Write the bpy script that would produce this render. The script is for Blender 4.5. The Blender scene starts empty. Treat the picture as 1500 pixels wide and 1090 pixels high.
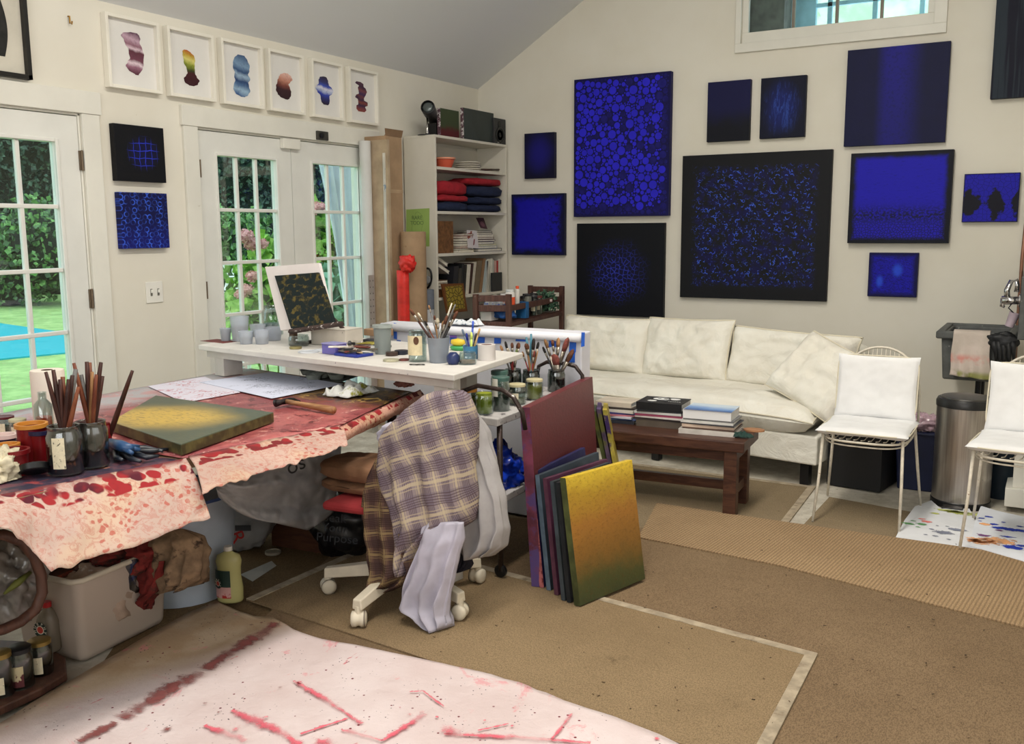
import bpy, math, random
import numpy as np
from mathutils import Vector, Matrix, noise as mnoise
random.seed(7)
SC = bpy.context.scene
COL = SC.collection
PI = math.pi

# ------------------------------------------------------------ camera
F = 1379.93; PITCH = .14989; ROLL = -.005967; YAW = -.5251; EYE = 1.45
_cy, _sy = math.cos(YAW), math.sin(YAW)
_fw = np.array([_sy*math.cos(PITCH), _cy*math.cos(PITCH), -math.sin(PITCH)])
_r = np.array([_cy, -_sy, 0.]); _u = np.cross(_r, _fw)
_c, _s = math.cos(ROLL), math.sin(ROLL)
_r, _u = _c*_r+_s*_u, -_s*_r+_c*_u
EYEP = np.array([0., 0., EYE])
cam = bpy.data.cameras.new('camera'); cam_ob = bpy.data.objects.new('camera', cam); COL.objects.link(cam_ob)
cam.sensor_width = 36; cam.lens = F/1500*36; cam.clip_start = .05; cam.clip_end = 200
cam_ob.matrix_world = Matrix(((_r[0], _u[0], -_fw[0], 0), (_r[1], _u[1], -_fw[1], 0), (_r[2], _u[2], -_fw[2], EYE), (0, 0, 0, 1)))
SC.camera = cam_ob

# ------------------------------------------------------------ world, lights, exposure
SC.view_settings.view_transform = 'Standard'; SC.view_settings.look = 'None'
SC.view_settings.exposure = 0.0; SC.view_settings.gamma = 1.0; SC.view_settings.use_curve_mapping = False
w = bpy.data.worlds.new('sky'); SC.world = w; w.use_nodes = True
_bg = w.node_tree.nodes['Background']
_sky = w.node_tree.nodes.new('ShaderNodeTexSky'); _sky.sky_type = 'HOSEK_WILKIE'
_sky.turbidity = 6; _sky.sun_direction = Vector((.5, -.5, .7)).normalized(); _sky.ground_albedo = .3
_mx = w.node_tree.nodes.new('ShaderNodeMixRGB'); _mx.inputs['Fac'].default_value = .75
_mx.inputs['Color2'].default_value = (.86, .95, 1.0, 1)
w.node_tree.links.new(_sky.outputs[0], _mx.inputs['Color1']); w.node_tree.links.new(_mx.outputs[0], _bg.inputs['Color'])
_bg.inputs['Strength'].default_value = 3.4
def area(name, loc, rot, sx, sy, power, col, spread=PI):
    l = bpy.data.lights.new(name, 'AREA'); l.shape = 'RECTANGLE'; l.size = sx; l.size_y = sy
    l.energy = power; l.color = col; l.spread = spread
    o = bpy.data.objects.new(name, l); o.location = loc; o.rotation_euler = rot; COL.objects.link(o); return o
area('ceiling_lamp_row', (-1.25, 2.6, 3.95), (0, 0, 0), .35, 3.8, 140, (1, .94, .84))
area('rear_fill_light', (-.8, -1.75, 2.1), (math.radians(110), 0, 0), 3.2, 1.5, 78, (.97, .98, 1))  # added fill behind the camera, tilted up to brighten the ceiling; no window there
area('side_fill_light', (1.38, 1.6, 1.9), (0, math.radians(112), 0), 1.6, 3.0, 26, (.97, .98, 1))  # added fill before the windowless right wall, also tilted up at the ceiling
SC.cycles.use_denoising = True
try: SC.cycles.denoiser = 'OPENIMAGEDENOISE'
except Exception: pass
SC.cycles.max_bounces = 8; SC.cycles.diffuse_bounces = 4; SC.cycles.glossy_bounces = 3
SC.cycles.transmission_bounces = 4; SC.cycles.transparent_max_bounces = 14
SC.cycles.caustics_reflective = False; SC.cycles.caustics_refractive = False
SC.cycles.sample_clamp_indirect = 4

# ------------------------------------------------------------ photograph pixel -> point at a known depth
def ray(x, y): return (x-750)/F*_r-(y-545)/F*_u+_fw
def Pz(x, y, z=0.):
    d = ray(x, y); return Vector(EYEP+d*(z-EYE)/d[2])
def Py(x, y, Y):
    d = ray(x, y); return Vector(EYEP+d*Y/d[1])
def Px(x, y, X):
    d = ray(x, y); return Vector(EYEP+d*X/d[0])
def Pp(x, y, p, n):
    d = ray(x, y); n = np.array(n); p = np.array(p)
    return Vector(EYEP+d*(np.dot(p-EYEP, n)/np.dot(d, n)))

# ------------------------------------------------------------ mesh collecting
def V(*a): return Vector(a[0]) if len(a) == 1 else Vector(a)
class MB:
    def __init__(s): s.v = []; s.f = []; s.m = []; s.uv = {}; s.mi = 0
    def add(s, vs, fs, M=None, uvs=None):
        b = len(s.v)
        for i, p in enumerate(vs):
            p = Vector(p); s.v.append(M @ p if M is not None else p)
            if uvs: s.uv[b+i] = uvs[i]
        for f in fs: s.f.append([b+i for i in f]); s.m.append(s.mi)
        return s
    def box(s, c, d, rz=0, M=None):
        x, y, z = d[0]/2, d[1]/2, d[2]/2
        T = Matrix.Translation(c) @ (Matrix.Rotation(rz, 4, 'Z') if M is None else M)
        return s.add([(-x, -y, -z), (x, -y, -z), (x, y, -z), (-x, y, -z), (-x, -y, z), (x, -y, z), (x, y, z), (-x, y, z)],
                     [(3, 2, 1, 0), (4, 5, 6, 7), (0, 1, 5, 4), (1, 2, 6, 5), (2, 3, 7, 6), (3, 0, 4, 7)], T)
    def bb(s, a, b):
        return s.box([(a[i]+b[i])/2 for i in range(3)], [abs(b[i]-a[i]) for i in range(3)])
    def hexa(s, p):   # 4 bottom, 4 top
        return s.add(p, [(3, 2, 1, 0), (4, 5, 6, 7), (0, 1, 5, 4), (1, 2, 6, 5), (2, 3, 7, 6), (3, 0, 4, 7)])
    def prism(s, pts, t):   # polygon extruded by vector t
        n = len(pts); t = Vector(t); a = [Vector(p) for p in pts]
        return s.add(a+[p+t for p in a], [list(range(n))[::-1], list(range(n, 2*n))]+[(i, (i+1) % n, n+(i+1) % n, n+i) for i in range(n)])
    def lathe(s, prof, c=(0, 0, 0), n=20, M=None, cap=True):
        T = Matrix.Translation(c) @ (M if M is not None else Matrix.Identity(4))
        vs = []; fs = []; k = len(prof)
        for i in range(n):
            a = 2*PI*i/n
            for r, z in prof: vs.append((r*math.cos(a), r*math.sin(a), z))
        for i in range(n):
            j = (i+1) % n
            for q in range(k-1): fs.append((i*k+q, j*k+q, j*k+q+1, i*k+q+1))
        if cap:
            if prof[0][0] > 1e-5: fs.append([i*k for i in range(n)][::-1])
            if prof[-1][0] > 1e-5: fs.append([i*k+k-1 for i in range(n)])
        return s.add(vs, fs, T)
    def cyl(s, a, b, r0, r1=None, n=10):
        a = Vector(a); b = Vector(b); r1 = r0 if r1 is None else r1; d = b-a
        q = d.to_track_quat('Z', 'Y').to_matrix().to_4x4()
        return s.lathe([(r0, 0), (r1, d.length)], a, n, q)
    def tube(s, path, r, n=8, closed=False):
        P = [Vector(p) for p in path]; k = len(P); vs = []; fs = []; up = None
        rr = r if isinstance(r, (list, tuple)) else [r]*k
        for i in range(k):
            if closed: t = P[(i+1) % k]-P[i-1]
            else: t = P[min(i+1, k-1)]-P[max(i-1, 0)]
            t.normalize()
            if up is None:
                up = Vector((0, 0, 1)) if abs(t.z) < .9 else Vector((1, 0, 0))
            a = t.cross(up).normalized(); up = a.cross(t).normalized()
            for j in range(n):
                an = 2*PI*j/n; vs.append(P[i]+(a*math.cos(an)+up*math.sin(an))*rr[i])
        for i in range(k if closed else k-1):
            i2 = (i+1) % k
            for j in range(n):
                j2 = (j+1) % n; fs.append((i*n+j, i*n+j2, i2*n+j2, i2*n+j))
        if not closed: fs.append(list(range(n))[::-1]); fs.append([(k-1)*n+j for j in range(n)])
        return s.add(vs, fs)
    def grid(s, fn, nu, nv, closeu=False, flip=False):
        vs = []; uv = []
        nu_ = nu if closeu else nu+1
        for j in range(nv+1):
            for i in range(nu_):
                vs.append(fn(i/nu, j/nv)); uv.append((i/nu, j/nv))
        fs = []
        for j in range(nv):
            for i in range(nu):
                i2 = (i+1) % nu_; q = (j*nu_+i, j*nu_+i2, (j+1)*nu_+i2, (j+1)*nu_+i)
                fs.append(q[::-1] if flip else q)
        return s.add(vs, fs, None, uv)
ORG = {}
def build(name, mb, mat, parent=None, bevel=0, smooth=False, origin=None, seg=2, solid=0, sub=0, auto=False):
    me = bpy.data.meshes.new(name)
    o = bpy.data.objects.new(name, me); COL.objects.link(o)
    if parent is not None: org = ORG[parent.name]; o.parent = parent
    elif origin is not None: org = Vector(origin); o.location = org
    else:
        xs = [p.x for p in mb.v]; ys = [p.y for p in mb.v]; zs = [p.z for p in mb.v]
        org = Vector(((min(xs)+max(xs))/2, (min(ys)+max(ys))/2, min(zs))); o.location = org
    ORG[o.name] = org
    me.from_pydata([tuple(p-org) for p in mb.v], [], mb.f)
    mats = mat if isinstance(mat, (list, tuple)) else [mat]
    for m in mats: me.materials.append(m)
    me.polygons.foreach_set('material_index', mb.m)
    if mb.uv:
        ul = me.uv_layers.new(name='uv')
        for lp in me.loops: ul.data[lp.index].uv = mb.uv.get(lp.vertex_index, (0, 0))
    if smooth: me.polygons.foreach_set('use_smooth', [True]*len(me.polygons))
    me.update()
    if bevel:
        m = o.modifiers.new('bevel', 'BEVEL'); m.width = bevel; m.segments = seg; m.limit_method = 'ANGLE'; m.angle_limit = math.radians(40)
    if solid:
        m = o.modifiers.new('solid', 'SOLIDIFY'); m.thickness = solid; m.offset = 0
    if sub:
        m = o.modifiers.new('sub', 'SUBSURF'); m.levels = sub; m.render_levels = sub
    if auto:
        try:
            me.polygons.foreach_set('use_smooth', [True]*len(me.polygons)); me.set_sharp_from_angle(angle=math.radians(35))
        except Exception: pass
    return o
def thing(name, label, cat, loc, group=None):
    o = bpy.data.objects.new(name, None); COL.objects.link(o); o.location = loc; ORG[o.name] = Vector(loc)
    o.empty_display_size = .05
    o['label'] = label; o['category'] = cat
    if group: o['group'] = group
    return o
def tag(o, label, cat, group=None, kind=None):
    o['label'] = label; o['category'] = cat
    if group: o['group'] = group
    if kind: o['kind'] = kind
    return o
def struct(o): o['kind'] = 'structure'; return o
def partlabel(o, t): o['label'] = t; return o
def dup(root, loc=None, rz=None, label=None, group=None):
    def cp(o, par):
        c = o.copy(); COL.objects.link(c)
        if par is not None: c.parent = par
        for ch in list(o.children): cp(ch, c)
        return c
    r = cp(root, None)
    if loc is not None: r.location = loc
    if rz is not None: r.rotation_euler = (0, 0, rz)
    if label: r['label'] = label
    if group: r['group'] = group
    return r

# ------------------------------------------------------------ materials
def lin(v):
    v /= 255.; return v/12.92 if v <= .04045 else ((v+.055)/1.055)**2.4
def C(r, g=None, b=None):
    if g is None: r, g, b = r
    return (lin(r), lin(g), lin(b), 1)
class NT:
    def __init__(s, name):
        s.mat = bpy.data.materials.new(name); s.mat.use_nodes = True; s.nt = s.mat.node_tree
        s.b = s.nt.nodes['Principled BSDF']
    def n(s, t, **k):
        o = s.nt.nodes.new('ShaderNode'+t)
        for a, v in k.items(): setattr(o, a, v)
        return o
    def put(s, sock, v):
        if hasattr(v, 'default_value') or hasattr(v, 'is_output'): s.nt.links.new(v, sock)
        else:
            try: sock.default_value = v
            except Exception: sock.default_value = (v, v, v)
    def math(s, op, a, b=0., c=None, clamp=False):
        o = s.n('Math', operation=op, use_clamp=clamp); s.put(o.inputs[0], a); s.put(o.inputs[1], b)
        if c is not None: s.put(o.inputs[2], c)
        return o.outputs[0]
    def coord(s, k='Object'): return s.n('TexCoord').outputs[k]
    def map(s, v, scale=(1, 1, 1), rot=(0, 0, 0), loc=(0, 0, 0)):
        o = s.n('Mapping'); s.put(o.inputs[0], v); o.inputs['Scale'].default_value = scale
        o.inputs['Rotation'].default_value = rot; o.inputs['Location'].default_value = loc; return o.outputs[0]
    def noise(s, v, scale, detail=3, rough=.5, out=0, dist=0):
        o = s.n('TexNoise'); s.put(o.inputs['Vector'], v); o.inputs['Scale'].default_value = scale
        o.inputs['Detail'].default_value = detail; o.inputs['Roughness'].default_value = rough
        o.inputs['Distortion'].default_value = dist; return o.outputs[out]
    def vor(s, v, scale, feature='F1', out='Distance', rnd=1, dims='3D'):
        o = s.n('TexVoronoi', feature=feature, voronoi_dimensions=dims); s.put(o.inputs['Vector'], v); o.inputs['Scale'].default_value = scale
        o.inputs['Randomness'].default_value = rnd; return o.outputs[out]
    def sep(s, v):
        o = s.n('SeparateXYZ'); s.put(o.inputs[0], v); return o.outputs
    def comb(s, x, y, z):
        o = s.n('CombineXYZ'); s.put(o.inputs[0], x); s.put(o.inputs[1], y); s.put(o.inputs[2], z); return o.outputs[0]
    def vadd(s, a, b, op='ADD'):
        o = s.n('VectorMath', operation=op); s.put(o.inputs[0], a); s.put(o.inputs[1], b); return o.outputs[0]
    def vscale(s, a, k):
        o = s.n('VectorMath', operation='SCALE'); s.put(o.inputs[0], a); s.put(o.inputs[3], k); return o.outputs[0]
    def sm(s, x, lo, hi, a=0., b=1.):
        o = s.n('MapRange', interpolation_type='SMOOTHSTEP'); s.put(o.inputs[0], x)
        o.inputs[1].default_value = lo; o.inputs[2].default_value = hi; o.inputs[3].default_value = a; o.inputs[4].default_value = b
        return o.outputs[0]
    def lr(s, x, lo, hi, a=0., b=1.):
        o = s.n('MapRange'); s.put(o.inputs[0], x)
        o.inputs[1].default_value = lo; o.inputs[2].default_value = hi; o.inputs[3].default_value = a; o.inputs[4].default_value = b
        return o.outputs[0]
    def mix(s, f, a, b, bt='MIX'):
        o = s.n('Mix', data_type='RGBA', blend_type=bt); s.put(o.inputs[0], f); s.put(o.inputs[6], a); s.put(o.inputs[7], b); return o.outputs[2]
    def ramp(s, f, st, interp='LINEAR'):
        o = s.n('ValToRGB'); s.put(o.inputs[0], f); o.color_ramp.interpolation = interp; e = o.color_ramp.elements
        while len(e) < len(st): e.new(.5)
        for q, (p, c) in zip(e, st): q.position = p; q.color = c
        return o.outputs[0]
    def bump(s, h, strength=.3, dist=.01):
        o = s.n('Bump'); s.put(o.inputs['Height'], h); o.inputs['Strength'].default_value = strength; o.inputs['Distance'].default_value = dist
        s.nt.links.new(o.outputs[0], s.b.inputs['Normal']); return s
    def done(s, col, rough=.6, metal=0., spec=.5):
        s.put(s.b.inputs['Base Color'], col); s.put(s.b.inputs['Roughness'], rough); s.put(s.b.inputs['Metallic'], metal)
        s.b.inputs['Specular IOR Level'].default_value = spec; return s.mat
_mc = {}
def plain(name, col, rough=.6, metal=0., var=.12, vs=6., bump=0., bs=60., spec=.4, dirt=None, dthr=(.6, .72), ds=9):
    if name in _mc: return _mc[name]
    t = NT(name); v = t.coord(); c = C(col) if len(col) == 3 else col
    n = t.noise(v, vs, 4, .6)
    dk = tuple(x*(1-var*1.6) for x in c[:3])+(1,); lt = tuple(min(1, x*(1+var)) for x in c[:3])+(1,)
    out = t.mix(t.sm(n, .3, .7), dk, lt)
    if dirt: out = t.mix(t.sm(t.noise(v, ds, 5, .65), *dthr), out, C(dirt))
    if bump: t.bump(t.noise(v, bs, 4, .6), bump, .004)
    _mc[name] = t.done(out, rough, metal, spec); return _mc[name]
def glassy(name, tint=(235, 245, 245), opac=.12, rough=.05):
    if name in _mc: return _mc[name]
    t = NT(name); nt = t.nt
    tr = t.n('BsdfTransparent'); tr.inputs[0].default_value = C(tint)
    gl = t.n('BsdfGlossy'); gl.inputs['Roughness'].default_value = rough; gl.inputs[0].default_value = (1, 1, 1, 1)
    lw = t.n('LayerWeight'); lw.inputs[0].default_value = .35
    k = t.math('MULTIPLY_ADD', lw.outputs['Facing'], .30, opac*.6)
    mx = t.n('MixShader'); nt.links.new(k, mx.inputs[0]); nt.links.new(tr.outputs[0], mx.inputs[1]); nt.links.new(gl.outputs[0], mx.inputs[2])
    nt.links.new(mx.outputs[0], nt.nodes['Material Output'].inputs['Surface']); _mc[name] = t.mat; return t.mat
def translucent(name, col, opac=.6, rough=.4):
    if name in _mc: return _mc[name]
    t = NT(name); nt = t.nt; t.done(C(col), rough)
    tr = t.n('BsdfTransparent'); tr.inputs[0].default_value = C([min(255, x+40) for x in col])
    mx = t.n('MixShader'); mx.inputs[0].default_value = opac
    nt.links.new(tr.outputs[0], mx.inputs[1]); nt.links.new(t.b.outputs[0], mx.inputs[2])
    nt.links.new(mx.outputs[0], nt.nodes['Material Output'].inputs['Surface']); _mc[name] = t.mat; return t.mat
# ------------------------------------------------------------ the room
XL, YB, XR, YF, XRIDGE, ZE, SL = -4.46, 7.14, 1.46, -2.0, -1.5, 2.651, .61
ZR = ZE+SL*(XRIDGE-XL)
t = NT('painted wall'); v = t.coord()
n1 = t.noise(v, 1.3, 4, .6); n2 = t.noise(v, 26, 3, .6)
t.bump(t.noise(v, 90, 3, .6), .06, .002)
wc = t.mix(t.sm(n1, .3, .7), C(222, 217, 203), C(228, 224, 212))
wc = t.mix(t.sm(n2, .74, .8), wc, C(198, 190, 172))
M_WALL = t.done(wc, .85, 0, .25)
M_TRIM = plain('trim paint', (226, 224, 214), .45, var=.03, vs=3, dirt=(190, 180, 160), dthr=(.7, .8), ds=14, bump=.05)
M_DOOR = plain('door paint', (224, 224, 218), .4, var=.03, vs=3, bump=.04)
t = NT('ceiling paint'); v = t.coord(); M_CEIL = t.done(t.mix(t.noise(v, 2.2), C(222, 224, 227), C(226, 228, 229)), .9, 0, .2)
t = NT('floor concrete'); v = t.coord()
fc = t.mix(t.sm(t.noise(v, 7, 6, .7), .35, .65), C(200, 194, 180), C(168, 160, 145))
fc = t.mix(t.sm(t.noise(v, 45, 5, .7), .62, .7), fc, C(120, 108, 92)); M_FLOOR = t.done(fc, .7)

struct(build('floor', MB().bb((XL-.2, YF, -.1), (XR+.2, YB+.2, 0)), M_FLOOR))
# left wall with two door openings
mb = MB(); T = .16; D1 = (2.30, 3.235); D2 = (4.0, 5.60); DH = 2.06
for a, b in ((YF, D1[0]), (D1[1], D2[0]), (D2[1], YB+.16)): mb.bb((XL-T, a, 0), (XL, b, ZE))
for a, b in (D1, D2): mb.bb((XL-T, a, DH), (XL, b, ZE))
struct(build('wall_left', mb, M_WALL))
WX0, WX1, WZ0, WZ1 = -2.16, -.845, 2.80, 3.62
mb = MB()
def zc(x): return ZE+SL*(x-XL) if x < XRIDGE else ZR-SL*(x-XRIDGE)
t_ = (0, .16, 0)
mb.prism([(XL, YB, 0), (WX0, YB, 0), (WX0, YB, zc(WX0)), (XL, YB, ZE)], t_)
mb.prism([(WX1, YB, 0), (XR, YB, 0), (XR, YB, zc(XR)), (WX1, YB, zc(WX1))], t_)
mb.prism([(WX0, YB, 0), (WX1, YB, 0), (WX1, YB, WZ0), (WX0, YB, WZ0)], t_)
mb.prism([(WX0, YB, WZ1), (WX1, YB, WZ1), (WX1, YB, zc(WX1)), (XRIDGE, YB, ZR), (WX0, YB, zc(WX0))], t_)
struct(build('wall_back', mb, M_WALL))
struct(build('wall_right', MB().bb((XR, YF, 0), (XR+.16, YB+.16, ZE)), M_WALL))
mb = MB().prism([(XL-.16, YF, 0), (XR+.16, YF, 0), (XR+.16, YF, ZE), (XRIDGE, YF, ZR), (XL-.16, YF, ZE)], (0, -.16, 0))
struct(build('wall_front', mb, M_WALL))
mb = MB()
mb.prism([(XL-.16, YF-.16, ZE-.16*SL), (XRIDGE, YF-.16, ZR), (XRIDGE, YF-.16, ZR+.15), (XL-.16, YF-.16, ZE-.16*SL+.15)], (0, YB-YF+.32, 0))
mb.prism([(XR+.16, YF-.16, ZE-.16*SL), (XRIDGE, YF-.16, ZR), (XRIDGE, YF-.16, ZR+.15), (XR+.16, YF-.16, ZE-.16*SL+.15)], (0, YB-YF+.32, 0))
struct(build('ceiling', mb, M_CEIL))
struct(build('baseboard_back', MB().bb((XL, YB-.018, 0), (XR, YB, .12)), M_TRIM, bevel=.004))
struct(build('baseboard_left', MB().bb((XL, D1[1]+.12, 0), (XL+.018, D2[0]-.12, .12)), M_TRIM, bevel=.004))

# casings
def casing(name, y0, y1, ztop):
    mb = MB()
    mb.bb((XL, y0-.105, 0), (XL+.02, y0, ztop+.0)); mb.bb((XL, y1, 0), (XL+.02, y1+.105, ztop))
    mb.bb((XL, y0-.115, ztop), (XL+.026, y1+.115, ztop+.115))
    mb.bb((XL-.15, y0, 0), (XL, y0+.012, ztop)); mb.bb((XL-.15, y1-.012, 0), (XL, y1, ztop)); mb.bb((XL-.15, y0, ztop-.012), (XL, y1, ztop))
    struct(build(name, mb, M_TRIM, bevel=.003))
casing('trim_1', D1[0], D1[1], DH); casing('trim_2', D2[0], D2[1], DH)

M_PANE = glassy('window glass', (238, 246, 246), .015, .02)
M_HINGE = plain('aged hinge metal', (120, 105, 88), .45, .7)
def french_door(name, y0, y1, gy0, gy1, z0=.285, z1=1.905, cols=3, rows=5, x=XL-.005, hinge=None, handle=None):
    mb = MB(); th = .045; zt = DH-.016; xb = x-th
    mb.bb((xb, y0, .01), (x, gy0, zt)); mb.bb((xb, gy1, .01), (x, y1, zt))
    mb.bb((xb, gy0, .01), (x, gy1, z0)); mb.bb((xb, gy0, z1), (x, gy1, zt))
    d = struct(build(name, mb, M_DOOR))
    mm = MB(); w_ = .011
    for k in range(1, cols):
        y = gy0+(gy1-gy0)*k/cols; mm.bb((x-.034, y-w_, z0), (x-.008, y+w_, z1))
    for k in range(1, rows):
        z = z0+(z1-z0)*k/rows; mm.bb((x-.032, gy0, z-w_), (x-.006, gy1, z+w_))
    build('muntin_grid', mm, M_DOOR, d, bevel=.004)
    mo = MB(); m = .02
    for a, b in (((gy0-m, z0-m), (gy0, z1+m)), ((gy1, z0-m), (gy1+m, z1+m)), ((gy0, z0-m), (gy1, z0)), ((gy0, z1), (gy1, z1+m))):
        mo.bb((x-.01, a[0], a[1]), (x+.008, b[0], b[1]))
    build('glazing_bead', mo, M_DOOR, d, bevel=.004)
    build('pane', MB().bb((x-.024, gy0, z0), (x-.020, gy1, z1)), M_PANE, d)
    if hinge:
        for z in (.35, 1.10, 1.82):
            build('hinge', MB().bb((x-.01, hinge-.012, z-.05), (x+.014, hinge+.004, z+.05)).cyl((x+.016, hinge-.002, z-.052), (x+.016, hinge-.002, z+.052), .006), M_HINGE, d)
    return d
french_door('door_1', 2.315, 3.22, 2.495, 3.085, hinge=3.228)
french_door('door_2', 4.015, 4.796, 4.155, 4.655, hinge=4.012)
french_door('door_3', 4.802, 5.588, 5.005, 5.50, hinge=None)
# latch block between the leaves, alarm box on the header
tag(build('latch_block', MB().bb((XL-.004, 4.70, 1.985), (XL+.03, 4.86, 2.05)), M_TRIM, bevel=.004), 'small white block screwed over the meeting tops of the double doors', 'latch')
ab = thing('sensor_box', 'small dark sensor box mounted on the header above the double doors', 'sensor', Px(471, 199, XL+.03))
p = Px(471, 199, XL+.03)
build('housing', MB().box((XL+.036, p.y, p.z), (.02, .11, .06)), plain('dark sensor plastic', (60, 58, 52), .5), ab, bevel=.004)
build('dial', MB().lathe([(.0, .0), (.02, 0), (.02, .008), (0, .008)], (XL+.046, p.y-.02, p.z), 16, Matrix.Rotation(PI/2, 4, 'Y')), plain('black plastic', (18, 18, 18), .4), ab)
# light switch
p = Px(225.5, 428, XL)
sw = thing('light_switch', 'white double toggle switch plate on the wall between the doors', 'light switch', (XL, p.y, p.z-.06))
build('plate', MB().box((XL+.004, p.y, p.z), (.007, .115, .12)), plain('switch plate', (232, 230, 222), .35, var=.02), sw, bevel=.003)
for k in (-.024, .024):
    tg = build('toggle', MB().box((XL+.013, p.y+k, p.z+.006), (.014, .009, .018)), plain('toggle white', (240, 238, 230), .3, var=.02), sw, bevel=.002)
    build('slot', MB().box((XL+.0085, p.y+k, p.z), (.003, .013, .04)), plain('slot grey', (120, 118, 110), .5), sw)
# brass hook on the wall
p = Px(100, 30, XL)
tag(build('wall_hook', MB().tube([(XL, p.y, p.z+.02), (XL+.012, p.y, p.z+.02), (XL+.012, p.y, p.z-.015), (XL+.026, p.y, p.z-.02), (XL+.03, p.y, p.z-.006)], .004), plain('brass', (170, 130, 60), .35, .9)), 'little brass hook on the wall left of the framed watercolours', 'hook')

# gable window
wd = MB()
mb = MB(); a0, a1, b0, b1 = -2.20, -.765, 2.735, 3.70
mb.bb((a0, YB-.022, b0), (a1, YB, WZ0)); mb.bb((a0, YB-.022, WZ1), (a1, YB, b1)); mb.bb((a0, YB-.022, WZ0), (WX0, YB, WZ1)); mb.bb((WX1, YB-.022, WZ0), (a1, YB, WZ1))
struct(build('trim_3', mb, M_TRIM, bevel=.003))
GX0, GX1, GZ0, GZ1 = -2.115, -.89, 2.88, 3.55
mb = MB(); y0, y1 = YB+.02, YB+.06
mb.bb((WX0, y0, WZ0), (WX1, y1, GZ0)); mb.bb((WX0, y0, GZ1), (WX1, y1, WZ1)); mb.bb((WX0, y0, GZ0), (GX0, y1, GZ1)); mb.bb((GX1, y0, GZ0), (WX1, y1, GZ1))
wn = struct(build('window_1', mb, M_TRIM, bevel=.003))
mb = MB()
for x in (-1.79, -1.487, -1.187): mb.bb((x-.010, y0+.006, GZ0), (x+.010, y1-.006, GZ1))
mb.bb((GX0, y0+.008, 3.205), (GX1, y1-.008, 3.227)); build('muntin_grid', mb, plain('bronze muntin', (128, 120, 108), .5), wn)
build('pane', MB().bb((GX0, y0+.018, GZ0), (GX1, y0+.022, GZ1)), M_PANE, wn)
# storm sash outside the gable window, with a grey shingled return on its left
mb = MB(); ys = YB+.42
for x in (-1.62, -1.30, -.98, -.66): mb.bb((x-.016, ys, 2.78), (x+.016, ys+.03, 3.8))
for z in (2.80, 3.10, 3.40, 3.7): mb.bb((-1.85, ys, z-.014), (-.3, ys+.03, z+.014))
mb.bb((-1.9, ys-.01, 2.7), (-1.72, ys+.04, 3.8))
struct(build('window_2', mb, plain('blue grey sash', (150, 195, 215), .5)))
mb = MB().bb((-2.9, YB+.20, 2.5), (-1.9, YB+.5, 4.0)); struct(build('trim_4', mb, plain('grey weathered board', (112, 112, 106), .9, var=.2, vs=14)))
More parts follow.
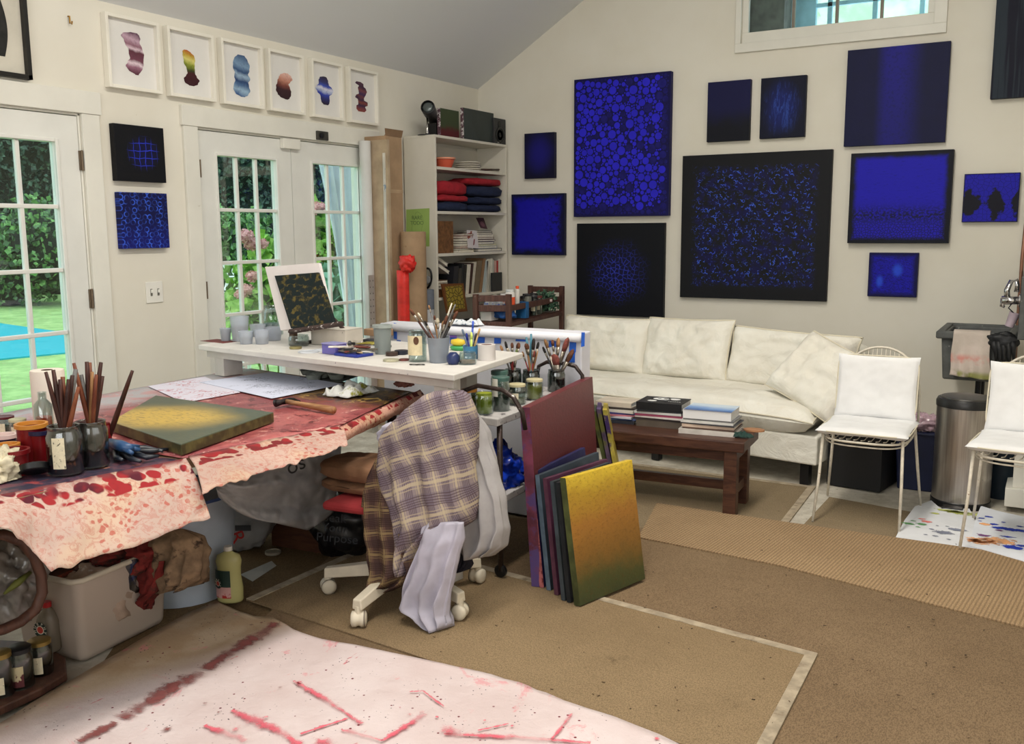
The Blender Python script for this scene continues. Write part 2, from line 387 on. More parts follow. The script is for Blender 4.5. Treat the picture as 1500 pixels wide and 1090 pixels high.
# ------------------------------------------------------------ paintings
NAVY = C(16, 16, 40); BLACK = C(20, 21, 25); BLUE = C(34, 30, 176); DEEP = C(22, 22, 92)
def pmat(name, kind):
    t = NT(name); g = t.coord('Generated'); o = t.coord('Object'); s = t.sep(g)
    u = s[0]; w_ = s[2]
    if kind.startswith('L'): u = s[1]; kind = kind[1:]
    uv = t.comb(u, w_, 0.)
    nz = t.noise(o, 9, 4, .6)
    def edge(lo, hi, jit=.05):     # distance from the border
        jn = t.math('MULTIPLY_ADD', t.noise(o, 14, 4, .7), jit*2, -jit)
        d = t.math('MINIMUM', t.math('MINIMUM', u, t.math('SUBTRACT', 1., u)), t.math('MINIMUM', w_, t.math('SUBTRACT', 1., w_)))
        return t.sm(t.math('ADD', d, jn), lo, hi)
    def rad(cx, cy, sx, sy, lo, hi, jit=.15):
        a = t.math('DIVIDE', t.math('SUBTRACT', u, cx), sx); b = t.math('DIVIDE', t.math('SUBTRACT', w_, cy), sy)
        r = t.math('SQRT', t.math('ADD', t.math('MULTIPLY', a, a), t.math('MULTIPLY', b, b)))
        r = t.math('ADD', r, t.math('MULTIPLY_ADD', t.noise(o, 7, 3), jit*2, -jit)); return t.sm(r, lo, hi, 1, 0)
    def cells(scale, lo, hi, rnd=.9):
        return t.sm(t.vor(uv, scale, 'DISTANCE_TO_EDGE', rnd=rnd, dims='2D'), lo, hi)
    rough = .55
    if kind == 'glow_small':
        c = t.mix(rad(.5, .55, .62, .6, .1, 1.0), C(20, 20, 44), C(30, 28, 118))
    elif kind == 'bright_square':
        e = edge(.02, .16, .09)
        c = t.mix(e, C(18, 20, 48), C(26, 22, 165)); c = t.mix(t.math('MULTIPLY', t.sm(t.noise(o, 40, 3), .5, .62), t.sm(u, .5, .95, .1, .9)), c, C(16, 16, 60))
    elif kind == 'cell_glow':
        ln = t.math('SUBTRACT', 1., cells(22, .0, .16))
        m = rad(.47, .47, .42, .4, .1, 1.0, .25)
        c = t.mix(t.math('MULTIPLY', m, .55), C(17, 19, 25), C(20, 20, 70)); c = t.mix(t.math('MULTIPLY', t.math('MULTIPLY', ln, m), t.sm(t.noise(o, 26, 3), .3, .6)), c, C(52, 66, 190))
    elif kind == 'fragments':
        e = edge(.07, .13, .03)
        d = t.vor(uv, 27, 'F1', rnd=1, dims='2D'); d2 = t.vor(t.map(uv, loc=(.3, .2, 0)), 41, 'F1', rnd=1, dims='2D')
        ring = t.math('MULTIPLY', t.sm(d, .24, .32), t.sm(d, .36, .46, 1, 0)); ring2 = t.math('MULTIPLY', t.sm(d2, .24, .32), t.sm(d2, .38, .48, 1, 0))
        k1 = t.math('MULTIPLY', ring, t.sm(t.noise(uv, 30, 2), .55, .63)); k2 = t.math('MULTIPLY', ring2, t.sm(t.noise(t.map(uv, loc=(3, 1, 0)), 36, 2), .54, .62))
        k = t.math('MULTIPLY', t.math('MULTIPLY', t.math('MAXIMUM', k1, k2), e), t.sm(t.noise(uv, 9, 3, .6), .40, .56, .25, 1))
        haze = t.math('MULTIPLY', t.math('MULTIPLY', e, t.sm(t.noise(uv, 16, 4, .6), .44, .62)), .65)
        c = t.mix(haze, C(23, 24, 28), C(20, 20, 82)); c = t.mix(k, c, t.mix(t.noise(uv, 11), C(36, 50, 190), C(84, 130, 255)))
    elif kind == 'dark_low':
        c = t.mix(t.sm(t.math('ADD', w_, t.math('MULTIPLY', nz, .3)), .35, .75), C(18, 20, 30), C(23, 24, 66))
    elif kind == 'scratch':
        m = rad(.48, .5, .5, .55, .2, 1.0); q = t.noise(t.map(o, (3, 3, .6)), 12, 4, .7, dist=1.5)
        c = t.mix(m, C(17, 20, 40), C(24, 34, 100)); c = t.mix(t.math('MULTIPLY', m, t.math('MULTIPLY', t.sm(q, .52, .6), t.sm(q, .6, .68, 1, 0))), c, C(44, 70, 150))
    elif kind == 'band':
        m = t.math('MULTIPLY', t.sm(u, .28, .42), t.sm(u, .52, .8, 1, 0)); m = t.math('MULTIPLY', m, t.sm(w_, .0, .9, .75, 1))
        c = t.mix(m, t.mix(nz, C(20, 23, 52), C(21, 24, 66)), C(32, 30, 128)); c = t.mix(t.math('MULTIPLY', t.sm(t.noise(o, 60, 3), .5, .7), .4), c, C(18, 22, 58))
    elif kind == 'cells_low':
        e = edge(.03, .09, .025); low = t.sm(w_, .12, .55, 1, 0)
        ce = t.math('SUBTRACT', 1., cells(34, .03, .16)); st = t.sm(t.noise(t.map(uv, (8, 34, 1)), 1.6, 4, .7), .55, .68)
        dk = t.math('MAXIMUM', t.math('MULTIPLY', ce, low), t.math('MULTIPLY', st, t.math('MULTIPLY_ADD', low, .5, .4)))
        band = t.math('MULTIPLY', t.math('MULTIPLY', t.sm(w_, .16, .3), t.sm(w_, .3, .48, 1, 0)), t.sm(t.noise(uv, 40, 2), .42, .55))
        dk = t.math('MAXIMUM', dk, band)
        c = t.mix(dk, C(32, 27, 176), C(20, 21, 66)); c = t.mix(e, C(19, 21, 32), c)
    elif kind == 'blob':
        ce = t.math('SUBTRACT', 1., cells(11, .0, .07)); wv = t.math('ABSOLUTE', t.math('SUBTRACT', t.math('MODULO', t.math('MULTIPLY', t.math('ADD', u, .1), 2.2), 1.), .5))
        hh = t.math('ADD', t.math('MULTIPLY', t.math('SUBTRACT', .5, wv), .62), -.02); dz = t.math('ABSOLUTE', t.math('SUBTRACT', w_, .38))
        m = t.sm(t.math('SUBTRACT', t.math('ADD', hh, t.math('MULTIPLY_ADD', t.noise(o, 11, 4, .65), .7, -.33)), dz), -.03, .03)
        c = t.mix(t.math('MULTIPLY', ce, .8), C(30, 27, 168), C(16, 16, 58)); c = t.mix(m, c, C(20, 20, 32)); c = t.mix(edge(.0, .035, .01), C(17, 18, 46), c)
    elif kind == 'ripples':
        q = t.noise(t.map(uv, (5, 22, 1)), 2.2, 4, .6, dist=.8); e = edge(.02, .16, .05)
        c = t.mix(e, C(16, 15, 70), C(26, 24, 178)); c = t.mix(t.math('MULTIPLY', t.sm(q, .44, .5), t.sm(q, .5, .56, 1, 0)), c, C(14, 14, 66))
        c = t.mix(t.math('MULTIPLY', t.math('MAXIMUM', rad(.24, .35, .1, .18, .2, 1, .2), rad(.6, .6, .14, .2, .2, 1, .2)), .75), c, C(44, 84, 225))
    elif kind == 'stripes':
        q = t.noise(t.map(o, (16, 16, .6)), 1.6, 3, .6); c = t.mix(t.sm(q, .44, .56), C(18, 19, 36), C(38, 48, 58))
    elif kind == 'grid_glow':
        wp = t.vadd(uv, t.vscale(t.noise(uv, 4, 2, out=1), .09)); b_ = t.sep(wp)
        ga = t.math('ABSOLUTE', t.math('SUBTRACT', t.math('FRACT', t.math('MULTIPLY', b_[0], 8.5)), .5)); gb = t.math('ABSOLUTE', t.math('SUBTRACT', t.math('FRACT', t.math('MULTIPLY', b_[1], 7.5)), .5))
        ln = t.math('MAXIMUM', t.sm(ga, .07, .0), t.sm(gb, .08, .0)); m = rad(.56, .5, .36, .34, .45, 1.0, .15)
        c = t.mix(t.math('MULTIPLY', m, .3), C(17, 18, 23), C(22, 22, 90)); c = t.mix(t.math('MULTIPLY', ln, m), c, C(46, 64, 215))
    elif kind == 'circle_glow':
        d = t.vor(t.map(uv, (1, 1.05, 1)), 8.5, 'F1', rnd=.55, dims='2D'); ring = t.math('MULTIPLY', t.sm(d, .26, .36), t.sm(d, .4, .52, 1, 0))
        col_ = t.sm(t.math('SINE', t.math('MULTIPLY', u, 25.)), -.4, .8, .25, 1)
        c = t.mix(t.sm(w_, 0, .6, .9, .3), C(16, 18, 36), C(24, 28, 110)); c = t.mix(t.math('MULTIPLY', ring, t.math('MULTIPLY', col_, t.sm(t.noise(uv, 9, 2), .3, .6))), c, C(60, 100, 225))
    elif kind == 'yellow_glow':   # canvas flat on the table and yellow one in the stack
        pass
    t.bump(t.noise(o, 120, 4, .7), .25, .002)
    return t.done(c, rough, 0, .18)
M_CEDGE = plain('canvas edge dark', (18, 20, 38), .7, var=.2, vs=20)
def wall_canvas(x0, y0, x1, y1, kind, label, depth=.04, gap=.004, group=None, xb=None, yb=None):
    """top-left and bottom-right pixels of a canvas hung on the back wall"""
    a = Py(x0, y0, YB-depth-gap); b = Py(x1, y1, YB-depth-gap)
    r = thing('canvas_painting', label, 'painting', ((a.x+b.x)/2, YB-gap, b.z), group)
    bd = build('canvas', MB().bb((a.x, YB-depth-gap, b.z), (b.x, YB-.001, a.z)), pmat('painting '+kind, kind), r, bevel=.0025)
    return r, a, b
# the tall bubble painting: the bubbles are packed discs of paint
r, a, b = wall_canvas(841, 117, 979, 316, 'band', 'tall canvas packed with bright blue bubbles, hung above the square black one', .05)
ch = r.children[0]
t = NT('bubble ground'); o = t.coord(); t.bump(t.noise(o, 90, 3), .2, .002); ch.data.materials[0] = t.done(t.mix(t.noise(o, 8), C(18, 17, 62), C(20, 18, 84)), .6, 0, .2)
def pack(W_, H_, n, rmin, rmax, seed, tries=9000, pad=.0012):
    R = random.Random(seed); out = []
    for k in range(tries):
        rr = rmin+(rmax-rmin)*(1-min(1, k/(tries*.75)))**1.15
        rr *= R.uniform(.75, 1.0)
        if k < tries*.3 and R.random() > .12: continue
        x = R.uniform(rr+.012, W_-rr-.012); z = R.uniform(rr+.012, H_-rr-.012)
        if all((x-p)**2+(z-q)**2 > (rr+s_+pad)**2 for p, q, s_ in out): out.append((x, z, rr))
    return out
W_, H_ = b.x-a.x, a.z-b.z
mb = MB()
for x, z, rr in pack(W_, H_, 0, .0075, .036, 4, 30000, .0004):
    dk = (x > W_*.93 or z < H_*.07 or z > H_*.965 or x < .03)
    mb.mi = 1 if (dk or random.random() < .12) else 0
    k = 14 if rr > .012 else 8; yy = a.y-.0014
    mb.add([(a.x+x+rr*math.cos(2*PI*i/k), yy, b.z+z+rr*math.sin(2*PI*i/k)) for i in range(k)], [list(range(k))])
o_ = build('bubble_pattern', mb, [plain('bubble blue', (42, 38, 206), .55, var=.1, vs=5, spec=.2), plain('bubble deep blue', (26, 24, 108), .6, var=.25, vs=12, spec=.2)], r)
wall_canvas(845, 327.5, 971, 466, 'cell_glow', 'square black canvas with a faint net of blue cells glowing at its centre')
wall_canvas(1000, 228.5, 1210, 442, 'fragments', 'largest black canvas, scattered with small bright blue ring fragments, above the sofa')
wall_canvas(768, 196, 812, 260.5, 'glow_small', 'small upright dark blue canvas nearest the bookcase, above a bright blue square')
wall_canvas(749, 285, 826.5, 374, 'bright_square', 'bright blue square canvas with ragged dark rim, above the wooden trolley')
wall_canvas(1037, 121, 1097, 205, 'dark_low', 'small upright navy canvas fading to black at the bottom, left of a scratched pair')
wall_canvas(1115, 115, 1178, 200, 'scratch', 'small upright canvas of scratched mid blue haze under the gable window')
wall_canvas(1242, 74, 1384, 208, 'band', 'large navy canvas with a soft blue vertical band, topmost on the right')
wall_canvas(1247, 225, 1389, 356.5, 'cells_low', 'large bright blue canvas with dark border and fine cells along its lower half', .055)
wall_canvas(1413, 255, 1490, 325, 'blob', 'small blue cell canvas crossed by a dark jagged cloud, over the sink')
wall_canvas(1273.5, 370, 1342, 436, 'ripples', 'small vivid blue canvas with horizontal ripples, lowest on the right')
wall_canvas(1464, -60, 1560, 138, 'stripes', 'dark canvas with vertical grey green streaks cut by the right frame edge', .05)

def left_canvas(x0, y0, x1, y1, kind, label, depth=.035):
    a = Px(x0, y0, XL+depth+.004); b = Px(x1, y1, XL+depth+.004)
    r = thing('canvas_painting', label, 'painting', (XL+.004, (a.y+b.y)/2, b.z))
    build('canvas', MB().bb((XL+.001, a.y, b.z), (XL+depth+.004, b.y, a.z)), pmat('painting '+kind, kind), r, bevel=.0025); return r
left_canvas(166, 180, 244, 268, 'Lgrid_glow', 'black square canvas with a glowing blue grid, upper of two between the doors')
left_canvas(174, 281, 249, 363, 'Lcircle_glow', 'dark blue square canvas of glowing rings, lower of two between the doors')

# framed watercolours on the left wall
M_FR = plain('white frame', (236, 232, 220), .45, var=.03, vs=4); M_PAPER = plain('watercolour paper', (226, 224, 220), .9, var=.02, vs=5, bump=.2, bs=150)
def bands(name, stops, warp=.14, gloss=.5):
    t = NT(name); g = t.sep(t.coord('Generated')); o = t.coord()
    f = t.math('ADD', g[2], t.math('MULTIPLY_ADD', t.noise(o, 14, 3), warp*2, -warp)); f = t.math('ADD', f, t.math('MULTIPLY_ADD', g[1], .12, -.06))
    c = t.ramp(f, [(p, C(q)) for p, q in stops]); c = t.mix(t.math('MULTIPLY', t.sm(t.noise(o, 60, 4, .7), .5, .7), .35), c, C(60, 40, 50))
    return t.done(c, gloss, 0, .3)
WC = [
 ('purple and white banded', [(0, (86, 44, 56)), (.16, (150, 104, 124)), (.26, (225, 205, 214)), (.36, (110, 62, 78)), (.55, (92, 48, 60)), (.62, (214, 190, 200)), (.72, (140, 96, 112)), (.84, (190, 160, 176)), (1, (84, 46, 70))],
  [(.0, .55, .62), (.08, .42, .66), (.18, .36, .72), (.28, .40, .74), (.38, .46, .74), (.5, .44, .76), (.6, .44, .74), (.68, .38, .72), (.78, .36, .68), (.88, .30, .70), (.95, .34, .68), (1, .5, .64)], (.2, .84)),
 ('red, green and maroon', [(0, (56, 20, 28)), (.34, (66, 24, 30)), (.42, (50, 60, 26)), (.58, (140, 150, 50)), (.72, (214, 206, 120)), (.86, (190, 160, 60)), (1, (176, 50, 40))],
  [(.0, .46, .58), (.07, .36, .68), (.18, .34, .72), (.28, .40, .66), (.36, .44, .62), (.48, .42, .62), (.62, .36, .62), (.74, .36, .64), (.86, .34, .62), (.95, .34, .54), (1, .38, .46)], (.17, .74)),
 ('pale indigo puffed', [(0, (60, 90, 140)), (.12, (150, 180, 205)), (.25, (80, 110, 150)), (.36, (40, 66, 112)), (.5, (150, 176, 200)), (.6, (50, 78, 120)), (.78, (120, 150, 180)), (1, (60, 84, 124))],
  [(.0, .48, .58), (.06, .34, .68), (.16, .28, .74), (.26, .30, .72), (.36, .34, .70), (.46, .32, .76), (.56, .34, .70), (.66, .30, .74), (.78, .30, .76), (.9, .34, .70), (1, .44, .62)], (.12, .84)),
 ('peach over charcoal', [(0, (44, 22, 30)), (.35, (56, 28, 34)), (.52, (120, 66, 56)), (.7, (190, 130, 110)), (1, (222, 180, 166))],
  [(.0, .50, .58), (.06, .34, .64), (.16, .26, .68), (.3, .22, .70), (.46, .22, .66), (.58, .26, .62), (.68, .28, .68), (.8, .32, .76), (.9, .36, .72), (1, .48, .62)], (.2, .68)),
 ('blue and white winged', [(0, (40, 28, 50)), (.2, (44, 48, 110)), (.36, (52, 68, 170)), (.48, (180, 190, 220)), (.56, (214, 214, 230)), (.66, (58, 80, 180)), (.8, (50, 54, 110)), (1, (50, 38, 50))],
  [(.0, .40, .58), (.08, .34, .62), (.2, .32, .64), (.32, .30, .62), (.42, .20, .72), (.54, .14, .78), (.64, .18, .72), (.72, .26, .62), (.84, .26, .60), (.96, .30, .56), (1, .42, .52)], (.22, .76)),
 ('violet and rust knotted', [(0, (140, 70, 60)), (.1, (110, 60, 70)), (.2, (52, 36, 66)), (.3, (130, 66, 56)), (.4, (56, 38, 66)), (.5, (110, 62, 66)), (.6, (60, 42, 84)), (.74, (120, 66, 70)), (.85, (60, 36, 60)), (1, (90, 56, 70))],
  [(.0, .34, .60), (.08, .28, .66), (.18, .28, .62), (.24, .36, .72), (.34, .36, .72), (.4, .34, .58), (.46, .24, .58), (.54, .28, .62), (.6, .38, .66), (.7, .38, .70), (.8, .36, .66), (.86, .40, .58), (.94, .26, .58), (1, .3, .48)], (.2, .8)),
]
fr_px = [(3.40, 3.745), (3.80, 4.138), (4.195, 4.535), (4.585, 4.91), (4.985, 5.305), (5.37, 5.70)]
for i, ((nm, stops, rows, (v0, v1)), (ya, yb)) in enumerate(zip(WC, fr_px)):
    z0, z1 = 2.212, 2.594
    where = ['first from left', 'second from left', 'third from left', 'fourth from left', 'fifth from left', 'nearest the corner'][i]
    r = thing('framed_watercolour', 'white framed watercolour, %s shape, %s in row' % (nm, where), 'picture', (XL, (ya+yb)/2, z0), 'row of framed watercolours above the doors')
    d = .042; fw_ = .018; mb = MB()
    mb.bb((XL+.001, ya, z0), (XL+d, ya+fw_, z1)); mb.bb((XL+.001, yb-fw_, z0), (XL+d, yb, z1)); mb.bb((XL+.001, ya+fw_, z0), (XL+d, yb-fw_, z0+fw_)); mb.bb((XL+.001, ya+fw_, z1-fw_), (XL+d, yb-fw_, z1))
    build('frame', mb, M_FR, r, bevel=.0015)
    build('paper', MB().bb((XL+.001, ya+fw_, z0+fw_), (XL+.014, yb-fw_, z1-fw_)), M_PAPER, r)
    W2 = yb-ya-2*fw_; H2 = z1-z0-2*fw_; L_ = []; R_ = []
    n = 60
    for k in range(n+1):
        f = k/n; j = max(q for q in range(len(rows)) if rows[q][0] <= f+1e-9); j = min(j, len(rows)-2)
        g = (f-rows[j][0])/(rows[j+1][0]-rows[j][0]); g = g*g*(3-2*g)
        le = rows[j][1]*(1-g)+rows[j+1][1]*g+.012*mnoise.noise((f*14, i*3.1, 0)); ri = rows[j][2]*(1-g)+rows[j+1][2]*g+.012*mnoise.noise((f*14, i*3.1, 9))
        L_.append((le, f)); R_.append((ri, f))
    vs = []; X_ = XL+.0155
    for (le, f), (ri, _) in zip(L_, R_):
        z = z0+fw_+H2*(v0+(v1-v0)*f); vs += [(X_, ya+fw_+W2*le, z), (X_, ya+fw_+W2*ri, z)]
    build('painted_shape', MB().add(vs, [(2*k, 2*k+1, 2*k+3, 2*k+2) for k in range(n)]), bands('wash '+nm, stops), r)
# big black framed picture cut by the left edge
r = thing('framed_picture', 'black framed drawing of a dark rounded form, cut by the left edge', 'picture', (XL, 2.7, 2.19))
mb = MB(); y0, y1, z0, z1 = 2.35, 2.965, 2.19, 2.60
z1 = 2.62
mb.bb((XL+.001, y0, z0), (XL+.04, y0+.022, z1)); mb.bb((XL+.001, y1-.022, z0), (XL+.04, y1, z1)); mb.bb((XL+.001, y0, z0), (XL+.04, y1, z0+.022)); mb.bb((XL+.001, y0, z1-.022), (XL+.04, y1, z1))
build('frame', mb, plain('black frame', (24, 22, 20), .4, var=.2), r, bevel=.0015)
build('paper', MB().bb((XL+.001, y0+.02, z0+.02), (XL+.012, y1-.02, z1-.02)), plain('cream paper', (205, 200, 186), .9, var=.05), r)
pts = []
for k in range(25):
    f = k/24; pts.append((XL+.0135, 2.835+.035*math.sin(f*PI*.9+.35), z0+.095+f*.30))
pts += [(XL+.0135, 2.45, z0+.395), (XL+.0135, 2.45, z0+.095)]
build('drawn_shape', MB().add(pts, [list(range(len(pts)))]), plain('charcoal wash', (40, 40, 38), .9, var=.3, vs=12), r)
# ------------------------------------------------------------ outside
t = NT('lawn'); v = t.coord(); gc = t.mix(t.sm(t.noise(v, 3, 6, .75), .35, .65), C(124, 158, 88), C(160, 192, 118))
gc = t.mix(t.sm(t.noise(t.map(v, (1, 2.4, 1)), 7, 5, .8), .60, .68), gc, C(176, 150, 112)); M_LAWN = t.done(gc, .9)
o = tag(build('lawn', MB().bb((-60, -20, -.25), (-4.75, 60, -.15)), M_LAWN), 'green lawn with fallen leaves outside the glass doors', 'lawn', kind='stuff')
struct(build('trim_5', MB().bb((-4.75, YF, -.25), (-4.62, YB+.2, -.005)), plain('sill stone', (150, 148, 140), .8)))
pc = [Pz(-150, 452, -.13), Pz(96, 487, -.13), Pz(175, 500, -.13), Pz(100, 516, -.13), Pz(-150, 540, -.13)]
t = NT('pool cover'); v = t.coord(); q = t.noise(t.map(v, (1, 3, 1)), 5, 5, .8)
M_POOL = t.done(t.mix(t.sm(q, .66, .72), C(20, 160, 172), C(150, 200, 190)), .6)
tag(build('pool_cover', MB().prism([(p.x, p.y, -.1495) for p in pc], (0, 0, .02)), M_POOL), 'turquoise swimming pool cover lying in the lawn beyond the left door', 'pool cover')

def leafmat(name, c1, c2, c3):
    t = NT(name); v = t.coord(); n = t.noise(v, 2.5, 3); m = t.noise(v, 14, 2)
    c = t.mix(t.sm(n, .35, .65), C(c1), C(c2)); c = t.mix(t.sm(m, .5, .68), c, C(c3)); return t.done(c, .55, 0, .4)
def leaves(mb, pts, size, R, up=.3):
    for p in pts:
        a = Vector((R.gauss(0, 1), R.gauss(0, 1), R.gauss(0, 1)+up)).normalized(); b = a.orthogonal().normalized(); b.rotate(Matrix.Rotation(R.uniform(0, 6.3), 3, a)); c = a.cross(b)
        l = size*R.uniform(.6, 1.2); w_ = l*.42
        mb.add([p, p+b*l*.5+c*w_+a*l*.08, p+b*l, p+b*l*.5-c*w_+a*l*.08], [(0, 1, 2, 3)])
def hedge(name, label, x0, y0, x1, y1, depth, h, n, size, mats, seed, zb=-.15, cat='hedge', lump=1.):
    R = random.Random(seed); r = thing(name, label, cat, ((x0+x1)/2, (y0+y1)/2, zb))
    d = Vector((x1-x0, y1-y0, 0)); L = d.length; d.normalize(); nrm = Vector((-d.y, d.x, 0))
    if nrm.x < 0: nrm = -nrm
    def f(u, v_):
        base = Vector((x0, y0, zb))+d*(u*L)+Vector((0, 0, v_*h))
        k = mnoise.noise(base*.35*1/lump)*.6+mnoise.noise(base*1.1/lump)*.3
        return base+nrm*(k*depth)*(1.0)
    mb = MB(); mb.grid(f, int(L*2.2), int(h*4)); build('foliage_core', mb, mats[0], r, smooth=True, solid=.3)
    mb = MB(); pts = []
    for _ in range(n):
        u, v_ = R.random(), R.random(); p = f(u, v_)+nrm*(abs(R.gauss(0, .22))*size*4); pts.append(p); 
    mb.mi = 0; pts = [p for p in pts if p.z > zb+size*.7]; half = len(pts)//2; leaves(mb, pts[:half], size, R); mb.mi = 1; leaves(mb, pts[half:], size*.85, R)
    build('leaves', mb, [mats[1], mats[2]], r); return r
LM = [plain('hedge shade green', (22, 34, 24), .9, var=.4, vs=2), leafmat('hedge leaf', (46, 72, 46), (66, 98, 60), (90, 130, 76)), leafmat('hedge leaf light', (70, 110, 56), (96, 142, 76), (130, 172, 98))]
LD = [LM[0], leafmat('far hedge leaf', (38, 56, 50), (50, 74, 62), (78, 104, 86)), leafmat('far hedge leaf b', (54, 78, 66), (70, 98, 78), (108, 134, 110))]
a_ = Pz(-120, 437, -.15); 
hedge('hedge', 'tall dense dark hedge at the far end of the lawn', -27.5, 10, -13.8, 26, 1.2, 8.8, 62000, .19, LD, 3)
def bush(name, label, c, rx, ry, rz, n, size, mats, seed, stems=0, cat='shrub', floor=-.15):
    R = random.Random(seed); r = thing(name, label, cat, (c[0], c[1], floor))
    mb = MB()
    def f(u, v_):
        th = u*2*PI; ph = v_*PI; p = Vector((math.sin(ph)*math.cos(th)*rx*.72, math.sin(ph)*math.sin(th)*ry*.72, -math.cos(ph)*rz*.72))
        q = Vector(c)+p*(1+.25*mnoise.noise(p*2.2+Vector((seed, 0, 0)))); q.z = max(q.z, floor+.005); return q
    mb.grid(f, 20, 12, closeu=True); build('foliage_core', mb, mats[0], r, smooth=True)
    pts = []
    for _ in range(n):
        d = Vector((R.gauss(0, 1), R.gauss(0, 1), R.gauss(0, 1))).normalized(); k = R.uniform(.68, 1.05)*(1+.22*mnoise.noise(d*2.2+Vector((seed, 0, 0))))
        p = Vector(c)+Vector((d.x*rx, d.y*ry, d.z*rz))*k
        if p.z > floor+size*.8: pts.append(p)
    mb = MB(); h = len(pts)//2; leaves(mb, pts[:h], size, R); mb.mi = 1; leaves(mb, pts[h:], size, R)
    build('leaves', mb, [mats[1], mats[2]], r)
    if stems:
        mb = MB()
        for _ in range(stems):
            a = R.uniform(0, 6.3); q = R.random()*.3
            mb.tube([(c[0]+math.cos(a)*rx*q, c[1]+math.sin(a)*ry*q, floor), (c[0]+math.cos(a)*rx*(q+.3), c[1]+math.sin(a)*ry*(q+.3), c[2]), (c[0]+math.cos(a)*rx*(q+.5), c[1]+math.sin(a)*ry*(q+.5), c[2]+rz*.7)], .008, 5)
        build('stems', mb, plain('shrub stem', (120, 132, 70), .8), r)
    return r
# shrubs at the hedge foot seen through the doors
for i, q5 in enumerate([(8, 402, -20.3, 1.15), (80, 356, -19.2, 1.25), None, (331, 372, -13.2, 1.0), (384, 366, -12.2, .8)]):
    if q5 is None: continue
    px_, py_, X_, s_ = q5; c = Px(px_, py_, X_)
    bush('leafy_shrub', ['pale leafed shrub low at the hedge foot, seen at the left edge', 'pale leafed shrub at the hedge foot right of the left door muntin', 'big bright leafed shrub rising against the hedge', 'rounded green shrub behind the white iron chair', 'rounded green shrub behind the hydrangea blooms'][i],
         c, s_, s_, s_*.8, 1700, .15, LM, 20+i)
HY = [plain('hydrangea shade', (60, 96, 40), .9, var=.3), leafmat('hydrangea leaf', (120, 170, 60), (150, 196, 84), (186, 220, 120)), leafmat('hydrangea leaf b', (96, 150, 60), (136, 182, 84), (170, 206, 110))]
M_PET = leafmat('hydrangea petal', (206, 150, 150), (224, 172, 164), (190, 128, 132))
def bloom(px_, py_, X_, r_, seed):
    c = Px(px_, py_, X_); R = random.Random(seed); mb = MB()
    mb.grid(lambda u, v_: c+Vector((math.sin(v_*PI)*math.cos(u*2*PI)*r_*.8, math.sin(v_*PI)*math.sin(u*2*PI)*r_*.8, -math.cos(v_*PI)*r_*.62)), 12, 8, closeu=True)
    pts = []
    for _ in range(220):
        d = Vector((R.gauss(0, 1), R.gauss(0, 1), R.gauss(0, 1))).normalized(); pts.append(c+Vector((d.x*r_*.85, d.y*r_*.85, d.z*r_*.68)))
    leaves(mb, pts, r_*.32, R); return mb
h1 = bush('hydrangea_bush', 'lime green hydrangea bush with faded pink blooms outside the left leaf of the double doors', Px(398, 440, -6.1), .30, .42, .50, 700, .15, HY, 5, 8, 'bush')
for i, (a, b, s_) in enumerate([(360, 346, .075), (368, 357, .07), (383, 357, .06), (370, 405, .06), (360, 425, .065), (352, 432, .05)]):
    build('bloom', bloom(a, b, -5.9, s_, 50+i), M_PET, h1)
h2 = bush('hydrangea_bush', 'tall hydrangea with pink heads and bare stems outside the right leaf of the double doors', Px(476, 350, -6.0), .30, .40, .36, 520, .13, HY, 6, 30, 'bush')
for i, (a, b, s_) in enumerate([(466, 304, .07), (478, 305, .06), (488, 318, .05), (490, 335, .045), (458, 310, .05)]):
    build('bloom', bloom(a, b, -5.9, s_, 70+i), M_PET, h2)
bush('grassy_plant', 'tangle of thin green stems and small leaves under the tall hydrangea', Px(472, 415, -5.9), .26, .36, .42, 900, .07, HY, 8, 50, 'plant')
mb = MB(); R = random.Random(4)
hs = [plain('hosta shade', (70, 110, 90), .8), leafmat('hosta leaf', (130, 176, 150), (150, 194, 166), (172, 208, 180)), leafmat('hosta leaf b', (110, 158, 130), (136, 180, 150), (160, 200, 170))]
bush('hosta_plant', 'blue green broad leafed hosta low outside the right door leaf', Px(490, 445, -5.6), .22, .25, .34, 120, .2, hs, 9, 0, 'plant')
# white iron garden chair
cx = Px(333, 405, -7.2); r = thing('garden_chair', 'white wrought iron garden chair on the lawn, seen through the left door leaf', 'garden chair', (cx.x, cx.y, -.15))
M_IRON = plain('white iron', (232, 234, 230), .4, var=.03)
zt = Px(333, 387, -7.2).z; zb_ = Px(333, 424, -7.2).z; W2 = .25
def at_(u, z): return Vector((cx.x, cx.y+u, z))
mb = MB(); hh = zt-zb_
mb.tube([at_(-W2, -.15), at_(-W2, zb_), at_(-W2, zt-.05), at_(-W2+.05, zt), at_(W2-.05, zt), at_(W2, zt-.05), at_(W2, zb_), at_(W2, -.15)], .012, 6)
mb.tube([at_(-W2, zb_), at_(W2, zb_)], .01, 6); mb.tube([at_(0, zb_), at_(0, zt)], .008, 6); mb.tube([at_(-W2, (zt+zb_)/2), at_(W2, (zt+zb_)/2)], .008, 6)
build('back_frame', mb, M_IRON, r)
mb = MB()
for sx in (-1, 1):
    for sz in (-1, 1):
        path = []
        for k in range(26):
            a = k/25*2.4*PI; rr = .085*(1-k/34)
            path.append(at_(sx*(.105+rr*math.cos(a+PI)), (zt+zb_)/2+sz*(hh*.24+rr*math.sin(a))))
        mb.tube(path, .008, 5)
build('scrollwork', mb, M_IRON, r)
mb = MB(); mb.box((cx.x+.24, cx.y, zb_-.03), (.46, .5, .02)); build('seat', mb, M_IRON, r, bevel=.005)
for s_ in (-1, 1): build('leg', MB().tube([(cx.x+.45, cx.y+s_*.22, zb_-.04), (cx.x+.47, cx.y+s_*.23, -.15)], .012, 6), M_IRON, r)
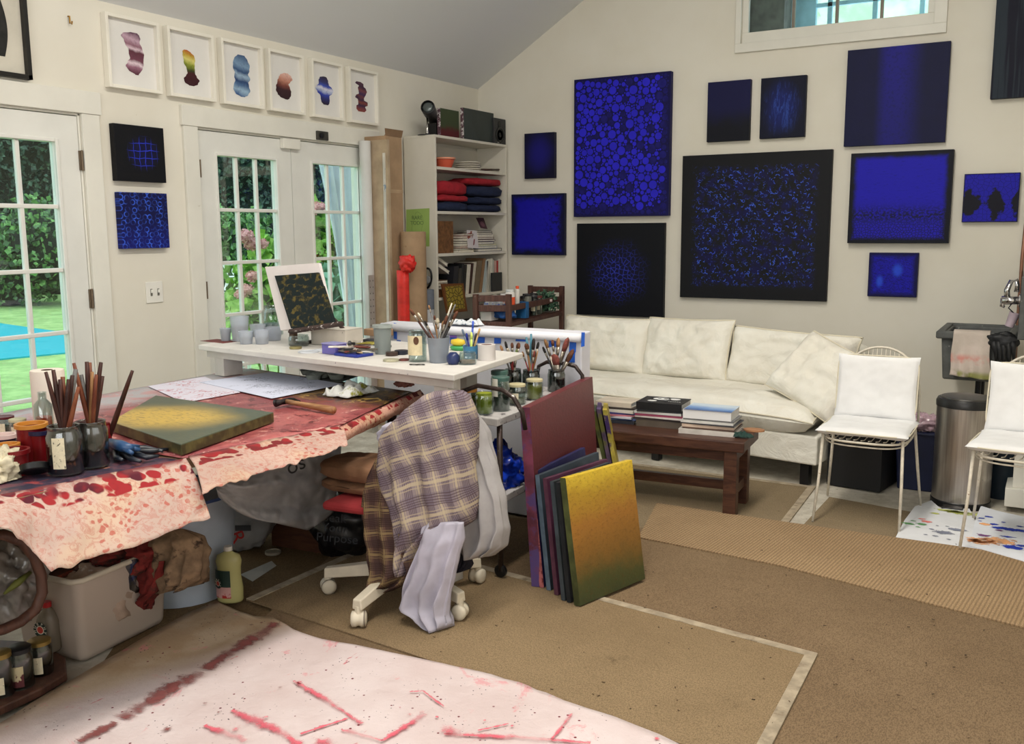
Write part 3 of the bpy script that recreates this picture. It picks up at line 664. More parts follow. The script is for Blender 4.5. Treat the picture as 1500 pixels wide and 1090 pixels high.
# white drape gathered outside the right leaf
t = NT('sheer drape'); M_DRAPE = plain('outdoor drape', (214, 222, 238), .9, var=.05)
p0 = Px(524, 240, -4.95); p1 = Px(524, 455, -4.95)
def dr(u, v_):
    z = p0.z+.25-(p0.z+.25-(-.1))*v_
    yL = 5.50+.22*0
    left = 5.60+.36*min(1, v_*1.5)**.8-.0; right = 6.30
    if v_ > .75: left -= (v_-.75)*.5
    y = left+(right-left)*u
    return Vector((-5.02+.03*math.sin(u*34+v_*3)+.02*math.sin(u*15), y, z))
tag(build('outdoor_curtain', MB().grid(dr, 60, 30), M_DRAPE, smooth=True, solid=.006), 'long white curtain hanging outside the right leaf of the double doors', 'curtain')
# greenery beyond the gable window
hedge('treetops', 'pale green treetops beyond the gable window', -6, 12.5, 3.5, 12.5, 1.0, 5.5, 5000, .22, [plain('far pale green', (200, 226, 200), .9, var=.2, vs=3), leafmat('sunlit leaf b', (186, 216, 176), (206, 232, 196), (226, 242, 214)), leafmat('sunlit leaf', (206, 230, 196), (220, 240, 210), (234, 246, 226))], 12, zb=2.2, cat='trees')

# ------------------------------------------------------------ floor coverings
def sisal(name, c1, c2, sc, ribs=None, rot=0., dirt=(86, 70, 50), fine=150):
    t = NT(name); v = t.map(t.coord(), rot=(0, 0, rot)); s = t.sep(v)
    b1 = t.noise(v, 1.1, 5, .7); c = t.mix(t.sm(b1, .3, .7), C(c1), C(c2))
    fn = t.noise(t.map(v, (1.8, .8, 1)), fine, 3, .7); c = t.mix(t.sm(fn, .4, .62, 0, .55), c, C([x*.66 for x in c1]))
    c = t.mix(t.sm(t.noise(v, 34, 5, .8), .66, .74), c, C(dirt)); c = t.mix(t.sm(t.noise(v, 3.2, 6, .8), .6, .72, 0, .45), c, C([x*.62 for x in c1]))
    if ribs:
        w_ = t.math('SINE', t.math('MULTIPLY', s[ribs[0]], ribs[1])); c = t.mix(t.sm(w_, -.8, .4, .42, 0), c, C([x*.55 for x in c1]))
        t.bump(t.math('ADD', t.math('MULTIPLY', w_, .5), fn), .5, .004)
    else: t.bump(fn, .5, .004)
    return t.done(c, .95, 0, .1)
M_S1 = sisal('sisal dull', (134, 117, 92), (150, 133, 107), 1)
M_S2 = sisal('sisal brown', (124, 103, 79), (138, 116, 90), 1)
M_S3 = sisal('ribbed runner', (166, 138, 105), (180, 152, 117), 1, ribs=(0, 420), rot=.10)
M_BIND = plain('rug binding', (164, 150, 128), .9, var=.15, vs=20, dirt=(120, 104, 84), dthr=(.55, .7))
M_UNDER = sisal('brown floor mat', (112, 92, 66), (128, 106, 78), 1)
def rug(px, z, th, mat, label, binding=None, name='sisal_rug', edges=None, bw=.03, cat='rug', pts=None):
    P = pts or [Pz(x, y, z+th) for x, y in px]
    P = [(p[0], p[1], z) for p in P]
    c = (sum(p[0] for p in P)/len(P), sum(p[1] for p in P)/len(P), z)
    if not binding: return tag(build(name, MB().prism(P, (0, 0, th)), mat), label, cat)
    r = thing(name, label, cat, c); build('weave', MB().prism(P, (0, 0, th)), mat, r)
    mb = MB()
    for i, j in edges:
        a = Vector(P[i]); b = Vector(P[j]); d = (b-a).normalized(); n = Vector((-d.y, d.x, 0))
        if n.dot(Vector(c)-a) < 0: n = -n
        z_ = Vector((0, 0, .0005)); th_ = th+.0015+.0006*i; o_ = n*-.004
        mb.hexa([a+o_+z_, b+o_+z_, b+n*bw+z_, a+n*bw+z_]+[q+Vector((0, 0, th_)) for q in (a+o_, b+o_, b+n*bw, a+n*bw)])
    build('binding', mb, binding, r); return r
rug([(905, 640), (1195, 712), (1150, 768), (700, 730)], .001, .006, M_S1, 'dull sisal rug under the low bench in front of the sofa', M_BIND, edges=[(0, 1), (1, 2)], bw=.035,
    pts=[Pz(870, 672, .006), Pz(1194, 713, .006), Pz(1105, 830, .006), Pz(640, 745, .006)])
rug(None, .001, .006, M_S1, 'sisal rug under the left white chair', pts=[Pz(1215, 728, .006), Pz(1345, 752, .006), Pz(1700, 830, .006), Pz(1700, 900, .006), Pz(1120, 830, .006)])
rug(None, .0075, .009, M_S2, 'large brown sisal carpet filling the lower right floor', pts=[Pz(560, 745, .01), Pz(940, 775, .01), Pz(1560, 900, .01), Pz(1560, 1300, .01), Pz(300, 1500, .01), Pz(330, 960, .01)])
rug(None, .017, .006, M_S3, 'pale ribbed sisal runner crossing behind the canvas stack', pts=[Pz(962, 739, .015), Pz(1160, 768, .015), Pz(1520, 819, .015), Pz(1520, 927, .015), Pz(1140, 830, .015), Pz(935, 789, .015)], name='ribbed_runner')
rug(None, .017, .006, sisal('sisal mid', (138, 117, 89), (152, 130, 100), 1), 'bound sisal rug under the office chair with its corner pointing right', M_BIND, edges=[(0, 1), (1, 2), (3, 0)], bw=.034,
    pts=[Pz(560, 792, .017), Pz(1196, 960, .017), Pz(1110, 1130, .017), Pz(362, 880, .017)])
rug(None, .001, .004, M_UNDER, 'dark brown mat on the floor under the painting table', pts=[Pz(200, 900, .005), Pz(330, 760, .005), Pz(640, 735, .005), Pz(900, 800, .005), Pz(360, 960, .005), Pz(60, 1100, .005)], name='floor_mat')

# paint-splattered drop cloth
dpx = [(-60, 1080), (0, 1062), (60, 1024), (120, 990), (180, 955), (230, 925), (275, 900), (315, 882), (345, 895), (372, 905), (400, 906), (430, 925), (470, 938), (545, 952), (650, 975), (700, 985), (760, 1003), (800, 1018), (840, 1034), (900, 1052), (1000, 1095), (1080, 1160), (1000, 1300), (-100, 1300)]
t = NT('drop cloth'); v = t.coord(); s = t.sep(v)
base = t.mix(t.sm(t.noise(v, 2.2, 4, .6), .35, .65), C(204, 186, 184), C(216, 202, 201))
side = t.sm(t.math('ADD', t.math('ADD', s[0], t.math('MULTIPLY', s[1], -.30)), t.math('MULTIPLY', t.noise(v, 3, 4), .25)), -.62, -.42, 1, 0)
base = t.mix(side, base, t.mix(t.sm(t.noise(v, 6, 4), .4, .6), C(180, 160, 136), C(168, 144, 116)))
red = t.sm(t.noise(v, 3.4, 6, .75, dist=1.2), .585, .66); base = t.mix(t.math('MULTIPLY', red, .55), base, C(214, 128, 136))
red2 = t.sm(t.noise(t.map(v, (2.2, .7, 1), (0, 0, .7)), 5, 4, .7), .66, .7); base = t.mix(t.math('MULTIPLY', red2, .7), base, C(190, 60, 76))
sp = t.vor(v, 26, 'F1'); spk = t.math('MULTIPLY', t.sm(sp, .13, .08), t.sm(t.noise(v, 7), .5, .56)); base = t.mix(spk, base, C(110, 40, 50))
sp = t.vor(v, 60, 'F1'); spk = t.math('MULTIPLY', t.sm(sp, .16, .1), t.sm(t.noise(v, 9), .5, .6)); base = t.mix(spk, base, C(60, 50, 60))
t.bump(t.noise(v, 14, 5, .65), .35, .02); M_DROP = t.done(base, .9, 0, .15)
P = [Pz(x, y, .03) for x, y in dpx]; c = Vector((-1.9, 1.5, .02))
r = thing('drop_cloth', 'big canvas drop cloth splattered with red paint spread on the floor in front', 'drop cloth', (c.x, c.y, .0245))
mb = MB(); n = len(P); vs = [P[0]*0]; R = random.Random(2)
cen = sum((Vector(p) for p in P), Vector())/n; rings = 16; vs = [Vector((cen.x, cen.y, .034))]
for k in range(1, rings+1):
    for i in range(n):
        for h in range(3):
            a = P[i].lerp(P[(i+1) % n], h/3); f = k/rings; p = cen.lerp(a, f); zz = .036+.004*mnoise.noise((p.x*5, p.y*5, 0))+.002*mnoise.noise((p.x*17, p.y*17, 2))
            if k >= rings-1: zz = .035+.012*abs(mnoise.noise((p.x*7, p.y*7, 5)))
            vs.append(Vector((p.x, p.y, zz)))
m = n*3; fs = [(0, 1+i, 1+(i+1) % m) for i in range(m)]
for k in range(rings-1):
    for i in range(m): j = (i+1) % m; fs.append((1+k*m+i, 1+(k+1)*m+i, 1+(k+1)*m+j, 1+k*m+j))
b0 = len(vs)
for i in range(m): q = vs[1+(rings-1)*m+i]; vs.append(Vector((q.x, q.y, .0245)))
for i in range(m): j = (i+1) % m; fs.append((1+(rings-1)*m+i, b0+i, b0+j, 1+(rings-1)*m+j))
build('cloth_sheet', mb.add(vs, fs), M_DROP, r, smooth=True)
# streaks and blots of paint on it
def strip(mb, pts, w0, z=.0425, jag=.25):
    R = random.Random(int(abs(pts[0][0]*7+pts[0][1]))); Q = []
    for (x0, y0), (x1, y1) in zip(pts[:-1], pts[1:]):
        k = 7
        for i in range(k): f = i/k; Q.append(Pz(x0+(x1-x0)*f, y0+(y1-y0)*f, z))
    Q.append(Pz(pts[-1][0], pts[-1][1], z)); vs = []
    for i, q in enumerate(Q):
        d = (Q[min(i+1, len(Q)-1)]-Q[max(0, i-1)]).normalized(); nn = Vector((-d.y, d.x, 0)); f = i/(len(Q)-1); w_ = w0*(.45+.55*math.sin(min(1, f*1.4+.1)*PI*.8))*(1+R.uniform(-jag, jag))
        vs += [q+nn*w_*1.8, q-nn*w_*1.8]
    mb.add(vs, [(2*i, 2*i+1, 2*i+3, 2*i+2) for i in range(len(Q)-1)], None, [(i//2/len(Q), i % 2) for i in range(2*len(Q))])
def blot(mb, x, y, rr, z=.0425, st=1.):
    c = Pz(x, y, z); R = random.Random(int(x*3+y)); k = 12
    mb.add([c]+[c+Vector((math.cos(2*PI*i/k)*rr*st*R.uniform(.75, 1.2), math.sin(2*PI*i/k)*rr*R.uniform(.75, 1.2), 0)) for i in range(k)], [(0, 1+i, 1+(i+1) % k) for i in range(k)], None, [(0, .5)]+[(0, 0)]*k)
def softpaint(name, col, soft=1., thr=.5):
    t = NT(name); v = t.coord(); nt = t.nt; uv = t.sep(t.coord('UV'))
    e = t.math('SUBTRACT', 1., t.math('ABSOLUTE', t.math('MULTIPLY_ADD', uv[1], 2., -1.)))
    a = t.sm(t.math('ADD', t.math('MULTIPLY', e, .9), t.math('MULTIPLY_ADD', t.noise(v, 38, 5, .7), 1.5, -.75)), .18, .18+.5*soft)
    a = t.math('MULTIPLY', a, t.sm(t.noise(v, 9, 3), .3, .6, thr, 1))
    t.done(t.mix(t.noise(v, 12), C(col), C([min(255, x*1.15) for x in col])), .85, 0, .1)
    tr = t.n('BsdfTransparent'); mx = t.n('MixShader'); nt.links.new(a, mx.inputs[0]); nt.links.new(tr.outputs[0], mx.inputs[1]); nt.links.new(t.b.outputs[0], mx.inputs[2])
    nt.links.new(mx.outputs[0], nt.nodes['Material Output'].inputs['Surface']); return t.mat
mb = MB()
for p_, w_ in [([(430, 997), (470, 1020), (530, 1060)], .010), ([(600, 1013), (620, 1012), (650, 1035)], .005), ([(340, 1040), (400, 1066), (440, 1090)], .016), ([(650, 1075), (760, 1080), (865, 1088)], .010), ([(838, 1045), (808, 1083)], .006), ([(560, 1085), (600, 1060), (622, 1045)], .012), ([(440, 1075), (470, 1065), (510, 1052)], .006), ([(500, 1068), (560, 1085)], .009), ([(300, 1062), (360, 1085)], .014), ([(700, 1070), (745, 1060)], .005)]: strip(mb, p_, w_)
for x, y, q in [(438, 1000, .022), (475, 1086, .045), (660, 1072, .05), (618, 1043, .018), (750, 1063, .010), (752, 1037, .008), (600, 1046, .012), (640, 1050, .009), (710, 1055, .008), (495, 1029, .007), (390, 1050, .014), (586, 1036, .008), (962, 1082, .014), (345, 1068, .02)]: blot(mb, x, y, q)
mb.mi = 1
for p_, w_ in [([(405, 912), (372, 935), (335, 957), (300, 980)], .030), ([(298, 985), (255, 1005), (215, 1030), (178, 1052)], .034), ([(170, 1058), (145, 1072), (115, 1086)], .022)]: strip(mb, p_, w_, jag=.2)
for x, y, q in [(410, 1007, .013), (368, 915, .012), (383, 912, .009), (300, 1030, .01), (320, 1043, .008), (245, 1068, .02), (350, 985, .006), (395, 950, .006)]: blot(mb, x, y, q)
build('paint_splashes', mb, [softpaint('crimson splash', (198, 92, 106), 1.5, .25), softpaint('maroon stripe', (126, 74, 72), 1.3, .45)], r)
# spotted paper on the floor at the right
def painted_paper(name, label, px, z, base, spots, zt=.004):
    P = [Pz(x, y, z+zt) for x, y in px]; c = sum((Vector(p) for p in P), Vector())/len(P)
    r = thing(name, label, 'paper', (c.x, c.y, z)); mb = MB().prism([(p.x, p.y, z) for p in P], (0, 0, zt)); ms = [plain(name+' base'+str(len(px)), base, .8, var=.04, vs=6)]
    for mname, col, L in spots:
        mb.mi += 1; ms.append(softpaint(mname, col, .5, .8))
        for s_ in L: blot(mb, s_[0], s_[1], s_[2]*1.25, z+zt+.0008+.0003*mb.mi, s_[3] if len(s_) > 3 else 1.6)
    build('sheet', mb, ms, r)
painted_paper('floor_paper', 'white paper sheet with green and pink daubs under the left chair front leg', [(1311, 789), (1325, 762), (1340, 742), (1364, 733), (1378, 745), (1420, 745), (1432, 770), (1475, 812), (1470, 819), (1415, 808)], .0165, (222, 224, 228),
   [('green daub', (96, 150, 96), [(1332, 767, .02), (1350, 768, .018), (1338, 763, .01), (1345, 772, .008)]), ('coral daub', (214, 118, 112), [(1350, 760, .012), (1358, 764, .018, 2)]), ('lime daub', (176, 180, 96), [(1370, 752, .016), (1395, 749, .03, 3), (1412, 752, .04, 2.2)]), ('grey daub', (120, 124, 140), [(1373, 770, .006), (1388, 771, .006), (1365, 775, .01), (1380, 780, .03), (1402, 776, .024), (1390, 790, .008), (1356, 783, .006), (1370, 785, .012)])])
painted_paper('floor_paper', 'white paper sheet daubed orange and blue at the right frame edge', [(1430, 757), (1437, 741), (1460, 748), (1560, 770), (1560, 845), (1500, 822), (1420, 799)], .0215, (220, 224, 232),
   [('apricot daub', (222, 164, 116), [(1440, 793, .055, 1.3), (1462, 793, .06, 1.3), (1485, 792, .012), (1444, 768, .02), (1430, 792, .03)]), ('blue daub', (44, 62, 160), [(1438, 759, .012), (1449, 757, .014), (1456, 768, .016), (1478, 775, .03, 3), (1484, 802, .03, 2), (1493, 771, .012), (1497, 800, .02), (1470, 765, .008), (1435, 763, .008), (1475, 786, .012, 3)]), ('plum daub', (112, 70, 118), [(1441, 784, .022), (1464, 777, .012)])])
# ------------------------------------------------------------ small-thing builders
M_GLASS = glassy('jar glass', (226, 234, 232), .10, .05)
M_GLASSD = glassy('dull jar glass', (176, 184, 182), .14, .12)
M_METAL = plain('steel', (150, 148, 144), .3, .9, var=.1); M_BLK = plain('black plastic gloss', (22, 22, 24), .35, var=.1)
def jar(name, label, c, r, h, liquid=None, lid=None, glass=None, neck=.84, group=None, tagm=None, cat='jar', open_=True, n=24, text=None):
    c = Vector(c); o = thing(name, label, cat, c, group); g = glass or M_GLASS
    t_ = .06*r+.001
    out = [(r*.9, 0), (r, r*.1), (r, h*.78), (r*neck, h*.88), (r*neck, h*.98), (r*neck+.001, h)]
    inn = [(p-t_, max(q, .004)) for p, q in out[::-1]]; inn[-1] = (r*.88-t_, .004)
    build('glass', MB().lathe(out+inn+[(0.0001, .004)], c, n, cap=True), g, o, smooth=True)
    if liquid:
        f, m = liquid; build('contents', MB().lathe([(r*.86, .005), (r-t_-.0015, .005+r*.08), (r-t_-.0015, max(.012, h*f)), (.0001, max(.012, h*f)+.0005)], c, n), m, o, smooth=False, auto=True)
    if lid:
        k = r*neck+.003; build('lid', MB().lathe([(k, h*.90), (k, h*1.005), (k-.003, h*1.02), (.0001, h*1.02)], c, n), lid, o, auto=True)
    if tagm:
        a0, a1, z0, z1, m = tagm; mb = MB(); q = 8; vs = []
        for i in range(q+1):
            a = math.radians(a0+(a1-a0)*i/q)
            for z in (z0*h, z1*h): vs.append(c+Vector((math.cos(a)*(r+.0015), math.sin(a)*(r+.0015), z)))
        mb.add(vs, [(2*i, 2*i+2, 2*i+3, 2*i+1) for i in range(q)]); build('paper_label', mb, m, o)
    return o
def pot(name, label, c, r0, r1, h, m, inner=None, rim=None, fill=.6, cat='tub', group=None, n=24, th=.003):
    """open plastic tub, r0 at the base, r1 at the rim"""
    c = Vector(c); o = thing(name, label, cat, c, group)
    build('body', MB().lathe([(r0, 0), (r1, h), (r1-th, h), (r0-th, th), (.0001, th)], c, n), m, o, auto=True)
    if rim: build('rim', MB().lathe([(r1-.001, h-.012), (r1+.005, h-.010), (r1+.005, h+.002), (r1-th, h+.002), (r1-th-.001, h-.01)], c, n, cap=False), rim, o, auto=True)
    if inner:
        k = r0+(r1-r0)*fill-th-.001; build('contents', MB().lathe([(r0-th-.001, th+.001), (k, h*fill), (.0001, h*fill+.004)], c, n), inner, o, smooth=True)
    return o
def crumple(mb, c, rx, ry, rz, seed, amp=.35, freq=3., nu=40, nv=24, flat=True):
    c = Vector(c)
    def f(u, v_):
        th = u*2*PI; ph = v_*PI; d = Vector((math.sin(ph)*math.cos(th), math.sin(ph)*math.sin(th), -math.cos(ph)))
        k = 1+amp*mnoise.noise(d*freq+Vector((seed, 0, 0)))+amp*.6*(1-2*abs(mnoise.noise(d*freq*2.1+Vector((0, seed, 0)))))-amp*.3
        p = Vector((d.x*rx*k, d.y*ry*k, d.z*rz*k))
        if flat and p.z < -rz*.55: p.z = -rz*.55
        return c+p
    return mb.grid(f, nu, nv, closeu=True, flip=True)
def rag(name, label, c, rx, ry, rz, seed, m, cat='rag', amp=.4, freq=2.6, group=None, nu=48, nv=30):
    mb = MB(); crumple(mb, Vector(c)+Vector((0, 0, rz*.55)), rx, ry, rz, seed, amp, freq, nu, nv)
    return tag(build(name, mb, m, smooth=True), label, cat, group)
def box_thing(name, label, c, d, rz, m, cat, bevel=.002, group=None):
    return tag(build(name, MB().box((c[0], c[1], c[2]+d[2]/2), d, rz), m, bevel=bevel), label, cat, group)
W_H = {}
def wood(name, c1, c2, sc=10, axis=0, rough=.55, dirt=None):
    if name in W_H: return W_H[name]
    t = NT(name); s_ = [6, 6, 6]; s_[axis] = .7; v = t.map(t.coord(), tuple(s_)); q = t.noise(v, sc, 4, .6, dist=.6)
    c = t.mix(t.sm(q, .35, .65), C(c1), C(c2))
    if dirt: c = t.mix(t.sm(t.noise(t.coord(), 22, 5, .7), .62, .7), c, C(dirt))
    t.bump(q, .15, .002); W_H[name] = t.done(c, rough, 0, .35); return W_H[name]
BR_H = [wood('brush handle dark', (44, 20, 16), (74, 36, 24), 8, 2), wood('brush handle rust', (96, 44, 28), (124, 70, 44), 8, 2), wood('brush handle tan', (150, 110, 70), (120, 82, 50), 8, 2), plain('brush handle red', (122, 24, 24), .4), plain('brush handle black', (26, 24, 26), .4), plain('brush handle grey', (110, 108, 106), .5, var=.3, vs=20), plain('brush handle ivory', (205, 198, 180), .4)]
BR_T = [plain('bristle tan', (156, 116, 78), .9, var=.3, vs=60), plain('bristle brown', (96, 58, 40), .9, var=.3, vs=60), plain('bristle dark', (40, 34, 32), .9, var=.3, vs=60), plain('bristle pale', (196, 186, 164), .9, var=.2, vs=60), plain('bristle rust', (124, 66, 58), .9, var=.25, vs=60), plain('bristle green', (116, 132, 70), .9, var=.3, vs=50)]
M_FERR = plain('ferrule', (158, 150, 138), .35, .8, var=.25, vs=40)
def brush(label, a, b, r, hm, tm=None, group=None, flat=1., tip=.035, name='paintbrush', wide=1.8):
    """a: foot (in the jar), b: top. tm given: bristles up at b; else the handle end is up"""
    a = Vector(a); b = Vector(b); d = (b-a).normalized(); L = (b-a).length
    o = thing(name, label, 'paintbrush', a, group)
    if tm is None:
        build('handle', MB().tube([a, a+d*L*.35, a+d*L*.8, b], [r*1.1, r*1.25, r*.95, r*.7], 8), hm, o, smooth=True)
        return o
    h0 = L-tip*2.1; build('handle', MB().tube([a, a+d*h0*.5, a+d*h0], [r*.7, r, r*.8], 7), hm, o, smooth=True)
    q = d.to_track_quat('Z', 'Y').to_matrix().to_4x4() @ Matrix.Diagonal((wide*flat, max(.55, 1.0/flat), 1, 1))
    build('ferrule', MB().lathe([(r*.8, 0), (r*1.05, tip*.4), (r*1.1, tip*1.0)], a+d*h0, 10, q), M_FERR, o, smooth=True)
    build('bristles', MB().lathe([(r*1.08, 0), (r*1.35, tip*.5), (r*1.0, tip*.95), (r*.2, tip*1.15)], a+d*(h0+tip*.98), 10, q), tm, o, smooth=True)
    return o
PAPERS = {}
def book(label, c, d, rz, cover, pages=None, name='book', group=None, cat='book', M=None, parts=True):
    """d = (length x, depth y, thickness z); lies flat unless M is given; spine on -y side"""
    c = Vector(c); o = thing(name, label, cat, c, group)
    R = Matrix.Rotation(rz, 4, 'Z') if M is None else M
    T = Matrix.Translation(c) @ R; L, D, H = d; t_ = min(.003, H*.18)
    mb = MB()
    for bx in (((-L/2, -D/2, 0), (L/2, D/2, t_)), ((-L/2, -D/2, H-t_), (L/2, D/2, H)), ((-L/2, -D/2, t_), (L/2, -D/2+t_, H-t_))):
        m2 = MB().bb(*bx); mb.add([T @ p for p in m2.v], m2.f)
    build('cover', mb, cover, o)
    m2 = MB().bb((-L/2+.003, -D/2+t_, t_), (L/2-.003, D/2-.003, H-t_)); m3 = MB().add([T @ p for p in m2.v], m2.f)
    build('pages', m3, pages or plain('book pages', (222, 216, 200), .9, var=.06, vs=40), o)
    return o
def bcol(*c): return plain('cover %d %d %d' % c, c, .5, var=.1, vs=8)

# ------------------------------------------------------------ painting table with its cloths
ZT = .745
TA = [(-2.42, .75), (-2.355, 1.994), (-2.238, 2.575), (-2.43, 3.36), (-3.66, 3.55), (-3.60, 2.2), (-3.56, .75)]
def ttop(name, near, far):
    t = NT(name); v = t.coord('Object'); s = t.sep(v)
    q = t.noise(v, 3.2, 6, .7, dist=.8); q2 = t.noise(t.map(v, (1, 1, 1), loc=(4, 2, 0)), 7, 6, .75, dist=1.); q3 = t.noise(t.map(v, (1, 1, 1), loc=(1, 7, 0)), 13, 5, .75, dist=.8)
    c = t.mix(t.sm(q, .42, .6), C(134, 62, 66), C(176, 96, 94)); c = t.mix(t.sm(q2, .54, .60), c, C(96, 32, 36)); c = t.mix(t.sm(q3, .58, .64), c, C(206, 150, 140))
    if far is not None:
        cf = t.mix(t.sm(q2, .44, .58), C(46, 34, 34), C(120, 92, 48)); cf = t.mix(t.sm(q3, .56, .62), cf, C(176, 146, 70)); cf = t.mix(t.sm(q, .53, .6), cf, C(126, 48, 42))
        c = t.mix(t.math('MULTIPLY', t.sm(t.math('ADD', s[1], t.math('MULTIPLY', q, .5)), far, far+.22), t.sm(s[0], -.25, .0)), c, cf)
    if near is not None:
        cn = t.mix(t.sm(q2, .45, .58), C(52, 50, 68), C(104, 66, 78)); cn = t.mix(t.sm(q3, .58, .64), cn, C(196, 128, 96)); cn = t.mix(t.sm(q, .56, .62), cn, C(150, 70, 72))
        c = t.mix(t.sm(t.math('ADD', s[0], t.math('MULTIPLY', q, .3)), near, near+.14), c, cn)
    cb = t.mix(t.sm(q2, .45, .6), C(170, 168, 172), C(186, 142, 144)); c = t.mix(t.sm(t.math('ADD', s[0], t.math('MULTIPLY', q, .4)), -.02, -.28), c, cb)
    t.bump(t.noise(v, 30, 5, .7), .4, .004); return t.done(c, .4, 0, .4)
M_TTA = ttop('near table paint', .22, None); M_TTB = ttop('far table paint', None, .35)
def hangmat(name, base, c1, c2, ztop, warm=1.):
    t = NT(name); v = t.coord('Object'); uv = t.sep(t.coord('UV'))
    c = t.mix(t.sm(t.noise(v, 5, 4, .6), .35, .65), C(base), C([x*.93 for x in base]))
    c = t.mix(t.math('MULTIPLY', t.sm(t.noise(v, 4, 3), .5, .64), .22), c, C(208, 178, 122))
    fl = t.noise(v, 44, 5, .7, dist=1.5); c = t.mix(t.math('MULTIPLY', t.math('MULTIPLY', t.sm(fl, .5, .58), t.sm(fl, .58, .68, 1, 0)), .42), c, C(c1))
    d = t.vor(t.vadd(v, t.vscale(t.noise(v, 30, 2, out=1), .03)), 46, 'F1'); c = t.mix(t.math('MULTIPLY', t.math('MULTIPLY', t.sm(d, .4, .28), t.sm(t.noise(v, 6), .5, .58)), .8), c, C(c1))
    # crusted blots along the fold
    d2 = t.vor(t.vadd(v, t.vscale(t.noise(v, 9, 3, out=1), .05)), 22, 'F1'); near = t.sm(uv[1], .36, .16); blots = t.math('MULTIPLY', t.sm(d2, .55, .46), t.sm(t.math('ADD', near, t.math('MULTIPLY_ADD', t.noise(v, 8), 1.4, -.7)), .35, .5))
    cc = t.mix(t.sm(t.noise(v, 13, 2), .42, .56), C(c2), C(150, 40, 44)); c = t.mix(t.math('MULTIPLY', blots, 1.), c, cc)
    c = t.mix(t.math('MULTIPLY', t.sm(uv[1], .10, .0), t.sm(t.noise(v, 14, 3), .35, .55)), c, C(120, 60, 62))
    t.bump(t.noise(v, 20, 4), .3, .006); return t.done(c, .8, 0, .2)
tbl = thing('painting_table', 'long low-set work table under paint-crusted cloths running along the glass doors', 'table', (-3.0, 2.1, 0))
build('table_top', MB().prism([(x*1.0+(.02 if x < -3 else -.02), y, ZT-.045) for x, y in TA], (0, 0, .038)), wood('table board', (120, 98, 74), (140, 116, 90), 8, 1), tbl)
for x, y in ((-2.455, 3.20), (-3.5, 3.3), (-3.45, 1.1), (-2.60, .95)): build('leg', MB().cyl((x, y, .0062), (x, y, ZT-.046), .021, n=10), plain('dark table leg', (52, 42, 40), .5, .3), tbl, smooth=True)
def cloth_top(name, label, pts, ztop, th, mat, hang, hm, curl=None):
    """pts: polygon of the top; hang: list of (edge point, lower point)"""
    c = Vector((sum(p[0] for p in pts)/len(pts), sum(p[1] for p in pts)/len(pts), ztop)); r = thing(name, label, 'cloth', c)
    mb = MB(); n = len(pts); cen = Vector((c.x, c.y, ztop)); m = n*6; rings = 10; vs = [cen]
    P = [Vector((p[0], p[1], ztop)) for p in pts]
    for k in range(1, rings+1):
        for i in range(n):
            for h in range(6):
                p = cen.lerp(P[i].lerp(P[(i+1) % n], h/6), k/rings); p.z = ztop+th*.5+.0015*mnoise.noise((p.x*9, p.y*9, 1)); vs.append(p)
    fs = [(0, 1+i, 1+(i+1) % m) for i in range(m)]
    for k in range(rings-1):
        for i in range(m): j = (i+1) % m; fs.append((1+k*m+i, 1+(k+1)*m+i, 1+(k+1)*m+j, 1+k*m+j))
    build('top_layer', mb.add(vs, fs), mat, r, smooth=True, solid=th)
    if hang:
        def f(u, v_):
            x = u*(len(hang)-1); i = min(int(x), len(hang)-2); g = x-i; a = Vector(hang[i][0]).lerp(Vector(hang[i+1][0]), g); b = Vector(hang[i][1]).lerp(Vector(hang[i+1][1]), g)
            p = a.lerp(b, v_); out = Vector((1, -.1, 0)); bul = math.sin(min(1, v_*1.6)*PI*.5)*.035
            p = p+out*(bul+.010*math.sin(u*23+v_*2)*v_+.012*mnoise.noise((u*9, v_*2, 3)))
            if v_ < .12: p.z += 0
            if v_ > .93: p += Vector((0, 0, .010*mnoise.noise((u*22, 1, 3))))
            return p
        build('hanging_edge', MB().grid(f, 90, 18), hm, r, smooth=True, solid=.003)
    return r
M_HA = hangmat('near cloth hang', (196, 170, 158), (172, 84, 72), (84, 30, 42), ZT)
M_HB = hangmat('far cloth hang', (192, 163, 150), (168, 70, 60), (116, 40, 42), ZT)
def E_(x, y): p = Pz(x, y, ZT+.005); return (p.x, p.y, ZT+.004)
def B_(x, y, X): return tuple(Px(x, y, X))
hA = [(E_(-90, 745), B_(-90, 745+10, -2.40)), (E_(-40, 735), B_(-40, 770, -2.36)), (E_(0, 725), B_(0, 770, -2.34)), (E_(38, 717), B_(38, 800, -2.33)), (E_(62, 713), B_(64, 833, -2.30)), (E_(110, 703), B_(116, 818, -2.28)), (E_(170, 691), B_(185, 796, -2.24)), (E_(230, 680), B_(250, 771, -2.21)), (E_(272, 671), B_(298, 756, -2.18))]
a0, a1 = E_(-90, 745), E_(272, 671)
cloth_top('canvas_cloth', 'pinkish painters cloth on the near end of the table, its hanging edge blotched maroon', [(a1[0], a1[1]), (a0[0], a0[1]), (-2.50, .8), (-3.5, .8), (-3.57, 1.9)], ZT-.006, .003, M_TTA, hA, M_HA)
hB = [(E_(276, 668), B_(283, 721, -2.20)), (E_(330, 657), B_(335, 702, -2.17)), (E_(400, 643), B_(405, 681, -2.14)), (E_(460, 631), B_(462, 663, -2.12)), (E_(497, 622), B_(499, 650, -2.12))]
b0, b1 = E_(270, 669), E_(499, 621)
cloth_top('canvas_cloth', 'red crusted cloth over the middle of the table with a torn pale fringe', [(b1[0], b1[1]), (b0[0], b0[1]), (-3.57, 1.98), (-3.62, 3.0), (-3.64, 3.5), (-2.45, 3.33)], ZT-.002, .003, M_TTB, hB, M_HB)
p0 = E_(497, 627); p1 = (-2.42, 3.36, ZT)
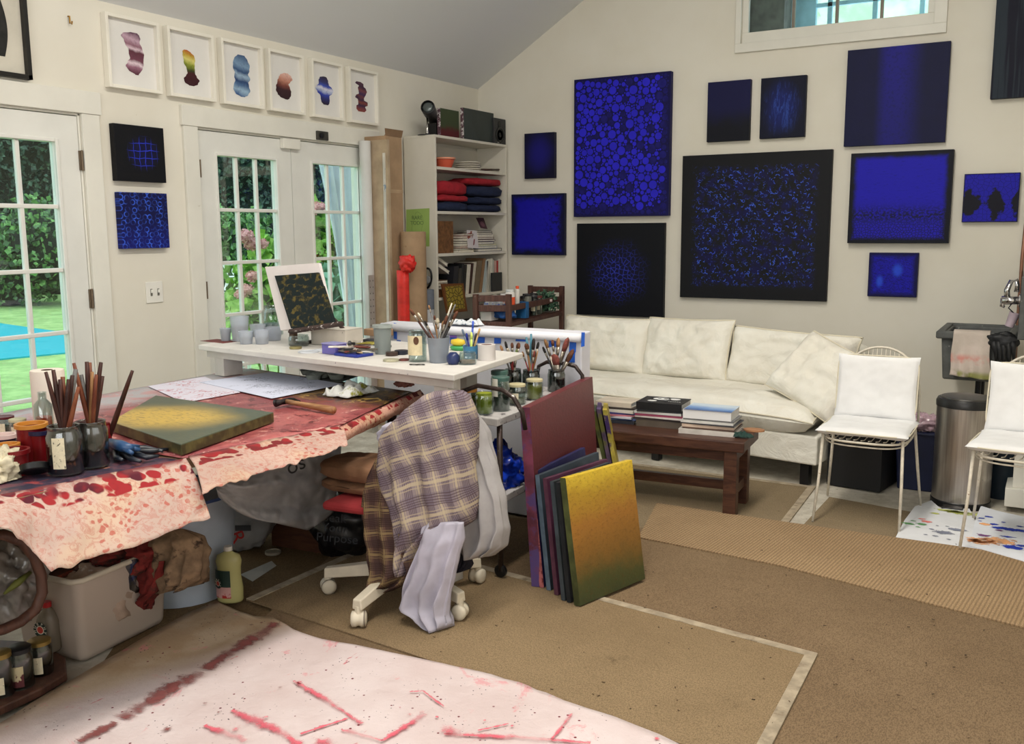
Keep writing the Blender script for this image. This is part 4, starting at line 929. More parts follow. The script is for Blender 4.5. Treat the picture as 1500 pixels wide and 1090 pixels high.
mb = MB(); A = Vector(p0); Bv = Vector(p1); d = Bv-A; nn = Vector((d.y, -d.x, 0)).normalized()
mb.grid(lambda u, v_: A+d*u+nn*(.022*math.sin(v_*PI))+Vector((0, 0, .006-.062*v_+.006*mnoise.noise((u*9, v_*2, 7)))), 24, 8)
tag(build('rolled_cloth_edge', mb, hangmat('rolled edge', (206, 160, 140), (150, 50, 44), (90, 30, 30), ZT), smooth=True, solid=.003), 'paint-stained cloth edge rolled over the far end of the table beside the shirt', 'cloth')

ZC = ZT+.0015
# canvas lying on the table
P4 = [Pz(160, 617, ZC+.055), Pz(265, 650, ZC+.055), Pz(402, 603, ZC+.055), Pz(228, 578, ZC+.055)]
t = NT('table canvas'); g = t.sep(t.coord('Generated')); o = t.coord()
a = t.math('SUBTRACT', g[0], .5); b = t.math('SUBTRACT', g[1], .5); rr = t.math('SQRT', t.math('ADD', t.math('MULTIPLY', a, a), t.math('MULTIPLY', b, b)))
m = t.sm(t.math('ADD', rr, t.math('MULTIPLY_ADD', t.noise(o, 6), .2, -.1)), .12, .46, 1, 0)
c = t.mix(m, C(74, 82, 66), C(196, 164, 74)); st = t.noise(t.map(o, (1, 2.4, 1), (0, 0, .4)), 30, 4, .7); c = t.mix(t.math('MULTIPLY', t.sm(st, .5, .62), t.math('MULTIPLY_ADD', m, .5, .15)), c, C(120, 100, 58))
c = t.mix(t.sm(g[2], .96, .9), c, t.mix(t.sm(t.noise(o, 16, 4), .4, .6), C(60, 58, 34), C(92, 88, 50))); t.bump(st, .25, .002); M_TC = t.done(c, .4, 0, .4)
mb = MB(); z_ = Vector((0, 0, .038)); q = [p.copy() for p in P4]; T_ = [Vector((p.x, p.y, ZC+.041)) for p in [Pz(162, 617, ZC+.041), Pz(265, 651, ZC+.041), Pz(401, 604, ZC+.041), Pz(228, 579, ZC+.041)]]
cv = thing('canvas_painting', 'green-grey canvas with a yellow glow lying flat on the table', 'painting', tuple((T_[0]+T_[2])/2-Vector((0, 0, .038))))
build('canvas', MB().hexa([p-z_ for p in T_]+T_), M_TC, cv, bevel=.003)

# paper sheets, hammer, rags, glove
def sheet(px, z, m, label, name='paper_sheet', zt=.0012):
    P = [Pz(x, y, z) for x, y in px]; return tag(build(name, MB().prism([(p.x, p.y, z) for p in P], (0, 0, zt)), m), label, 'paper')
t = NT('ink paper'); o = t.coord(); k = t.noise(t.map(o, (1, 1.6, 1), (0, 0, .5)), 55, 5, .75, dist=1.5); msk = t.sm(t.noise(o, 7, 3), .5, .6)
M_INK = t.done(t.mix(t.math('MULTIPLY', t.sm(k, .52, .58), msk), C(206, 210, 228), C(86, 92, 110)), .8, 0, .2)
t = NT('red spotted paper'); o = t.coord(); k = t.noise(o, 30, 5, .75, dist=1.5); M_RSP = t.done(t.mix(t.math('MULTIPLY', t.sm(k, .54, .6), t.sm(t.noise(o, 6), .45, .55)), C(212, 208, 220), C(180, 80, 90)), .8, 0, .2)
sheet([(217, 566), (300, 552), (352, 575), (270, 590)], ZC+.003, M_RSP, 'white paper flecked with red behind the flat canvas')
sheet([(292, 560), (398, 545), (503, 563), (398, 584)], ZC+.005, M_INK, 'white paper printed with scribbled grey ink shapes on the table')
h = thing('hammer', 'wooden handled claw hammer lying on the painted table', 'hammer', Pz(440, 592, ZC))
a = Pz(418, 588, ZC+.022); b = Pz(489, 601, ZC+.018)
build('handle', MB().tube([a, a.lerp(b, .3), a.lerp(b, .8), b], [.010, .010, .014, .015], 10), wood('hammer handle', (170, 128, 88), (138, 96, 62), 8, 0), h, smooth=True)
dv = (b-a).normalized(); nv = Vector((-dv.y, dv.x, 0)); hd = MB().tube([a-nv*.05+dv*.0, a-nv*.02, a+nv*.02, a+nv*.04, a+nv*.075+Vector((0, 0, -.012))], [.016, .011, .013, .010, .004], 10)
build('head', hd, plain('dark iron', (48, 42, 42), .45, .7, var=.2), h, smooth=True)
M_RAGW = plain('paint-dabbed white rag', (214, 216, 212), .9, var=.1, vs=14, dirt=(150, 150, 50), dthr=(.56, .66), ds=16)
def flatrag(name, label, c, rx, ry, h, seed, m, cat='rag'):
    mb = MB(); c = Vector(c)
    def f(u, v_):
        x = (u-.5)*2; y = (v_-.5)*2; e = 1-max(abs(x), abs(y))
        q = 1+.3*mnoise.noise((x*1.3+seed, y*1.3, 0)); z = h*(.25+.75*abs(mnoise.noise((x*2.3+seed, y*2.3, 1))*1.6))*min(1, e*5+.15)
        return c+Vector((x*rx*q, y*ry*q, z+.003))
    return tag(build(name, mb.grid(f, 26, 22), m, smooth=True, solid=.003), label, cat)
c = Pz(513, 578, ZC); flatrag('paint_rag', 'crumpled white rag dabbed yellow green, on the table right of the hammer', c, .085, .10, .05, 3, M_RAGW)
c = Pz(592, 566, ZC); rag('paint_rag', 'small crumpled pinkish tissue under the white riser', c, .035, .035, .035, 8, plain('pink tissue', (150, 96, 84), .9, var=.2, vs=20), amp=.6)
# palette with wells
pl = thing('mixing_palette', 'grey flower palette of round mixing wells on the table under the riser', 'palette', Pz(490, 548, ZC))
M_PAL = plain('palette plastic', (150, 156, 146), .4, var=.2, vs=20, dirt=(60, 60, 56))
k = 0
for x, y in ((452, 549), (471, 553), (487, 547), (470, 544), (493, 555), (512, 550), (528, 545), (506, 543), (487, 539), (460, 556)):
    c = Pz(x, y, ZC+.003+.001*(k % 3)); k += 1
    build('well', MB().lathe([(.030, 0), (.041, .024), (.044, .025), (.040, .023), (.028, .004), (.0001, .004)], c, 18), M_PAL, pl, auto=True)
build('tray', MB().prism([(p.x, p.y, ZC+.0005) for p in (Pz(440, 556, ZC), Pz(500, 560, ZC), Pz(545, 545, ZC), (Pz(480, 536, ZC)))], (0, 0, .002)), plain('dark palette tray', (70, 72, 70), .5, dirt=(150, 150, 140)), pl)
# ------------------------------------------------------------ jars and tools on the painting table
def fit(xc, yb, w_, yt, z):
    """centre, radius, height of an upright round thing: xc, bottom y, width, top y in pixels, standing at height z"""
    y = yb
    for _ in range(3):
        c = Pz(xc, y, z); dd = c-Vector(EYEP); dep = dd.dot(Vector(_fw)); r = w_/2*dep/F
        sn = (EYE-z)/dd.length; y = yb-w_/2*sn
    n = Vector((_fw[0], _fw[1], 0)).normalized(); top = yt+w_/2*max(0, sn*.85)
    p = Pp(xc, top, c, n); return c, r, max(.004, p.z-z)
M_WATER = plain('dark brush water', (44, 24, 18), .1, var=.2); M_WATER2 = plain('black brush water', (28, 16, 16), .1, var=.2)
M_LAB = plain('label paper', (216, 206, 178), .7, var=.06, vs=80, dirt=(90, 84, 70), dthr=(.62, .66), ds=90)
M_REDT = translucent('red tub plastic', (120, 18, 24), .85, .3); M_NAVYT = plain('navy tub plastic', (30, 28, 60), .35); M_ORT = plain('orange tub plastic', (196, 130, 50), .4)
g_ = 'brushes in the dark jars'
c1, r1, h1 = fit(98, 698, 50, 618, ZC)
jar('brush_jar', 'clear jar half full of brown water with a cream label, front jar on table', c1, r1, h1, (.42, M_WATER), None, M_GLASSD, .88, tagm=(-75, -35, .16, .8, M_LAB))
c2, r2, h2 = fit(137, 687, 46, 612, ZC)
jar('brush_jar', 'clear jar of near black water just right of the labelled brush jar', c2, r2, h2, (.38, M_WATER2), None, M_GLASSD, .9)
def bpx(label, c, r, x, y, dx, m, tm=None, rr=.0065, Yoff=0., group=g_, tip=.035, wide=1.6, flat=1., foot=.02, z0=.008):
    """brush standing in the jar at c: the top end is at pixel x, y"""
    n = Vector((_fw[0], _fw[1], 0)).normalized(); b = Pp(x, y, c+n*Yoff, n)
    f = Vector((c.x, c.y, c.z+z0)); d = Vector((b.x-c.x, b.y-c.y, 0)); l = d.length
    if l > 1e-4: f = f-d/l*min(r*.55, l*.5)
    # clamp inside the mouth
    return brush(label, f, b, rr, m, tm, group, tip=tip, wide=wide, flat=flat)
for i, (x, y) in enumerate([(67, 545), (78, 542), (92, 552), (100, 556), (106, 550), (111, 541), (115, 567), (88, 556)]):
    bpx('dark stained brush standing handle up in the labelled water jar', c1, r1, x, y, 0, BR_H[[0, 0, 1, 0, 0, 5, 1, 0][i]], None, .0068+.001*(i % 3), Yoff=.02*((i % 3)-1))
for i, (x, y) in enumerate([(108, 532), (127, 530), (131, 531), (135, 545), (148, 531), (150, 551), (141, 549), (119, 549)]):
    bpx('brown wooden brush standing handle up in the black water jar', c2, r2, x, y, 0, BR_H[[1, 0, 1, 2, 0, 0, 1, 5][i]], None, .0068+.001*(i % 3), Yoff=.02*((i % 3)-1))
c3, r3, h3 = fit(158, 652, 14, 618, ZC)
jar('narrow_bottle', 'narrow dark red bottle behind the brush jars', c3, r3*.9, h3, None, None, M_REDT)
brush('long dark tapered brush leaning far right out of the narrow red bottle', c3+Vector((-.003, 0, .006)), Pp(194, 543, c3, (_fw[0], _fw[1], 0)), .0075, BR_H[0], None)
for (xc, yb, w_, yt, m, inner, lab) in [
    (22, 700, 42, 655, M_REDT, plain('pink wash', (150, 60, 60), .3), 'short red plastic tub in front, beside the black jar lid'),
    (50, 682, 42, 617, M_REDT, plain('amber wash', (190, 120, 50), .3), 'tall red tub with an orange rim behind the front one'),
    (62, 682, 30, 628, M_REDT, plain('navy wash', (24, 22, 44), .3), 'red tub with a navy rim touching the labelled brush jar'),
    (10, 672, 30, 634, M_NAVYT, plain('white wash', (222, 214, 204), .4), 'round tub with pale pink rim at the left edge of the table'),
    (14, 690, 30, 648, M_ORT, plain('orange wash', (206, 130, 70), .4), 'short orange rimmed tub behind the front red one')]:
    c, r, h = fit(xc, yb, w_, yt, ZC)
    rim = {'navy': M_NAVYT, 'orange': M_ORT, 'pale': plain('pink rim', (216, 190, 184), .4)}
    rm = M_ORT if 'orange' in lab else M_NAVYT if 'navy' in lab else rim['pale'] if 'pale' in lab else M_REDT
    pot('paint_tub', lab, c+Vector((0, 0, 0)), r*.86, r*.97, h, m, inner, rm, .86)
c, r, h = fit(52, 702, 42, 676, ZC)
T = Matrix.Rotation(math.radians(-16), 4, _r.tolist()) @ Matrix.Rotation(math.radians(-14), 4, 'Y')
ld = thing('jar_lid', 'black screw lid with a white liner tilted against the brush jars', 'lid', (c.x, c.y, ZC))
cc = Vector((c.x, c.y, ZC+.012))
build('cap', MB().lathe([(r*.9, 0), (r, .003), (r, .02), (r*.93, .022), (r*.9, .012), (.0001, .012)], cc, 28, T), M_BLK, ld, auto=True)
build('liner', MB().lathe([(r*.88, .0125), (r*.85, .0145), (.0001, .0145)], cc, 28, T), plain('lid liner', (206, 214, 204), .4), ld, auto=True)
c, r, h = fit(68, 662, 26, 572, ZC)
jar('spray_bottle', 'clear bottle of orange red liquid beside the paper towel roll', c, r, h, (.58, plain('red ink', (206, 70, 48), .2)), None, M_GLASS, .45)
c, r, h = fit(77, 650, 46, 538, ZC)
tr = thing('paper_towel_roll', 'white paper towel roll standing before the left glass door', 'paper towel', c)
build('roll', MB().lathe([(r*.96, 0), (r, .004), (r, h-.006), (r*.97, h), (r*.34, h), (r*.34, h-.05), (.0001, h-.05)], c, 32), plain('paper towel', (226, 216, 204), .9, var=.03, bump=.2), tr, auto=True)
build('core', MB().lathe([(r*.33, h-.06), (r*.33, h+.0005), (r*.27, h+.0005), (r*.27, h-.06)], c, 24, cap=False), plain('card core', (92, 74, 58), .9), tr, auto=True)
for (xc, yb, w_, yt, lm, lab) in [(8, 640, 26, 608, plain('dark red lid', (84, 20, 28), .4), 'glass jar with a dark red lid at the left edge of the table'), (28, 648, 22, 612, plain('cream lid', (200, 196, 160), .5), 'glass jar with a cream lid among the paint tubs')]:
    c, r, h = fit(xc, yb, w_, yt, ZC); jar('glass_jar', lab, c, r, h, (.5, plain('grey sediment', (150, 140, 130), .5)), lm, M_GLASS, .95, tagm=(-80, -30, .2, .7, M_LAB))
# crumpled white rag at the left edge
c = Pz(4, 704, ZC); rag('paint_rag', 'crumpled off white rag at the left end of the painting table', c-Vector((.02, 0, 0)), .050, .06, .055, 17, plain('off white rag', (216, 206, 178), .9, var=.12, vs=18, dirt=(140, 130, 60), dthr=(.62, .7)), amp=.5)
# black nitrile gloves
M_GLV = plain('black glove rubber', (28, 34, 44), .35, var=.3, vs=30, spec=.6); M_GLVB = plain('blue glove rubber', (44, 76, 116), .35, var=.2)
gl = thing('rubber_gloves', 'limp black and blue rubber gloves beside the flat green canvas', 'gloves', Pz(200, 668, ZC))
mb = MB(); base = Pz(172, 664, ZC+.012)
mb.tube([Pz(160, 653, ZC+.02), Pz(176, 656, ZC+.022), Pz(195, 662, ZC+.018)], [.022, .026, .02], 10)
for (x, y), (x2, y2), (x3, y3) in [((190, 662), (215, 670), (232, 668)), ((188, 660), (222, 661), (246, 658)), ((186, 658), (214, 656), (238, 661)), ((180, 662), (192, 672), (206, 676)), ((170, 660), (170, 670), (180, 674))]:
    mb.tube([Pz(x, y, ZC+.017), Pz((x+x2)/2, (y+y2)/2, ZC+.016), Pz(x2, y2, ZC+.0125), Pz(x3, y3, ZC+.0105)], [.010, .010, .0095, .005], 8)
build('black_glove', mb, M_GLV, gl, smooth=True)
mb = MB(); mb.tube([Pz(161, 648, ZC+.040), Pz(176, 653, ZC+.046), Pz(192, 657, ZC+.043)], [.013, .018, .013], 9)
for a_, b_ in (((188, 656), (205, 659)), ((186, 654), (203, 654)), ((180, 656), (194, 664))): mb.tube([Pz(*a_, ZC+.042), Pz(*b_, ZC+.032)], [.010, .006], 8)
build('blue_glove', mb, M_GLVB, gl, smooth=True)

# ------------------------------------------------------------ white riser bench over the far end
ZR_ = .90; th_ = .026
R0 = [Pz(290, 505, ZR_), Pz(665, 549, ZR_), Pz(737, 526, ZR_)]
dx = (R0[1]-R0[0]).normalized(); dy = (R0[2]-R0[1]); dy.z = 0; dy.normalize(); RD = .70
R_ = [R0[0], R0[1], R0[1]+dy*RD, R0[0]+dy*RD]
M_RIS = plain('paint flecked white board', (214, 210, 204), .5, var=.05, vs=6, dirt=(96, 80, 110), dthr=(.69, .72), ds=34)
rs = thing('riser_bench', 'white paint-flecked riser bench standing over the far end of the table', 'bench', ((R0[0]+R0[1])/2).to_tuple()[:2]+(ZT+.003,))
build('board', MB().prism([(p.x, p.y, ZR_-th_) for p in R_], (0, 0, th_)), M_RIS, rs, bevel=.004)
M_RLEG = plain('riser leg white', (200, 194, 186), .6, var=.06)
ang = math.atan2(dx.y, dx.x)
def rp(a, b): return R_[0]+dx*a+dy*b
Lx = (R0[1]-R0[0]).length
build('rail', MB().box(tuple(rp(Lx*.5, .05)[:2])+(ZR_-th_-.02,), (Lx*.97, .02, .035), ang), M_RLEG, rs, bevel=.002)
zl = ZT+.004
for k, (a, b, lo) in enumerate([(.13, .10, zl), (.12, RD-.14, zl), (Lx-.09, .09, .0245), (Lx-.24, .52, .0175)]):
    p = rp(a, b); build('leg', MB().box((p.x, p.y, (lo+ZR_-th_)/2), (.075, .11 if k < 2 else .075, ZR_-th_-lo), ang), M_RLEG, rs, bevel=.002)
ZP = ZR_+.0005
# cups of murky water
M_CUPP = translucent('frosted cup', (204, 208, 214), .42, .35); M_MUD = plain('murky grey paint', (66, 62, 64), .5, var=.3, vs=14); M_VIO = plain('violet ink', (40, 34, 66), .4)
for (xc, yb, w_, yt, inn, f_, lab) in [
    (331, 500, 17, 480, M_VIO, .85, 'small cup of dark violet paint at the left end of the riser'),
    (352, 501, 28, 462, M_MUD, .6, 'tall frosted cup with grey sludge, tallest of the cup cluster'),
    (361, 505, 22, 484, M_MUD, .5, 'short frosted cup of dark grey paint in front of the tall cup'),
    (384, 505, 23, 482, M_MUD, .4, 'frosted cup at the front right of the cup cluster'),
    (378, 494, 24, 474, M_MUD, .35, 'frosted cup in the middle of the cup cluster'),
    (401, 500, 26, 478, plain('bluish wash', (140, 156, 176), .4), .5, 'wide frosted cup right of the cluster beside the box'),
    (398, 492, 22, 472, plain('rusty wash', (150, 110, 96), .4), .8, 'squat cup with a rusty rim behind the frosted cups')]:
    c, r, h = fit(xc, yb, w_, yt, ZP); pot('plastic_cup', lab, c, r*.78, r*.98, h, M_CUPP, inn, None, f_, 'cup')
c, r, h = fit(400, 492, 30, 446, ZP); jar('big_glass_jar', 'large clear glass jar with a black rim ring behind the cups', c, r, h, None, None, M_GLASS, .8)
box_thing('red_card', 'flat dark red card under the violet cup', Pz(322, 500, ZP-.001), (.19, .10, .0012), ang, plain('dark red card', (110, 52, 48), .7), 'card', 0)
# tabletop easel and canvas
ez = thing('tabletop_easel', 'little dark tabletop easel splashed with white paint holding a propped canvas', 'easel', Pz(425, 508, ZP))
M_EAS = plain('easel stained wood', (62, 46, 42), .5, var=.3, vs=30, dirt=(196, 190, 186), dthr=(.6, .66), ds=34)
Y0 = Pz(423, 508, ZP).y+.02
a = Py(424, 486, Y0); b = Py(502, 474, Y0)
build('shelf_rail', MB().tube([a, b], .012, 4), M_EAS, ez)
build('front_post', MB().box(((a.x+.01), Y0+.015, (ZP+a.z)/2), (.03, .025, a.z-ZP), 0), plain('easel leg wood', (78, 56, 40), .5), ez)
build('rear_post', MB().tube([Vector((b.x-.12, Y0+.24, ZP+.006)), Vector(((a.x+b.x)/2, Y0+.05, a.z+.12))], .009, 6), M_EAS, ez)
build('base_rail', MB().tube([Vector((a.x+.01, Y0+.02, ZP+.009)), Vector((a.x+.02, Y0+.30, ZP+.009))], .009, 6), M_EAS, ez)
# white board and dark olive canvas
Yb_ = Y0+.03
def quad_slab(pts, t_): return MB().prism(pts, t_)
wb = [Py(411, 484, Yb_), Py(488, 476, Yb_), Py(467, 385, Yb_+.07), Py(388, 391, Yb_+.07)]
tag(build('canvas_board', quad_slab(wb, (0, .018, -.004)), plain('white gesso board', (222, 214, 212), .7, var=.03), bevel=.001), 'blank white board behind the dark olive canvas on the small easel', 'canvas board')
ob = [Py(426, 481, Yb_-.022), Py(489, 474, Yb_-.022), Py(466, 399, Yb_+.048), Py(402, 404, Yb_+.048)]
t = NT('olive rings'); o = t.coord(); uv = t.sep(t.coord('Generated')); d = t.vor(t.comb(uv[0], uv[2], 0.), 11, 'F1', rnd=1, dims='2D')
c = t.mix(t.math('MULTIPLY', t.sm(t.noise(o, 34, 5, .7), .44, .64), t.sm(t.math('MINIMUM', uv[0], t.math('SUBTRACT', 1., uv[0])), .04, .2)), C(26, 32, 30), C(104, 90, 42)); c = t.mix(t.sm(d, .52, .40), c, C(22, 32, 32))
M_OLIVE = t.done(c, .6, 0, .2)
tag(build('canvas_painting', quad_slab(ob, (0, .020, -.004)), M_OLIVE, bevel=.001), 'dark canvas of olive yellow rings propped on the small easel', 'painting')
M_CARD = plain('white carton', (198, 190, 178), .8, var=.06, vs=12, dirt=(120, 110, 100), dthr=(.7, .74), ds=40)
p = Pz(476, 507, ZP); bx = thing('carton_box', 'small white carton under the propped canvas on the riser', 'box', tuple(p+Vector((0, .09, 0))))
build('carton', MB().box((p.x, p.y+.09, ZP+.040), (.22, .13, .078), ang+.12), M_CARD, bx, bevel=.002)
build('flap', MB().box((p.x, p.y+.09, ZP+.0805), (.222, .133, .002), ang+.12), plain('carton lid', (214, 208, 198), .8), bx)
p = Pz(537, 494, ZP); box_thing('carton_box', 'tan shallow box with a white lid near the right door leaf', p+Vector((0, .1, 0)), (.13, .09, .035), ang, plain('tan box', (170, 136, 104), .8), 'box')
c, r, h = fit(438, 508, 30, 489, ZP); jar('short_jar', 'short open glass jar under the small easel', c, r, h, (.3, plain('black grit', (60, 60, 62), .6)), None, M_GLASS, .92)
c, r, h = fit(433, 512, 18, 506, ZP); tag(build('jar_lid', MB().lathe([(r*.95, 0), (r, .002), (r, .009), (r*.9, .011), (.0001, .011)], c, 24), plain('gold lid', (150, 140, 96), .4, .6), auto=True), 'brass coloured jar lid in front of the short jar', 'lid')
for (x, y, w_, m, lab) in [(452, 516, 30, 'a', 'white plastic lid ring lying left of the purple box'), (470, 514, 22, 'b', 'second white lid lying beside the purple box')]:
    c = Pz(x, y, ZP); r = w_/2*(c-Vector(EYEP)).length/F
    tag(build('plastic_disc', MB().lathe([(r, 0), (r, .005), (r*.93, .006), (r*.9, .003), (.0001, .003)], c, 26), plain('plastic lid white', (196, 200, 206), .4), auto=True), lab, 'lid')
p = Pz(490, 518, ZP); bt = thing('plastic_box', 'translucent purple plastic box on the riser', 'box', p)
build('box_body', MB().box((p.x, p.y, ZP+.022), (.09, .07, .043), ang), translucent('purple plastic', (120, 112, 190), .75, .3), bt, bevel=.003)
build('box_lid', MB().box((p.x, p.y, ZP+.047), (.094, .074, .006), ang), plain('purple lid', (150, 146, 200), .3), bt, bevel=.002)
c = Pz(518, 521, ZP); tr = thing('blue_tray', 'blue tray heaped with paint scraps and tubes on the riser', 'tray', c)
build('tray', MB().box((c.x, c.y, ZP+.006), (.15, .10, .012), ang), plain('blue tray', (36, 52, 140), .35), tr, bevel=.003)
SCR = [plain('scrap %d' % i, q, .7, var=.2, vs=20) for i, q in enumerate([(200, 170, 130), (170, 160, 150), (120, 60, 50), (220, 214, 204), (60, 54, 50), (96, 90, 80), (190, 188, 190), (40, 42, 50)])]
R = random.Random(5)
for k in range(12):
    q = c+Vector((R.uniform(-.06, .06), R.uniform(-.035, .035), .018+.004*k/2)); a_ = R.uniform(0, 3)
    build('scrap', MB().box(q, (R.uniform(.05, .09), R.uniform(.012, .03), .006), M=Matrix.Rotation(a_, 4, 'Z') @ Matrix.Rotation(R.uniform(-.2, .2), 4, 'X')), SCR[k % 8], tr, bevel=.001)
# a drift of squeezed tubes and brushes lying behind the blue tray
TUBC = [(60, 60, 64), (176, 170, 160), (150, 140, 60), (70, 50, 44), (210, 208, 204), (40, 46, 90)]
def tube_paint(label, c, L, w_, rz, col, group=None):
    c = Vector(c); o = thing('paint_tube', label, 'paint tube', c, group)
    T = Matrix.Translation(c) @ Matrix.Rotation(rz, 4, 'Z') @ Matrix.Translation((0, 0, w_*.5)) @ Matrix.Rotation(PI/2, 4, 'Y')
    mb = MB(); vs = []; fs = []; n = 12
    for k, (z, ax, ay) in enumerate([(-L/2, .9, .06), (-L/2+.01, .9, .1), (0, .8, .6), (L/2-.012, .62, .62), (L/2-.006, .3, .3)]):
        for i in range(n): a = 2*PI*i/n; vs.append(T @ Vector((math.cos(a)*w_*.5*ay*1.4, math.sin(a)*w_*ax*.6, z)))
    for k in range(4):
        for i in range(n): j = (i+1) % n; fs.append((k*n+i, k*n+j, (k+1)*n+j, (k+1)*n+i))
    fs += [tuple(range(n))[::-1], tuple(range(4*n, 5*n))]
    build('tube_body', mb.add(vs, fs), plain('tube %d %d %d' % col, col, .35, .3, var=.15, vs=30), o, smooth=True)
    build('cap', MB().cyl(T @ Vector((0, 0, L/2-.006)), T @ Vector((0, 0, L/2+.010)), w_*.22, n=10), M_BLK, o)
    return o
for i, (x, y, L, a_) in enumerate([(500, 507, .12, .3), (520, 506, .13, -.2), (538, 508, .11, .15), (528, 512, .12, .5), (545, 514, .10, -.4), (556, 511, .10, .2), (540, 503, .13, .1)]):
    tube_paint(['grey paint tube leftmost of those behind the blue tray', 'pale paint tube behind the blue tray', 'olive paint tube behind the blue tray', 'brown paint tube closest to the blue tray', 'white paint tube left of the sludge tub', 'navy paint tube touching the sludge tub', 'dark paint tube lying at the back of the riser'][i], Pz(x, y, ZP), L, .028, a_, TUBC[i % 6])
# sludge tub
c, r, h = fit(561, 520, 28, 475, ZP)
pot('plastic_tub', 'frosted tub with a grooved rim holding grey sludge on the riser', c, r*.82, r*.95, h, translucent('grey frosted tub', (160, 168, 166), .6, .3), M_MUD, plain('tub rim', (158, 166, 162), .4), .6, 'tub')
# small lids and brush-cleaning things
for (x, y, w_, col, hh, lab) in [(573, 529, 24, (190, 186, 160), .008, 'pale flat tin lid in front of the sludge tub'), (574, 521, 18, (70, 56, 50), .016, 'brown tin stacked behind the pale lid'), (588, 519, 20, (40, 44, 56), .018, 'dark round tin left of the mason jar'), (592, 528, 16, (120, 70, 66), .006, 'reddish tin lid lying by the mason jar')]:
    c = Pz(x, y, ZP); r = w_/2*(c-Vector(EYEP)).length/F
    tag(build('tin_lid', MB().lathe([(r*.96, 0), (r, .002), (r, hh), (r*.9, hh+.001), (.0001, hh+.001)], c, 24), plain('tin %d' % x, col, .4, .3, var=.2, vs=30), auto=True), lab, 'tin')
c, r, h = fit(612, 531, 27, 482, ZP)
mj = jar('mason_jar', 'tall glass jar with a cream label left of the frosted brush cup', c, r, h, None, None, M_GLASS, .9, tagm=(-150, -25, .22, .84, plain('parchment label', (214, 200, 164), .7, var=.06, vs=30)))
lbm = MB()
for k, (a0_, z0_, z1_, wd_) in enumerate([(-62, .56, .82, 16), ]):
    vs = [c+Vector((math.cos(math.radians(a0_+q*wd_/8.))*(r+.0028), math.sin(math.radians(a0_+q*wd_/8.))*(r+.0028), 0)) for q in range(-8, 9)]
    pts_ = []
    for q in range(16):
        an = 2*PI*q/16; aa = math.radians(a0_+math.cos(an)*wd_); pts_.append(c+Vector((math.cos(aa)*(r+.0028), math.sin(aa)*(r+.0028), h*(.69+.13*math.sin(an)))))
    lbm.add(pts_, [list(range(16))])
build('label_emblem', lbm, plain('brown emblem', (92, 60, 40), .7), mj)
def text_on(s, loc, rot, size, m, parent=None, name='lettering', ext=.0004, align='CENTER', sx=1.):
    cu = bpy.data.curves.new(name, 'FONT'); cu.body = s; cu.size = size; cu.extrude = ext; cu.align_x = align; cu.align_y = 'CENTER'
    tmp = bpy.data.objects.new('tmp', cu); COL.objects.link(tmp); dg = bpy.context.evaluated_depsgraph_get(); me = bpy.data.meshes.new_from_object(tmp.evaluated_get(dg))
    bpy.data.objects.remove(tmp); o = bpy.data.objects.new(name, me); COL.objects.link(o); me.materials.clear(); me.materials.append(m)
    M = Matrix.Translation(loc) @ (rot if isinstance(rot, Matrix) else Matrix.Rotation(0, 4, 'Z')) @ Matrix.Diagonal((sx, 1, 1, 1))
    if parent is not None: o.parent = parent; M = Matrix.Translation(-ORG[parent.name]) @ M
    me.transform(M); ORG[o.name] = ORG[parent.name] if parent is not None else Vector((0, 0, 0)); return o
def facing(nx, ny, roll=0.):      # text standing upright, facing the horizontal direction nx, ny
    z = Vector((nx, ny, 0)).normalized(); y = Vector((0, 0, 1)); x = y.cross(z)
    return Matrix(((x.x, y.x, z.x, 0), (x.y, y.y, z.y, 0), (x.z, y.z, z.z, 0), (0, 0, 0, 1))) @ Matrix.Rotation(roll, 4, 'Z')
# frosted cup of brushes
c, r, h = fit(643, 533, 34, 492, ZP)
cup = pot('plastic_cup', 'frosted plastic cup full of brushes at the right end of the riser', c, r*.8, r*.97, h, translucent('frosted brush cup', (176, 182, 190), .42, .3), None, None, .5, 'cup')
G1 = 'brushes in the frosted cup'
for i, (x, y, hm, tm, rr, tip, wd_) in enumerate([(600, 452, 0, 1, .0055, .030, 1.9), (612, 458, 5, 3, .004, .022, 1.4), (628, 447, 5, 0, .003, .016, 1.2), (636, 462, 2, 1, .0035, .018, 1.3), (655, 462, 4, 1, .006, .034, 2.6), (662, 444, 6, None, .0045, .02, 1), (667, 446, 5, None, .0045, .02, 1), (670, 456, 4, 1, .006, .034, 2.2), (650, 470, 2, 0, .0045, .026, 1.8), (641, 466, 5, 3, .004, .022, 1.5), (622, 470, 1, 2, .004, .02, 1.3), (659, 472, 3, 0, .004, .022, 1.6)]):
    bpx('brush standing in the frosted cup on the white riser', c, r, x, y, 0, BR_H[hm], None if tm is None else BR_T[tm], rr, Yoff=.012*((i % 3)-1), group=G1, tip=tip, wide=wd_)
# eyeglasses, blue bowl, short jar, pencils mug, tape roll
g = thing('eyeglasses', 'folded wire eyeglasses lying in front of the mason jar', 'eyeglasses', Pz(611, 534, ZP))
for k, (x, y) in enumerate(((606, 534), (616, 534))):
    q = Pz(x, y, ZP+.003); build('lens_rim', MB().tube([q+Vector((math.cos(a)*.019, math.sin(a)*.013, 0)) for a in [i*2*PI/18 for i in range(18)]], .0016, 6, closed=True), M_BLK, g)
build('bridge', MB().tube([Pz(609.5, 534, ZP+.003), Pz(612.5, 534, ZP+.003)], .0014, 6), M_BLK, g)
c, r, h = fit(664, 535, 20, 515, ZP); tag(build('round_stopper', MB().lathe([(r*.7, 0), (r, h*.3), (r*.95, h*.7), (r*.5, h), (.0001, h)], c, 24), plain('deep blue cap', (36, 48, 92), .3), smooth=True), 'round dark blue stopper beside the frosted brush cup', 'stopper')
